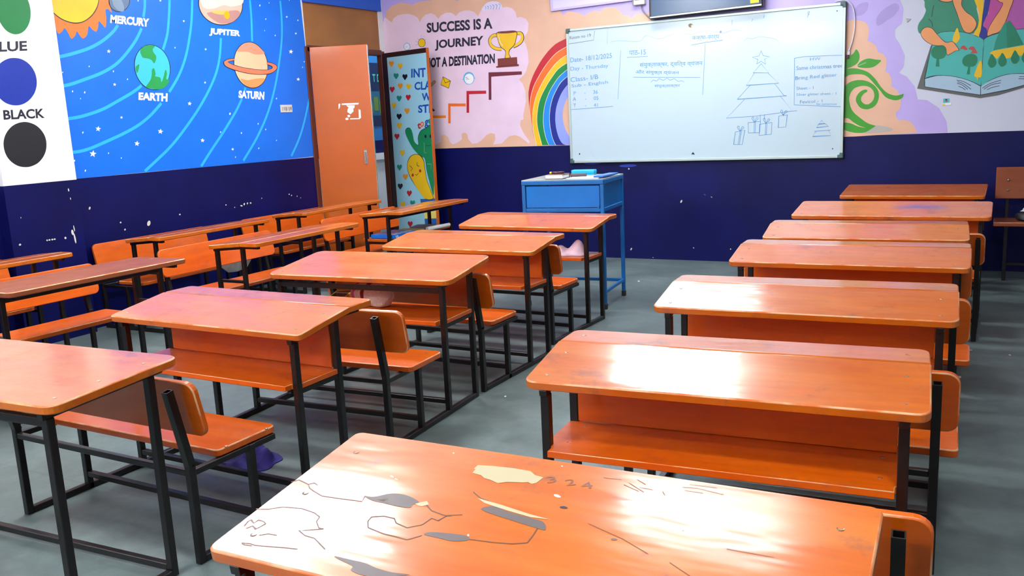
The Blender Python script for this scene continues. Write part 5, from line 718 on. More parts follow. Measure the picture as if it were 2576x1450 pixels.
mat('bare_wood', 'd0c4a0', 0.6, noise=0.15, nscale=20); mat('grey_wood', '7a706c', 0.55, noise=0.2, nscale=25); mat('crack', '4a3430', 0.6)
mat('navy_dado', '070c4c', 0.42, spec=0.25, noise=0.22, nscale=2.5, bump=0.12, bscale=14)
mat('pale_wall', 'd2d7e6', 0.5, noise=0.04, nscale=2, bump=0.1, bscale=12)
mat('white_wall', 'e8eaec', 0.55); mat('ceiling_white', 'c4c6c4', 0.7)
mat('blue_beam', '1560d0', 0.4); mat('plywood', 'a06a34', 0.42, noise=0.12, nscale=4); mat('door_orange', 'c05a08', 0.4, coat=0.3, noise=0.08, nscale=3)
mat('door_brown', '2e1512', 0.4, noise=0.2); mat('jamb_brown', '5c2c1e', 0.4); mat('leaf_blue', PAINT['leaf_blue'], 0.35, coat=0.3)
mat('chrome', 'c8c8c4', 0.25, metal=0.9); mat('aluminium', 'c4d4cc', 0.35, metal=0.35); mat('whiteboard_face', 'c2d6de', 0.28, coat=0.5, coat_rough=0.12)
mat('corner_cap', '4a6660', 0.4); mat('tv_black', '101418', 0.3); mat('tv_screen', '1d4468', 0.18, spec=0.6); mat('sticker_yellow', 'f0d818', 0.5)
mat('table_blue', '0a68ae', 0.38, noise=0.12, nscale=8); mat('table_blue_panel', '0074cc', 0.38, noise=0.08, nscale=6); mat('table_top_grey', '8f9a9c', 0.35, coat=0.3)
mat('rubber', '2a2a2a', 0.7); mat('page_white', 'eef0ee', 0.6); mat('cover_brown', '5c4440', 0.45); mat('wallet_brown', '4c4044', 0.4); mat('pen_maroon', '5a2830', 0.3)
mat('duster_cyan', '19b0e4', 0.4); mat('notebook_blue', '2c6cc4', 0.4); mat('sheet_white', 'e6ecf0', 0.5); mat('sheet_pink', 'e0c4cc', 0.6)
mat('book_blue', '1274d8', 0.3, coat=0.3); mat('book_white', 'e0ece8', 0.4); mat('book_yellow', 'd8b818', 0.4); mat('grey_paper', '8c98a0', 0.6); mat('teal_print', '1c98c0', 0.4)
mat('box_yellow', 'f2b414', 0.3, coat=0.4); mat('box_window', '5a4038', 0.25); mat('knit_cream', 'e4d8c8', 0.9, bump=0.6, bscale=160, noise=0.1, nscale=60); mat('knit_red', '8c0c20', 0.9, bump=0.5, bscale=160)
mat('knit_pink', 'c8508c', 0.9); mat('cloth_pink', 'e2c2d0', 0.85, noise=0.14, nscale=22); mat('cloth_purple', '2a2070', 0.85, noise=0.25, nscale=14, bump=0.3, bscale=60)
mat('polythene', 'c4d8d8', 0.3, noise=0.2, nscale=14); mat('bag_black', '16161a', 0.5); mat('bag_white', 'c8d0d8', 0.5); mat('bag_cyan', '3cb0dc', 0.5)
mat('cable_white', 'e0e2ea', 0.5); mat('cable_grey', '8a8a98', 0.5); mat('plug_brown', '4a2424', 0.5); mat('switch_cream', 'd4d0c8', 0.4); mat('switch_grey', '6a7478', 0.4)
mat('frame_lilac', 'cdbff0', 0.45); mat('board_lilac', 'dcd4f8', 0.5); mat('lamp_body', 'e8e8e8', 0.4); mat('glass_blue', '2a7cc0', 0.3)
mat('poster_navy', '10244c', 0.4); mat('poster_teal', '1c5c78', 0.4); mat('poster_green', '5c7c34', 0.5); mat('poster_text', '3fb8a0', 0.5); mat('corridor_blue', '2c74b4', 0.4); mat('photo_teal', '4cc0d0', 0.4); mat('hair_black', '1c1820', 0.5)
def floor_mat():
    m, nt, bs = nodes_of('cement_floor'); MATS['cement_floor'] = m
    tc = N(nt, 'ShaderNodeTexCoord')
    n1 = N(nt, 'ShaderNodeTexNoise', i_Scale=0.9, i_Detail=8.0, i_Roughness=0.65); nt.links.new(tc.outputs['Object'], n1.inputs['Vector'])
    n2 = N(nt, 'ShaderNodeTexNoise', i_Scale=11.0, i_Detail=6.0, i_Roughness=0.7); nt.links.new(tc.outputs['Object'], n2.inputs['Vector'])
    c = ramp(nt, n1.outputs['Fac'], [(0.3, lin('4c5755')), (0.55, lin('697876')), (0.75, lin('86938f'))])
    c = mixc(nt, 0.5, c, ramp(nt, n2.outputs['Fac'], [(0.3, g(0.55)), (0.7, g(1.2))]), 'MULTIPLY')
    # faint lines where one day's cement met the next
    sx = N(nt, 'ShaderNodeSeparateXYZ'); nt.links.new(tc.outputs['Object'], sx.inputs[0])
    md = N(nt, 'ShaderNodeMath', operation='PINGPONG'); md.inputs[1].default_value = 1.05; nt.links.new(sx.outputs['Y'], md.inputs[0])
    ln = ramp(nt, md.outputs[0], [(0.0, g(0.72)), (0.006, g(1))])
    c = mixc(nt, 0.6, c, ln, 'MULTIPLY')
    nt.links.new(c, bs.inputs['Base Color'])
    nt.links.new(ramp(nt, n1.outputs['Fac'], [(0.3, g(0.3)), (0.7, g(0.48))]), bs.inputs['Roughness'])
    bp = N(nt, 'ShaderNodeBump', i_Strength=0.08, i_Distance=0.01); nt.links.new(n2.outputs['Fac'], bp.inputs['Height']); nt.links.new(bp.outputs[0], bs.inputs['Normal'])
floor_mat()

# ---------------------------------------------------------------- mesh helpers
class MB:
    """collects boxes, tubes and plates into one mesh with material slots"""
    def __init__(s): s.bm = bmesh.new(); s.mats = []
    def slot(s, m):
        m = MATS[m] if isinstance(m, str) else m
        if m not in s.mats: s.mats.append(m)
        return s.mats.index(m)
    def face(s, pts, m):
        f = s.bm.faces.new([s.bm.verts.new(p) for p in pts]); f.material_index = s.slot(m); return f
    def box(s, x0, x1, y0, y1, z0, z1, m, M=None, bev=0.0, seg=1):
        k = s.slot(m)
        r = bmesh.ops.create_cube(s.bm, size=1.0)
        T = Matrix.Translation(((x0 + x1) / 2, (y0 + y1) / 2, (z0 + z1) / 2)) @ Matrix.Diagonal((x1 - x0, y1 - y0, z1 - z0, 1))
        bmesh.ops.transform(s.bm, matrix=(M @ T) if M else T, verts=r['verts'])
        fs = {f for v in r['verts'] for f in v.link_faces}
        for f in fs: f.material_index = k
        if bev:
            es = list({e for v in r['verts'] for e in v.link_edges})
            q = bmesh.ops.bevel(s.bm, geom=es, offset=bev, segments=seg, affect='EDGES', profile=0.6)
            for f in q['faces']: f.material_index = k
        return s
    def bar(s, a, b, w, h, m, bev=0.0025, up=(0, 0, 1)):
        a, b = Vector(a), Vector(b); d = (b - a); L = d.length; d.normalize()
        upv = Vector(up)
        if abs(d.dot(upv)) > 0.95: upv = Vector((0, 1, 0))
        x = d.cross(upv).normalized(); z = x.cross(d)
        M = Matrix((( x.x, d.x, z.x, a.x), (x.y, d.y, z.y, a.y), (x.z, d.z, z.z, a.z), (0, 0, 0, 1)))
        return s.box(-w / 2, w / 2, 0, L, -h / 2, h / 2, m, M, bev)
    def tube(s, pts, r, m, n=8):
        k = s.slot(m); P = [Vector(p) for p in pts]; rings = []
        for i, p in enumerate(P):
            d = (P[min(i + 1, len(P) - 1)] - P[max(i - 1, 0)]).normalized()
            u = d.orthogonal().normalized() if i == 0 else (u - d * u.dot(d)).normalized()
            v = d.cross(u); rr = r[i] if isinstance(r, (list, tuple)) else r
            rings.append([s.bm.verts.new(p + (u * math.cos(2 * math.pi * j / n) + v * math.sin(2 * math.pi * j / n)) * rr) for j in range(n)])
        for a, b in zip(rings, rings[1:]):
            for j in range(n):
                f = s.bm.faces.new((a[j], a[(j + 1) % n], b[(j + 1) % n], b[j])); f.material_index = k; f.smooth = True
        for q in (rings[0][::-1], rings[-1]):
            f = s.bm.faces.new(q); f.material_index = k
        return s
    def plate(s, outline, t, m, edge=None, e=0.003, M=None):
        """board with a rounded rim; outline counter-clockwise, top at z=0"""
        n = len(outline); k = s.slot(m); ke = s.slot(edge or m)
        ins = []
        for i in range(n):
            p0, p1, p2 = Vector(outline[i - 1]), Vector(outline[i]), Vector(outline[(i + 1) % n])
            d1, d2 = (p1 - p0).normalized(), (p2 - p1).normalized()
            nn = Vector((-(d1.y + d2.y), d1.x + d2.x)); nn.normalize()
            ins.append(p1 + nn * e / max(0.4, nn.dot(Vector((-d1.y, d1.x)))))
        M = M or Matrix.Identity(4)
        def ring(pts, z): return [s.bm.verts.new(M @ Vector((p[0], p[1], z))) for p in pts]
        rs = [ring(ins, -t), ring(outline, -t + e), ring(outline, -e), ring(ins, 0)]
        for i, (a, b) in enumerate(zip(rs, rs[1:])):
            for j in range(n):
                f = s.bm.faces.new((a[j], a[(j + 1) % n], b[(j + 1) % n], b[j])); f.material_index = ke if i == 2 else k; f.smooth = (i != 1)
        f = s.bm.faces.new(rs[3]); f.material_index = k
        f = s.bm.faces.new(rs[0][::-1]); f.material_index = k
        return s
    def blob(s, fn, nu, nv, m):
        k = s.slot(m); g_ = [[s.bm.verts.new(fn(i / nu, j / nv)) for j in range(nv + 1)] for i in range(nu + 1)]
        for i in range(nu):
            for j in range(nv):
                f = s.bm.faces.new((g_[i][j], g_[i + 1][j], g_[i + 1][j + 1], g_[i][j + 1])); f.material_index = k; f.smooth = True
        return s
    def mesh(s, name):
        me = bpy.data.meshes.new(name); s.bm.to_mesh(me); s.bm.free()
        for m in s.mats: me.materials.append(m)
        return me
def obj(name, me, parent=None, loc=None, rotz=0.0):
    if isinstance(me, MB): me = me.mesh(name)
    o = bpy.data.objects.new(name, me); C.objects.link(o)
    if parent: o.parent = parent
    if loc: o.location = loc
    o.rotation_euler[2] = rotz
    return o
def tag(o, label, cat, group=None):
    o['label'] = label; o['category'] = cat
    if group: o['group'] = group
    return o
def thing(name, label, cat, loc=(0, 0, 0), rotz=0.0, group=None):
    o = bpy.data.objects.new(name, None); C.objects.link(o); o.location = loc; o.rotation_euler[2] = rotz
    o.empty_display_size = 0.2
    return tag(o, label, cat, group)
def struct(name, me, loc=None, parent=None):
    o = obj(name, me, parent, loc)
    if parent is None: o['kind'] = 'structure'
    return o
def rounded(x0, x1, y0, y1, r, n=5, corners=(1, 1, 1, 1)):
    """counter-clockwise rectangle outline; corners: (x0y0, x1y0, x1y1, x0y1)"""
    o = []
    for (cx, cy, a0), on in zip(((x0, y0, 180), (x1, y0, 270), (x1, y1, 0), (x0, y1, 90)), corners):
        rr = r * on if on else 0.0
        if rr < 1e-4: o.append((cx, cy)); continue
        px, py = (cx + rr if cx == x0 else cx - rr), (cy + rr if cy == y0 else cy - rr)
        for i in range(n + 1):
            t = R(a0 + 90 * i / n); o.append((px + rr * math.cos(t), py + rr * math.sin(t)))
    return o
# ---------------------------------------------------------------- painted art on flat faces
def catmull(P, closed, n=5):
    o = []; L = len(P); rng = range(L if closed else L - 1)
    for i in rng:
        q = [P[(i + k) % L] if closed else P[min(max(i + k, 0), L - 1)] for k in (-1, 0, 1, 2)]
        for k in range(n):
            t = k / n
            o.append(tuple(.5 * (2 * q[1][c] + (q[2][c] - q[0][c]) * t + (2 * q[0][c] - 5 * q[1][c] + 4 * q[2][c] - q[3][c]) * t * t + (3 * q[1][c] - q[0][c] - 3 * q[2][c] + q[3][c]) * t ** 3) for c in (0, 1)))
    if not closed: o.append(tuple(P[-1]))
    return o
def text_mesh(body, bold):
    cu = bpy.data.curves.new('lettering', 'FONT'); cu.body = body; cu.offset = bold; cu.resolution_u = 3
    ob = bpy.data.objects.new('lettering', cu); C.objects.link(ob)
    bpy.context.view_layer.update()
    me = bpy.data.meshes.new_from_object(ob.evaluated_get(bpy.context.evaluated_depsgraph_get()))
    V = [v.co.copy() for v in me.vertices]; Fc = [list(p.vertices) for p in me.polygons]
    bpy.data.objects.remove(ob); bpy.data.curves.remove(cu); bpy.data.meshes.remove(me)
    return V, Fc
LAYER = 0.0006
APART = {'board_screw', 'bare_wood_patch', 'grey_worn_patch', 'crack_line', 'stuck_fleck', 'torn_sticker', 'faint_scribble', 'divider_line', 'date_note'}
def art(plane, place, parent, clip=None):
    """place(a, b, h) -> 3D point on the face, h = thickness of the paint layer"""
    todo = []
    for motif, items in ART[plane].items():
        if motif in APART: todo += [(motif, [i]) for i in items]
        else: todo.append((motif, items))
    for motif, items in todo:
        mb = MB(); seq = 0
        for it in items:
            kind, layer, col = it[0], it[1], it[2]; h = (layer + 1) * LAYER
            if kind in ('poly', 'smooth'):
                P = catmull(it[3], True, 4) if kind == 'smooth' else it[3]
                Q = [P[0]]
                for p in P[1:]:
                    if math.dist(p, Q[-1]) > 0.0004: Q.append(p)
                seq += 1
                f = mb.face([place(p[0], p[1], h + seq * 0.00002) for p in Q], paint(col))
            elif kind in ('line', 'sline'):
                P = catmull(it[3], False, 5) if kind == 'sline' else it[3]
                w = it[4] / 2; Ls, Rs = [], []
                for i, p in enumerate(P):
                    a, b = P[max(i - 1, 0)], P[min(i + 1, len(P) - 1)]
                    d = Vector((b[0] - a[0], b[1] - a[1]));
                    if d.length < 1e-6: d = Vector((1, 0))
                    d.normalize(); m_ = 1.0
                    if 0 < i < len(P) - 1:
                        e = Vector((p[0] - a[0], p[1] - a[1]))
                        if e.length > 1e-6: m_ = 1 / max(0.5, abs(e.normalized().dot(d)))
                    n_ = Vector((-d.y, d.x)) * w * m_
                    Ls.append((p[0] + n_.x, p[1] + n_.y)); Rs.append((p[0] - n_.x, p[1] - n_.y))
                for i in range(len(P) - 1):
                    mb.face([place(q[0], q[1], h) for q in (Ls[i], Rs[i], Rs[i + 1], Ls[i + 1])], paint(col))
            else:
                V, Fc = text_mesh(it[3], it[5])
                x0, x1 = min(v.x for v in V), max(v.x for v in V); y0, y1 = min(v.y for v in V), max(v.y for v in V)
                q = it[4]; k = mb.slot(paint(col)); vs = []
                for v in V:
                    s_, t_ = (v.x - x0) / (x1 - x0), (v.y - y0) / (y1 - y0)
                    a = [q[0][c] * (1 - s_) * (1 - t_) + q[1][c] * s_ * (1 - t_) + q[2][c] * s_ * t_ + q[3][c] * (1 - s_) * t_ for c in (0, 1)]
                    vs.append(mb.bm.verts.new(place(a[0], a[1], h)))
                for f in Fc:
                    try: nf = mb.bm.faces.new([vs[i] for i in f]); nf.material_index = k
                    except ValueError: pass
        if clip: bmesh.ops.bisect_plane(mb.bm, geom=mb.bm.verts[:] + mb.bm.edges[:] + mb.bm.faces[:], plane_co=clip[0], plane_no=clip[1], clear_outer=True)
        obj(motif.rstrip('_0123456789'), mb, parent)
# ---------------------------------------------------------------- the room
mb = MB(); mb.box(XL - 1.6, XR + 0.15, YB - 0.15, D + 4.0, -0.12, 0.0, 'cement_floor'); struct('floor', mb)
mb = MB(); mb.box(XL - 1.6, XR + 0.15, YB - 0.15, D + 4.0, ZC, ZC + 0.12, 'ceiling_white'); struct('ceiling', mb)
mb = MB(); mb.box(XL, XR, D, D + 0.15, BAND, ZC, 'pale_wall'); mb.box(XL, XR, D, D + 0.15, 0, BAND, 'navy_dado')
wall_front = struct('wall_front', mb); art('front', lambda a, b, h: (max(a, XL + 0.001), D - h, b), wall_front)
mb = MB()
for z0, z1, m in ((0, BAND, 'navy_dado'), (BAND, ZC, 'white_wall')): mb.box(XL - 0.15, XL, YB, DOOR_Y0, z0, z1, m)
mb.box(XL - 0.04, XL, DOOR_Y1, D + 0.15, 0, ZC, 'white_wall')
mb.box(XL - 0.05, XL - 0.01, DOOR_Y0, DOOR_Y1, DOOR_H, 2.47, 'plywood')
mb.box(XL - 0.15, XL + 0.02, DOOR_Y0 - 0.005, DOOR_Y1 + 0.03, 2.47, 2.62, 'blue_beam'); mb.box(XL - 0.15, XL, DOOR_Y0, DOOR_Y1, 2.62, ZC, 'white_wall')
wall_left = struct('wall_left', mb); art('left', lambda a, b, h: (XL + h, a, b), wall_left)
mb = MB(); mb.box(XL, XP, 3.46, 3.98, 0, BAND, 'navy_dado'); mb.box(XL, XP, 3.46, 3.98, BAND, ZC, 'white_wall')
pil = struct('trim_1', mb); art('pil', lambda a, b, h: (XP + h, min(max(a, 3.461), 3.979), b), pil)
mb = MB(); mb.box(XR, XR + 0.15, YB, D + 0.15, 0, BAND, 'navy_dado'); mb.box(XR, XR + 0.15, YB, D + 0.15, BAND, ZC, 'pale_wall'); struct('wall_right', mb)
mb = MB(); mb.box(XL - 0.15, XR + 0.15, YB - 0.15, YB, 0, BAND, 'navy_dado'); mb.box(XL - 0.15, XR + 0.15, YB - 0.15, YB, BAND, ZC, 'pale_wall'); struct('wall_back', mb)
# corridor beyond the door
mb = MB(); XC = -7.0
mb.box(XC - 0.1, XC, 4.5, D + 4, 0, 0.93, 'white_wall'); mb.box(XC - 0.1, XC + 0.05, 4.5, D + 4, 0.90, 0.98, 'white_wall')
mb.box(XC - 0.1, XC, 4.5, D + 4, 0.98, 1.14, 'navy_dado'); mb.box(XC - 0.1, XC, 4.5, D + 4, 1.14, ZC, 'corridor_blue')
mb.box(XC - 0.1, XL - 0.15, D + 3.9, D + 4.0, 0, ZC, 'white_wall'); mb.box(XC - 0.1, XL - 0.15, 4.4, 4.5, 0, ZC, 'white_wall')
mb.box(XL - 0.04, XL, D + 0.15, D + 4.0, 0, ZC, 'white_wall')
struct('wall_corridor', mb)
mb = MB()
mb.box(XC, XC + 0.012, 8.9, 9.75, 1.32, 2.1, 'poster_navy'); mb.box(XC + 0.012, XC + 0.014, 8.92, 9.73, 1.45, 1.75, 'poster_teal')
for i in range(7): mb.box(XC + 0.014, XC + 0.016, 8.95 + i * 0.11, 9.04 + i * 0.11, 1.48 + 0.03 * (i % 2), 1.68 - 0.04 * (i % 3), 'poster_green')
tp = obj('wall_poster', mb)
V, Fc = text_mesh('T DIS', 0.02); me_ = MB(); k_ = me_.slot('poster_text'); vs_ = [me_.bm.verts.new((XC + 0.0145, 9.29 + v.x * 0.1, 1.87 + v.y * 0.13)) for v in V]
for f in Fc: me_.bm.faces.new([vs_[i] for i in f]).material_index = k_
tag(tp, 'dark navy poster on corridor wall seen through the door gap', 'poster'); obj('poster_lettering', me_, tp)
# doors
A_, B_ = Vector((-5.64, 6.58)), Vector((-5.14534, 6.79037))     # orange leaf: hinge, free edge
def leaf_frame(a, b):
    d = (b - a).normalized(); n = Vector((d.y, -d.x))            # n: towards the room
    return lambda s, h, z: Vector((a.x + d.x * s + n.x * h, a.y + d.y * s + n.y * h, z)), (b - a).length, Matrix(((d.x, n.x, 0, a.x), (d.y, n.y, 0, a.y), (0, 0, 1, 0), (0, 0, 0, 1)))
door1 = bpy.data.objects.new('door_1', None); C.objects.link(door1); door1['kind'] = 'structure'
mb = MB()
for y0, y1 in ((DOOR_Y0 - 0.03, DOOR_Y0 + 0.03), (DOOR_Y1 - 0.01, DOOR_Y1 + 0.045)): mb.box(XL - 0.05, XL + 0.012, y0, y1, 0, DOOR_H, 'jamb_brown', bev=0.004)
mb.box(XL - 0.05, XL + 0.012, DOOR_Y0, DOOR_Y1, DOOR_H - 0.045, DOOR_H + 0.012, 'jamb_brown', bev=0.004); obj('door_frame', mb, door1)
o_place, o_len, o_M = leaf_frame(A_, B_)
mb = MB(); mb.box(0, o_len, -0.035, 0.0, 0.012, 2.066, 'door_orange', o_M, bev=0.003); lf = obj('door_leaf', mb, door1); lf['label'] = 'orange plywood leaf with torn sticker'
art('oleaf', lambda a, b, h: o_place(a, h, b), lf)
mb = MB(); mb.box(0.437, 0.468, 0, 0.008, 0.985, 1.115, 'chrome', o_M, bev=0.002); mb.box(0.446, 0.458, 0.008, 0.03, 1.0, 1.1, 'chrome', o_M, bev=0.003); obj('door_handle', mb, lf)
mb = MB(); mb.box(o_len - 0.001, o_len + 0.002, -0.033, -0.002, 0.012, 2.06, 'chrome', o_M); obj('edge_strip', mb, lf)
E1, E2 = Vector((-5.62384, 7.68247)), Vector((-4.97450, 7.48724))
b_place, b_len, b_M = leaf_frame(E1, E2)
mb = MB(); mb.box(0.0, b_len + 0.012, -0.035, -0.004, 0.012, 2.05, 'door_brown', b_M, bev=0.003)
mb.box(-0.005, 0.062, -0.006, 0.004, 0.012, 2.05, 'door_brown', b_M); mb.box(0.0, b_len + 0.012, -0.006, 0.003, 2.005, 2.05, 'door_brown', b_M)
mb.box(0.063, b_len + 0.011, -0.004, 0.0, 0.012, 2.004, 'leaf_blue', b_M)
lf2 = obj('door_leaf', mb, door1); lf2['label'] = 'light blue leaf painted with hearts, cactus and mango'
_n = (b_place(1, 0, 0) - b_place(0, 0, 0)).normalized()
art('leaf', lambda a, b, h: b_place(a, h, b), lf2, clip=(b_place(b_len + 0.011, 0, 1), _n))
mb = MB(); mb.box(b_len + 0.012, b_len + 0.015, -0.034, 0.001, 0.012, 2.05, 'door_orange', b_M); e_ = obj('edge_strip', mb, lf2); e_['label'] = 'orange edge band'
# ---------------------------------------------------------------- whiteboard, television and wall fittings
WX0, WX1, WZ0, WZ1 = -3.582, -1.144, 0.897, 2.119
mb = MB(); mb.box(WX0, WX1, D - 0.03, D - 0.004, WZ0, WZ1, 'whiteboard_face')
wb = tag(obj('whiteboard', mb), 'large white dry-erase board with faint marker notes on the front wall', 'whiteboard')
mb = MB()
for x0, x1, z0, z1 in ((WX0, WX1, WZ0, WZ0 + 0.022), (WX0, WX1, WZ1 - 0.022, WZ1), (WX0, WX0 + 0.022, WZ0, WZ1), (WX1 - 0.022, WX1, WZ0, WZ1)): mb.box(x0, x1, D - 0.04, D - 0.003, z0, z1, 'aluminium', bev=0.003)
obj('board_frame', mb, wb)
for x in (WX0, WX1):
    for z in (WZ0, WZ1):
        sx, sz = (1 if x == WX0 else -1), (1 if z == WZ0 else -1); mb = MB()
        mb.box(min(x - sx * .003, x + sx * .045), max(x - sx * .003, x + sx * .045), D - 0.043, D - 0.002, min(z - sz * .003, z + sz * .026), max(z - sz * .003, z + sz * .026), 'corner_cap', bev=0.006)
        mb.box(min(x - sx * .003, x + sx * .026), max(x - sx * .003, x + sx * .026), D - 0.0432, D - 0.002, min(z - sz * .003, z + sz * .045), max(z - sz * .003, z + sz * .045), 'corner_cap', bev=0.006)
        obj('corner_cap', mb, wb)
art('wb', lambda a, b, h: (a, D - 0.0305 - h, b), wb)
tv = thing('television', 'dark flat television mounted above the whiteboard, yellow sticker in its corner', 'television', (-2.265, D - 0.1, 2.135))
tv.rotation_euler = (0, R(-0.9), 0)
mb = MB(); mb.box(-0.485, 0.485, -0.01, 0.06, 0, 0.58, 'tv_black', bev=0.006); obj('case', mb, tv)
mb = MB(); mb.box(-0.465, 0.465, -0.0125, -0.0095, 0.022, 0.562, 'tv_screen'); obj('screen', mb, tv)
mb = MB(); mb.box(0.388, 0.457, -0.0145, -0.0125, 0.032, 0.078, 'sticker_yellow'); obj('sticker', mb, tv)
mb = MB(); mb.box(-0.478, 0.478, -0.014, -0.0095, 0.006, 0.018, 'aluminium'); obj('trim_strip', mb, tv)
mb = MB(); mb.box(-0.2, 0.2, 0.06, 0.097, 0.2, 0.5, 'tv_black'); obj('mount', mb, tv)
sb = thing('switch_box', 'small cream switch box on the wall left of the television', 'switch', (-2.87, D, 2.265))
mb = MB(); mb.box(-0.055, 0.055, -0.045, 0, 0, 0.14, 'switch_cream', bev=0.004); obj('case', mb, sb)
mb = MB(); mb.box(-0.03, 0.035, -0.05, -0.045, 0.04, 0.055, 'switch_grey'); mb.box(-0.055, -0.045, -0.052, -0.045, 0, 0.1, 'switch_grey'); obj('rocker', mb, sb)
mb = MB(); pts = catmull([(-2.86, 2.27), (-2.845, 2.22), (-2.80, 2.165), (-2.755, 2.128), (-2.72, 2.132), (-2.69, 2.15)], False, 5)
mb.tube([(x, D - 0.012, z) for x, z in pts], 0.005, 'cable_grey'); tag(obj('power_cable', mb), 'thin grey cable looping from the switch box to the television', 'cable')
pb = thing('notice_board', 'pale lilac notice board whose lower edge shows left of the switch box', 'board', (-3.325, D, 2.30))
mb = MB(); mb.box(-0.40, 0.385, -0.02, 0, 0.02, 0.62, 'board_lilac'); obj('panel', mb, pb)
mb = MB()
mb.box(-0.41, 0.395, -0.028, 0, 0.0, 0.022, 'frame_lilac', bev=0.003); mb.box(-0.41, 0.395, -0.028, 0, 0.62, 0.642, 'frame_lilac', bev=0.003)
for x in (-0.41, 0.373): mb.box(x, x + 0.022, -0.028, 0, 0.022, 0.62, 'frame_lilac', bev=0.003)
f_ = obj('frame', mb, pb); pb.rotation_euler = (0, R(-1.2), 0)
cb = thing('usb_cable', 'thin white cable with brown plug hanging at the right edge of the whiteboard', 'cable', (-1.13, D - 0.012, 1.70))
mb = MB(); pts = catmull([(-0.10, 0.43), (-0.03, 0.435), (0.02, 0.40), (0.045, 0.33), (0.05, 0.22), (0.035, 0.12), (0.015, 0.055)], False, 6)
mb.tube([(x, 0, z) for x, z in pts], 0.0045, 'cable_white'); obj('cord', mb, cb)
mb = MB(); mb.tube([(0.015, 0, 0.06), (0.012, 0, 0.04)], [0.005, 0.009], 'cable_white'); mb.box(0.0, 0.02, -0.006, 0.006, 0.012, 0.04, 'cable_white', bev=0.002); mb.box(-0.008, 0.012, -0.006, 0.006, -0.018, 0.012, 'plug_brown', bev=0.002); obj('plug', mb, cb)
ph = thing('photo_sticker', 'tiny portrait photo stuck on the pale wall below the painted book', 'sticker', (-0.398, D, 1.282))
mb = MB(); mb.box(-0.026, 0.016, -0.003, 0, 0.012, 0.052, 'photo_teal'); mb.box(-0.03, 0.03, -0.004, -0.001, 0, 0.018, 'page_white'); mb.box(-0.03, -0.012, -0.0045, -0.001, 0.0, 0.012, 'sticker_yellow')
mb.blob(lambda u, v: Vector((-0.004 + 0.009 * math.sin(math.pi * v) * math.cos(2 * math.pi * u), -0.003 - 0.002 * math.sin(math.pi * v) * abs(math.sin(2 * math.pi * u)), 0.033 + 0.01 * math.cos(math.pi * v))), 10, 6, paint('skin'))
mb.blob(lambda u, v: Vector((-0.004 + 0.0095 * math.sin(math.pi * v) * math.cos(2 * math.pi * u), -0.0025 - 0.002 * math.sin(math.pi * v) * abs(math.sin(2 * math.pi * u)), 0.039 + 0.008 * math.cos(math.pi * v))), 10, 6, 'hair_black'); obj('print', mb, ph)
mb = MB(); mb.box(XL + 0.001, XL + 0.006, 6.145, 6.295, 1.487, 1.553, 'switch_cream', bev=0.001)  # strip of bare plaster with grey smudges, modelled as a thin plate
for i in range(6): mb.box(XL + 0.006, XL + 0.0066, 6.165 + 0.021 * i, 6.17 + 0.021 * i + 0.004 * (i % 3), 1.50 + 0.006 * (i % 2), 1.535, 'switch_grey')
tag(obj('plaster_strip', mb), 'cream bare plaster strip with grey smudges on the blue mural beside the door', 'label')
# ---------------------------------------------------------------- lamps
def panel(name, label, loc, yaw, strength, wall=False, half=0.6):
    t = thing(name, label, 'lamp', loc, R(yaw)); m = mat('diffuser_%g' % strength, 'ffffff', 0.5, emit=('f6faff', strength))
    mb = MB()
    if wall: mb.box(-0.62, 0.62, 0, 0.05, -0.05, 0.05, 'lamp_body', bev=0.004)
    else: mb.box(-half - 0.02, half + 0.02, -0.16, 0.16, 0.02, 0.07, 'lamp_body', bev=0.004)
    obj('housing', mb, t); mb = MB()
    if wall: mb.tube([(-0.6, 0.075, 0), (0.6, 0.075, 0)], 0.024, m, 12)
    else: mb.box(-half, half, -0.14, 0.14, 0.0, 0.0195, m, bev=0.004)
    obj('diffuser', mb, t)
panel('ceiling_light', 'white light panel added on the corridor ceiling to brighten the door gap', (-6.35, 9.0, 2.98), 90, 14)  # added source, keeps the corridor seen through the door gap from going dark
where = ['nearest the front wall', 'over the fifth right-hand row', 'over the left aisle', 'over the left aisle nearer the camera', 'over the middle of the right row', 'above the camera', 'over the wall-side desks', 'over the right aisle', 'added behind the camera to brighten the bench backs']
for (x, y, z, yaw, st, hf), w_ in zip(LAMPS, where): panel('ceiling_light', 'flat white ceiling light panel ' + w_, (x, y, z), yaw, st, half=hf)
for (x, z, st), w_ in zip(WALL_LAMPS, ('near its middle', 'in its left corner')): panel('tube_light', 'white tube light high on the back wall ' + w_, (x, YB, z), 0, st, True)
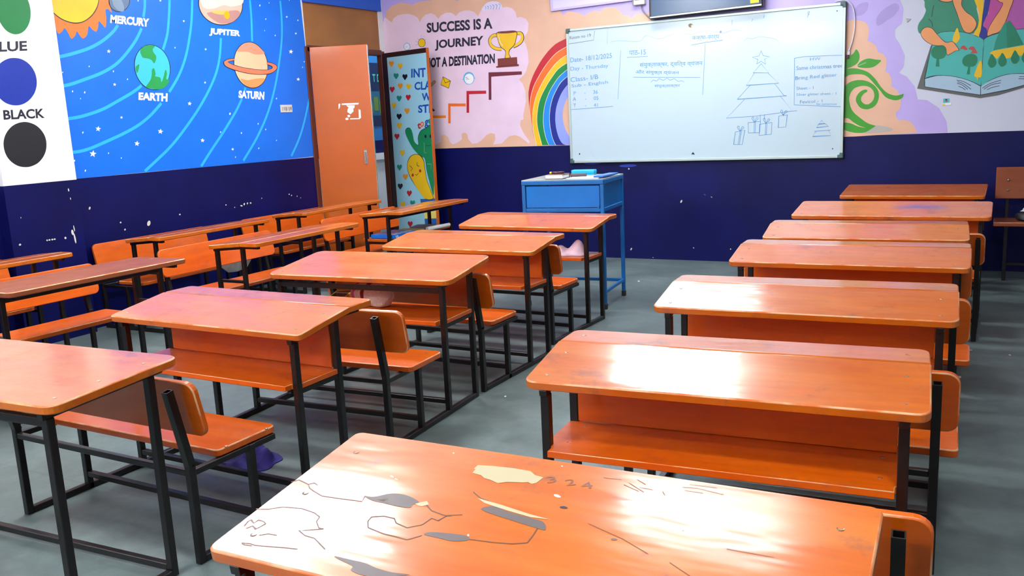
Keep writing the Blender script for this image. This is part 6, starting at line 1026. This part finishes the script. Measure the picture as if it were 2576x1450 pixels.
# ---------------------------------------------------------------- school desks (bench and desk on one steel frame)
CACHE = {}
T = 0.026
def cached(key, build):
    if key not in CACHE: CACHE[key] = build().mesh(key[0])
    return CACHE[key]
def slope_M(v0, z0, v1, z1):
    a = math.atan2(z1 - z0, v1 - v0); return Matrix.Translation((0, v0, z0)) @ Matrix.Rotation(a, 4, 'X'), math.hypot(v1 - v0, z1 - z0)
def school_desk(label, x, y, yaw, L=1.016, zn=0.64, zs=0.685, d1=0.281, d2=0.141, kink=True, shelf=True, panel_=True, near_rail=False, far_rail=False, seat=0.48, back=0.515,
                bdv=0.0, board='orange_board', r=0.032, group=None, low_front=False, bench=True, VF=0.25, rails=False):
    t = thing('school_desk', label, 'desk', (x, y, 0), yaw, group)
    d = d1 + d2
    if not kink: M1, l1 = slope_M(0, zn, d, zs)
    else: M1, l1 = slope_M(0, zn, d1, zs)
    def z_at(v): return zn + (zs - zn) * (v / d if not kink else min(v / d1, 1.0))
    key = (round(L, 3), zn, zs, kink, d1, d2, board, r)
    if kink:
        top = obj('desk_top', cached(('desk_top',) + key, lambda: MB().plate(rounded(-L / 2, L / 2, 0, l1 - 0.0025, r, corners=(1, 1, 0, 0)), T, board, 'worn_edge', 0.004, M1)), t)
        strip = obj('pen_strip', cached(('pen_strip',) + key, lambda: MB().plate(rounded(-L / 2 + 0.002, L / 2 - 0.002, d1 + 0.0025, d, r, corners=(0, 0, 1, 1)), T, board, None, 0.004, Matrix.Translation((0, 0, zs)))), t)
    else:
        top = obj('desk_top', cached(('desk_top',) + key, lambda: MB().plate(rounded(-L / 2, L / 2, 0, l1, r), T, board, 'worn_edge', 0.004, M1)), t)
    U = L / 2 - 0.056
    def screw_mesh():
        mb = MB(); n = 10; k = mb.slot('screw_steel'); a = [mb.bm.verts.new((0.006 * math.cos(2 * math.pi * i / n), 0.006 * math.sin(2 * math.pi * i / n), 0.0006)) for i in range(n)]
        c = mb.bm.verts.new((0, 0, -0.0012)); lo = [mb.bm.verts.new((0.0068 * math.cos(2 * math.pi * i / n), 0.0068 * math.sin(2 * math.pi * i / n), -0.001)) for i in range(n)]
        for i in range(n):
            mb.bm.faces.new((a[i], a[(i + 1) % n], c)).material_index = k; mb.bm.faces.new((lo[i], lo[(i + 1) % n], a[(i + 1) % n], a[i])).material_index = k
        return mb
    scr = cached(('screw',), screw_mesh)
    for u in (-U, U):
        for v in ((0.05, 0.2) if kink else (0.06, 0.2, 0.36)): obj('screw', scr, top, (u, v, z_at(v)))
        if kink: obj('screw', scr, strip, (u, d1 + d2 * 0.5, zs))
    # steel
    VN, VB, VR = 0.03, -0.22 + bdv, -0.47 + bdv
    mk = 'black_metal'
    def leg(z): return cached(('leg', round(z, 3)), lambda: MB().box(-0.0125, 0.0125, -0.0125, 0.0125, 0.0, z, mk, bev=0.002))
    for u in (-U, U):
        for v in (VN, VF): obj('leg', leg(z_at(v) - T - 0.018), t, (u, v, 0))
        key2 = (zn, zs, kink, d1, d2)
        def rail():
            mb = MB(); h = T + 0.0095
            if kink:
                mb.bar((0, 0.008, z_at(0.008) - h), (0, d1, zs - h), 0.022, 0.018, mk, 0.001); mb.bar((0, d1, zs - h), (0, d - 0.035, zs - h), 0.022, 0.018, mk, 0.001)
            else: mb.bar((0, 0.008, z_at(0.008) - h), (0, d - 0.035, z_at(d - 0.035) - h), 0.022, 0.018, mk, 0.001)
            return mb
        obj('top_rail', cached(('top_rail',) + key2, rail), t, (u, 0, 0))
        obj('runner', cached(('runner', bdv, bench, VF), lambda: MB().box(-0.0125, 0.0125, (VR if bench else VN) + 0.013, VF - 0.013, 0.001, 0.024, mk, bev=0.002)), t, (u, 0, 0))
        if bench:
            obj('leg', leg(0.314), t, (u, VB, 0))
            def post():
                mb = MB(); mb.box(-0.0125, 0.0125, -0.0125, 0.0125, 0.0, 0.335, mk, bev=0.002)
                a, b = Vector((0, 0.001, 0.325)), Vector((0, -0.05, 0.585)); dd = (b - a); ln = dd.length; ax = Matrix.Rotation(math.atan2(0.051, 0.26), 4, 'X')
                Mx = Matrix.Translation(a) @ ax
                for x0, x1, y0, y1 in ((-.0125, .0125, -.0125, -.0095), (-.0125, .0125, .0095, .0125), (-.0125, -.0095, -.0095, .0095), (.0095, .0125, -.0095, .0095)): mb.box(x0, x1, y0, y1, 0, ln, mk, Mx)
                mb.box(-.0095, .0095, -.0095, .0095, 0, ln - 0.03, mk, Mx)
                return mb
            obj('backrest_post', cached(('backrest_post',), post), t, (u, VR, 0))
            obj('seat_rail', cached(('seat_rail', bdv), lambda: MB().bar((0, VR + 0.012, 0.304), (0, -0.11 + bdv, 0.304), 0.02, 0.02, mk, 0.001)), t, (u, 0, 0))
        if shelf or rails: obj('shelf_rail', cached(('shelf_rail', VF), lambda: MB().bar((0, VN + 0.0125, 0.421), (0, VF - 0.0125, 0.421), 0.02, 0.018, mk, 0.001)), t, (u, 0, 0))
    def lr(n_, v, z, w=0.022, h=0.022): obj(n_, cached((n_, round(L, 3), w, h), lambda: MB().bar((-U + 0.0125, 0, 0), (U - 0.0125, 0, 0), w, h, mk, 0.002)), t, (0, v, z))
    if bench: lr('stretcher', VB, 0.062); lr('seat_rail_long', VR, 0.304, 0.02, 0.02)
    if low_front: lr('stretcher', VF, 0.03)
    else: lr('stretcher', VN, 0.062)
    if near_rail: lr('long_rail', VN, z_at(VN) - T - 0.03, 0.02, 0.024)
    if far_rail: lr('long_rail', VF, z_at(VF) - T - 0.03, 0.02, 0.024)
    SL = U - 0.016
    if shelf:
        sh = obj('shelf', cached(('shelf', round(L, 3), VF), lambda: MB().plate(rounded(-U - 0.02, U + 0.02, VN + 0.016, VF - 0.016, 0.002) if False else [(-SL, -0.015), (SL, -0.015), (SL, VN - 0.014), (U + 0.012, VN + 0.016), (U + 0.012, VF - 0.016), (SL, VF - 0.014), (SL, VF), (-SL, VF), (-SL, VF - 0.014), (-U - 0.012, VF - 0.016), (-U - 0.012, VN + 0.016), (-SL, VN - 0.014)], 0.02, 'orange_seat', 'worn_edge', 0.002, Matrix.Translation((0, 0, 0.451)))), t)
        for u in (-U + 0.05, U - 0.05): obj('screw', scr, sh, (u, 0.06, 0.451)); obj('screw', scr, sh, (u, VF - 0.05, 0.451))
    if panel_: obj('front_panel', cached(('front_panel', round(L, 3), zs), lambda: MB().box(-SL, SL, VF - 0.016, VF - 0.004, 0.453 if shelf else 0.42, zs - T - 0.014, 'orange_seat', bev=0.0015)), t)
    if bench:
        se = obj('seat', cached(('seat', seat), lambda: MB().plate(rounded(-seat, seat, -0.36, -0.09, 0.03, corners=(0.6, 0.6, 1, 1)), 0.025, 'orange_seat', 'worn_edge', 0.004, Matrix.Translation((0, 0, 0.339)))), t, (0, bdv, 0))
        for u in (-U, U):
            for v in (-0.32, -0.14): obj('screw', scr, se, (u, v, 0.339))
        def bk():
            ax = Matrix.Rotation(math.atan2(0.051, 0.26), 4, 'X'); Mx = Matrix.Translation((0, -0.4695 - 0.0049, 0.42)) @ ax @ Matrix(((1, 0, 0, 0), (0, 0, -1, 0), (0, 1, 0, 0), (0, 0, 0, 1)))
            return MB().plate(rounded(-back, back, 0, 0.185, 0.035), 0.02, 'orange_seat', 'worn_edge', 0.004, Mx @ Matrix.Translation((0, 0, -0.0205)))
        ba = obj('backrest', cached(('backrest', back), bk), t, (0, bdv, 0))
        for u in (-U, U):
            for z in (0.46, 0.55):
                s_ = obj('screw', scr, ba, (u, -0.4365 - (z - 0.395) * 0.196 - 0.001, z)); s_.rotation_euler[0] = R(-79)
    return t, top
RC = dict(seat=0.515, back=0.51)
GR, GM, GW, GA = 'desks of the right-hand row', 'desks of the middle row', 'desks along the left wall', 'desks of the second row from the left wall'
r1, r1top = school_desk('orange school desk nearest the camera with peeling, scratched top', -0.648, 0.993, 0.022, L=1.039, zn=0.65, zs=0.71, d1=0.30, d2=0.14, kink=False, r=0.02, group=GR, **RC)
school_desk('orange school desk second in the right row, scuffed grey patches and screws on its top', -0.619, 2.106, 0.073, group=GR, **RC)
school_desk('orange school desk third in the right row, scratched and glaring white at its left end', -0.602, 3.089, 0.048, group=GR, **RC)
school_desk('orange school desk fourth in the right row, pale worn rim on its top', -0.599, 4.111, 0.031, group=GR, **RC)
school_desk('orange school desk fifth in the right row, just in front of the blue-stained one', -0.629, 4.927, 0.054, group=GR, **RC)
school_desk('long school desk sixth in the right row with a blue paint stain on its top', -0.614, 5.929, 0.0, L=1.152, zs=0.69, kink=False, board='blue_stained_board', r=0.03, group=GR, seat=0.53, back=0.555)
school_desk('brownish school desk farthest in the right row, against the navy front wall', -0.591, 7.201, -0.026, L=0.991, zs=0.69, kink=False, r=0.02, group=GR)
school_desk('orange school desk in the bottom left corner, no shelf under its top', -2.635, 1.33, 0.05, zn=0.67, zs=0.69, d1=0.3, d2=0.15, kink=False, shelf=False, panel_=False, near_rail=True, low_front=True, bench=False, VF=0.37, r=0.04, group=GM)
MC = dict(seat=0.455, back=0.525)
school_desk('orange school desk second in the middle row, violet sheen on its top and empty shelf', -2.627, 2.294, -0.016, r=0.02, group=GM, **MC)
m3, _ = school_desk('orange school desk third in the middle row, yellow box and knitted cap on its shelf', -2.678, 3.291, 0.057, L=1.04, zs=0.69, d1=0.3, d2=0.14, kink=False, near_rail=True, panel_=False, VF=0.30, r=0.045, group=GM, seat=0.52, back=0.575)
school_desk('orange school desk fourth in the middle row, behind the one with the knitted cap', -2.681, 4.181, -0.013, group=GM, **MC)
m5, _ = school_desk('orange school desk at the front of the middle row, pinkish cloth on its shelf', -2.751, 5.142, -0.030, panel_=False, group=GM, **MC)
LW = dict(panel_=False, shelf=False, rails=True, zn=0.652, zs=0.675)
school_desk('long dark-topped desk at the left picture edge in the second row from the wall', -4.37, 2.93, R(-90) - 0.02, bdv=0.05, far_rail=True, board='brown_board', group=GA, kink=False, r=0.03, panel_=False, shelf=False, rails=True, zn=0.66, zs=0.668)
school_desk('orange desk turned sideways, white plastic sheet behind its bench', -4.345, 4.45, R(-90), bdv=0.03, group=GA, **LW)
lb3, _ = school_desk('orange sideways desk near the door with blue and yellow books on its shelf', -4.45, 6.10, R(-90), bdv=0.10, far_rail=True, panel_=False, shelf=True, group=GA, seat=0.43, zn=0.652, zs=0.675)
AW = dict(bdv=0.125, d1=0.255, d2=0.11, seat=0.43, group=GW, **LW)
school_desk('orange desk against the wall under the colour chart, left of the pilaster edge', -5.25, 2.91, R(-90), **AW)
school_desk('orange wall-side desk under the star mural, its backrest plain orange', -5.25, 4.57, R(-90), L=1.05, **AW)
school_desk('orange wall-side desk closest to the orange door', -5.25, 5.99, R(-90), L=1.05, **AW)
M_r1, _l = slope_M(0, 0.65, 0.44, 0.71)
art('r1', lambda a, b, h: M_r1 @ Vector((max(-0.519, min(0.519, a)), max(0.001, min(_l - 0.001, b)), h * 0.45)), r1top)
# ---------------------------------------------------------------- taller bench at the right edge of the picture
tb = thing('bench', 'taller wooden bench at the right picture edge with a bag on its seat', 'bench', (-0.035, 7.28, 0))
mb = MB(); mb.plate(rounded(-0.0, 1.15, 0, 0.30, 0.01), 0.028, 'brown_board', 'worn_edge', 0.003, Matrix.Translation((0, 0, 0.44))); obj('seat', mb, tb)
mb = MB(); mb.box(0.0, 1.15, 0.292, 0.312, 0.582, 0.815, 'brown_board', bev=0.004); bk_ = obj('backrest', mb, tb)
for x in (0.083, 1.06):
    for y, z1 in ((0.10, 0.392), (0.327, 0.79)): mb = MB(); mb.box(x - 0.0125, x + 0.0125, y - 0.0125, y + 0.0125, 0, z1, 'black_metal', bev=0.002); obj('leg' if y < .2 else 'backrest_post', mb, tb)
    mb = MB(); mb.box(x - 0.01, x + 0.01, 0.02, 0.31, 0.392, 0.411, 'black_metal'); obj('seat_rail', mb, tb)
    for z in (0.645, 0.72):
        mb = MB(); mb.tube([(x, 0.292, z), (x, 0.288, z), (x, 0.2865, z)], [0.009, 0.008, 0.004], 'screw_steel', 10); obj('bolt', mb, bk_)
mb = MB(); mb.bar((0.0955, 0.1, 0.125), (1.0475, 0.1, 0.125), 0.02, 0.02, 'black_metal'); obj('stretcher', mb, tb)
def lump(mb, c, s, m, seed=0, nu=18, nv=12, flat=0.25, amp=0.12):
    rnd = random.Random(seed); ph = [(rnd.uniform(0, 6.28), rnd.randint(2, 5), rnd.randint(1, 3)) for _ in range(4)]
    def f(u, v):
        a, b = 2 * math.pi * u, math.pi * v
        k = 1 + amp * sum(math.sin(n * a + p + q * b * 2) for p, n, q in ph) / 2 * math.sin(b)
        z = math.cos(b); z = z if z > 0 else z * flat
        return Vector((c[0] + s[0] * math.sin(b) * math.cos(a) * k, c[1] + s[1] * math.sin(b) * math.sin(a) * k, c[2] + s[2] * flat + s[2] * z * k))
    mb.blob(f, nu, nv, m); return mb
bg = thing('bag', 'black bag with white and cyan cloth spilling out, on the tall bench seat', 'bag', (0.20, 7.43, 0.4405))
obj('body', lump(MB(), (0, 0, 0), (0.10, 0.09, 0.055), 'bag_black', 3), bg)
obj('towel', lump(MB(), (0.02, 0.0, 0.06), (0.085, 0.06, 0.035), 'bag_white', 5), bg); obj('cover', lump(MB(), (0.045, 0.0, 0.10), (0.06, 0.05, 0.032), 'bag_cyan', 8), bg)
# ---------------------------------------------------------------- blue steel table of the teacher
TX, TY, TW, TD, TZ = -2.376, 5.649, 0.60, 0.50, 0.908
tt = thing('teacher_table', 'tall blue steel table with grey top below the whiteboard', 'table', (TX, TY, 0), 0.10)
mb = MB(); mb.box(-TW, 0, 0, TD, TZ - 0.006, TZ, 'table_top_grey', bev=0.001); obj('table_top', mb, tt)
mb = MB()
for x0, x1, y0, y1 in ((-TW, 0, -0.004, 0.022), (-TW, 0, TD - 0.022, TD + 0.004), (-TW - 0.004, -TW + 0.022, 0.022, TD - 0.022), (-0.022, 0.004, 0.022, TD - 0.022)): mb.box(x0, x1, y0, y1, TZ - 0.034, TZ - 0.0065, 'table_blue', bev=0.002)
obj('top_frame', mb, tt)
for x in (-TW + 0.0125, -0.0125):
    for y in (0.0125, TD - 0.0125):
        mb = MB(); mb.box(x - 0.0125, x + 0.0125, y - 0.0125, y + 0.0125, 0.03, TZ - 0.034, 'table_blue', bev=0.002); lg = obj('leg', mb, tt)
        mb = MB(); mb.box(x - 0.015, x + 0.015, y - 0.015, y + 0.015, 0, 0.04, 'rubber', bev=0.003); obj('rubber_foot', mb, lg)
    mb = MB(); mb.box(x - 0.009, x + 0.009, 0.025, TD - 0.025, 0.11, 0.132, 'table_blue', bev=0.002); obj('stretcher', mb, tt)
    mb = MB(); mb.box(x - 0.01, x + 0.01, 0.025, TD - 0.025, TZ - 0.225, TZ - 0.2, 'table_blue', bev=0.002); obj('side_rail', mb, tt)
    mb = MB(); mb.box(x - 0.002, x + 0.002, 0.025, TD - 0.025, TZ - 0.2, TZ - 0.034, 'table_blue', bev=0.0005); obj('side_panel', mb, tt)
mb = MB(); mb.box(-TW + 0.025, -0.025, TD - 0.022, TD - 0.004, 0.11, 0.132, 'table_blue', bev=0.002); obj('stretcher', mb, tt)
mb = MB(); mb.box(-TW + 0.025, -0.025, 0.004, 0.022, TZ - 0.225, TZ - 0.2, 'table_blue', bev=0.002); obj('front_rail', mb, tt)
mb = MB(); mb.box(-TW + 0.03, -0.03, 0.006, 0.012, TZ - 0.196, TZ - 0.044, 'table_blue_panel', bev=0.003); dr = obj('drawer_panel', mb, tt)
mb = MB(); mb.box(-0.046, -0.032, 0.0, 0.006, TZ - 0.199, TZ - 0.178, 'table_blue', bev=0.001); obj('latch', mb, dr)
def on_table(x, y): return (TX + math.cos(0.1) * x - math.sin(0.1) * y, TY + math.sin(0.1) * x + math.cos(0.1) * y, TZ + 0.0005)
bk = thing('book', 'thick white-paged book with brown cover on the blue table', 'book', on_table(-0.375, 0.13), 0.10)
mb = MB(); mb.box(-0.062, 0.062, -0.078, 0.08, 0.003, 0.028, 'page_white', bev=0.003); obj('pages', mb, bk)
mb = MB(); mb.box(-0.065, 0.065, -0.08, 0.084, 0.0, 0.003, 'cover_brown'); mb.box(-0.058, 0.066, -0.072, 0.084, 0.0285, 0.032, 'cover_brown', bev=0.001); mb.box(-0.065, 0.065, 0.081, 0.084, 0.003, 0.0285, 'cover_brown'); obj('cover', mb, bk)
pn = thing('pen', 'maroon pen with a brass tip lying on the brown book', 'pen', (*on_table(-0.385, 0.14)[:2], TZ + 0.0405), 0.35)
mb = MB(); mb.tube([(-0.035, 0, 0), (0.055, 0, 0)], 0.008, 'pen_maroon', 10); obj('barrel', mb, pn); mb = MB(); mb.tube([(-0.05, 0, 0), (-0.045, 0, 0), (-0.035, 0, 0)], [0.004, 0.0075, 0.0082], 'sticker_yellow', 10); obj('tip', mb, pn)
mb = MB(); mb.box(-0.052, 0.06, -0.06, 0.06, 0, 0.022, 'wallet_brown', bev=0.008, seg=2); tag(obj('wallet', mb, None, on_table(-0.265, 0.255), 0.5), 'dark grey-brown wallet between the book and the cyan duster', 'wallet')
ds = thing('duster', 'cyan board duster at the back of the blue table', 'duster', on_table(-0.27, 0.41), 0.05)
mb = MB(); mb.box(-0.09, 0.09, -0.03, 0.03, 0.012, 0.04, 'duster_cyan', bev=0.008, seg=2); obj('grip', mb, ds); mb = MB(); mb.box(-0.088, 0.088, -0.028, 0.028, 0, 0.0125, 'duster_cyan', bev=0.002); obj('pad', mb, ds)
mb = MB(); mb.box(-0.12, 0.12, -0.13, 0.13, 0, 0.004, 'sheet_white', bev=0.001); mb.box(-0.11, 0.09, -0.125, -0.09, 0.0042, 0.0048, 'sheet_pink'); tag(obj('register_sheets', mb, None, on_table(-0.165, 0.19), 0.05), 'white printed sheets lying flat on the blue table', 'papers')
mb = MB(); mb.box(-0.035, 0.035, -0.15, 0.15, 0, 0.012, 'notebook_blue', bev=0.002); tag(obj('notebook', mb, None, (*on_table(-0.045, 0.22)[:2], TZ + 0.006), 0.02), 'narrow blue notebook at the right edge of the blue table', 'notebook')
# ---------------------------------------------------------------- things left on shelves, benches and floor
ZS = 0.4525
yb_ = thing('pencil_box', 'yellow pencil box with brown window on the middle-row shelf', 'box', (-3.0, 3.585, ZS), 0.45)
mb = MB(); mb.box(-0.05, 0.05, -0.11, 0.11, 0, 0.036, 'box_yellow', bev=0.006, seg=2); obj('case', mb, yb_); mb = MB(); mb.box(-0.038, 0.038, -0.1, 0.06, 0.0355, 0.0368, 'box_window'); obj('window', mb, yb_)
mb = MB(); mb.box(0.0495, 0.0512, 0.03, 0.08, 0.008, 0.028, 'page_white'); obj('label_plate', mb, yb_)
cp = thing('knitted_cap', 'rolled cream knitted cap with a dark red stripe on the middle-row shelf', 'cap', (-2.745, 3.535, ZS), 0.0)
cp.rotation_euler[2] = R(-22)
P0, P1 = Vector((-0.16, 0.0, 0.045)), Vector((0.13, 0, 0.045))
def knit(a, b, m, name, cap=False):
    mb = MB(); n = 12
    def f(u, v):
        s_ = a + (b - a) * v; k = 0.052 + 0.012 * math.sin(s_ * 3.0 + 0.4); tpos = s_
        if s_ > 0.8: k *= math.sqrt(max(0.0, 1 - ((s_ - 0.8) / 0.2) ** 2))
        if s_ < 0.12: k *= 0.75 + 0.25 * s_ / 0.12
        k *= 1 + 0.035 * math.sin(6 * math.pi * 2 * u + 9 * s_) ; p = P0.lerp(P1, tpos)
        z = math.sin(2 * math.pi * u) * k
        return Vector((p.x, p.y + math.cos(2 * math.pi * u) * k * 1.1, max(0.002, 0.05 + z)))
    mb.blob(f, 36, n, m); return obj(name, mb, cp)
knit(0.0, 0.14, 'knit_cream', 'brim'); knit(0.14, 0.26, 'knit_pink', 'pink_band'); knit(0.26, 0.46, 'knit_cream', 'ribbed_side'); knit(0.46, 0.56, 'knit_red', 'red_band'); knit(0.56, 1.0, 'knit_cream', 'crown')
def drape(name, label, cat, loc, size, hs, m, seed, rz=0.0, n=26):
    rnd = random.Random(seed); B = [(rnd.uniform(0.15, 0.85), rnd.uniform(0.2, 0.8), rnd.uniform(0.1, 0.22), rnd.uniform(0.15, 0.5)) for _ in range(6)]; B += hs
    def hgt(u, v):
        e = min(1, 6 * min(u, 1 - u, v, 1 - v)); q = sum(a * math.exp(-((u - cx) ** 2 + (v - cy) ** 2) / (w * w)) for cx, cy, w, a in B)
        return max(0.0, e) * (q * 0.6 + 0.12 + 0.1 * math.sin(16 * u + 5 * v)) 
    mb = MB(); k = mb.slot(m); top, bot = [], []
    for i in range(n + 1):
        for lst in (top, bot): lst.append([])
        for j in range(n + 1):
            u, v = i / n, j / n; wv = 1 + 0.12 * math.sin(9 * u + seed) * math.cos(7 * v)
            a = 2 * u - 1; b = 2 * v - 1; x = a * math.sqrt(1 - b * b / 2) * wv * size[0]; y = b * math.sqrt(1 - a * a / 2) * wv * size[1]
            top[-1].append(mb.bm.verts.new((x, y, 0.004 + size[2] * hgt(u, v)))); bot[-1].append(mb.bm.verts.new((x, y, 0.0)))
    for i in range(n):
        for j in range(n):
            for G_, fl in ((top, 0), (bot, 1)):
                q = (G_[i][j], G_[i + 1][j], G_[i + 1][j + 1], G_[i][j + 1]); f = mb.bm.faces.new(q[::-1] if fl else q); f.material_index = k; f.smooth = True
    for G1 in ([(top[i][0], bot[i][0]) for i in range(n + 1)], [(top[i][n], bot[i][n]) for i in range(n + 1)], [(top[0][j], bot[0][j]) for j in range(n + 1)], [(top[n][j], bot[n][j]) for j in range(n + 1)]):
        for p, q in zip(G1, G1[1:]): mb.bm.faces.new((p[0], q[0], q[1], p[1])).material_index = k
    return tag(obj(name, mb, None, loc, rz), label, cat)
drape('cloth', 'crumpled pinkish white cloth on the shelf of the front middle desk', 'cloth', (-2.47, 5.245, ZS), (0.15, 0.09, 0.085), [(0.75, 0.5, 0.2, 1.3)], 'cloth_pink', 4)
drape('cloth', 'crumpled dark purple cloth lying on the floor under the middle-row bench', 'cloth', (-2.665, 2.52, 0.0), (0.125, 0.10, 0.11), [(0.5, 0.75, 0.2, 0.6), (0.85, 0.5, 0.16, 0.7)], 'cloth_purple', 11, 0.3)
sh_ = MB(); MS = Matrix(((0, 0, 1, -4.865), (1, 0, 0, 0), (0, 1, 0, 0), (0, 0, 0, 1)))
sh_.plate([(4.592, 0.345), (4.68, 0.338), (4.778, 0.352), (4.866, 0.445), (4.87, 0.57), (4.53, 0.57), (4.525, 0.40)], 0.008, 'polythene', None, 0.002, MS)
tag(obj('plastic_sheet', sh_), 'crinkled white plastic sheet hanging behind the sideways bench', 'sheet')
# shelf of the sideways desk near the door
bb_ = thing('book', 'bright blue book with white icons standing out of the sideways desk shelf', 'book', (-4.285, 5.825, ZS), 0.0)
mb = MB(); mb.box(-0.115, 0.115, -0.15, 0.15, 0, 0.03, 'book_blue', bev=0.003); obj('cover', mb, bb_)
for i in range(4): mb = MB(); mb.box(0.045, 0.10, -0.12 + 0.068 * i, -0.085 + 0.068 * i, 0.0301, 0.031, 'book_white'); obj('printed_icon', mb, bb_)
for i in range(2): mb = MB(); mb.box(0.1151, 0.1157, -0.13 + 0.02 * i, -0.12 + 0.02 * i, 0.006, 0.024, 'book_white'); obj('printed_icon', mb, bb_)
for i in range(3): mb = MB(); mb.box(-0.09, -0.05, -0.12 + 0.085 * i, -0.075 + 0.085 * i, 0.0301, 0.031, 'teal_print'); obj('printed_icon', mb, bb_)
mb = MB(); mb.box(-0.10, 0.10, -0.06, 0.06, 0, 0.022, 'book_yellow', bev=0.002); tag(obj('book', mb, None, (-4.30, 6.075, ZS), 0.05), 'yellow book lying behind the bright blue one on the shelf', 'book')
mb = MB(); mb.tube([(-0.02, -0.14, 0.017), (0.02, 0.14, 0.017)], 0.016, 'page_white', 14); tag(obj('paper_roll', mb, None, (-4.165, 6.30, ZS)), 'white rolled paper on the shelf near the door', 'paper')
mb = MB()
for i in range(3): mb.box(-0.08, 0.09, -0.12 + 0.01 * i, 0.12 - 0.015 * i, 0.008 * i, 0.008 * i + 0.0075, 'grey_paper', Matrix.Rotation(0.1 * i, 4, 'Z'), bev=0.001)
tag(obj('exercise_books', mb, None, (-4.33, 6.31, ZS), 0.05), 'small pile of grey papers beside the white paper roll', 'papers')
def scrap(label, x, y, s, m, seed):
    rnd = random.Random(seed); mb = MB(); n = 7; k = mb.slot(m)
    P = [(s * (0.6 + 0.5 * rnd.random()) * math.cos(2 * math.pi * i / n), s * 0.6 * (0.6 + 0.5 * rnd.random()) * math.sin(2 * math.pi * i / n)) for i in range(n)]
    mb.plate(P, 0.004, m, None, 0.001, Matrix.Translation((0, 0, 0.005))); tag(obj('paper_scrap', mb, None, (x, y, 0), rnd.random() * 3), label, 'scrap', 'paper scraps on the floor')
scrap('cream paper scrap on the floor right of the third right-row bench', -0.135, 4.70, 0.022, 'bare_wood', 1)
scrap('tiny white scrap on the floor beside the blue table leg', -2.527, 6.687, 0.02, 'page_white', 2)
scrap('small white scrap in the aisle between middle and right desks', -2.09, 3.66, 0.012, 'page_white', 3)
scrap('pinkish scrap on the floor near the fourth right-row bench', -0.10, 5.24, 0.014, 'sheet_pink', 4)
scrap('small pink scrap on the aisle floor at the right picture edge', 0.085, 5.2, 0.012, 'sheet_pink', 5)
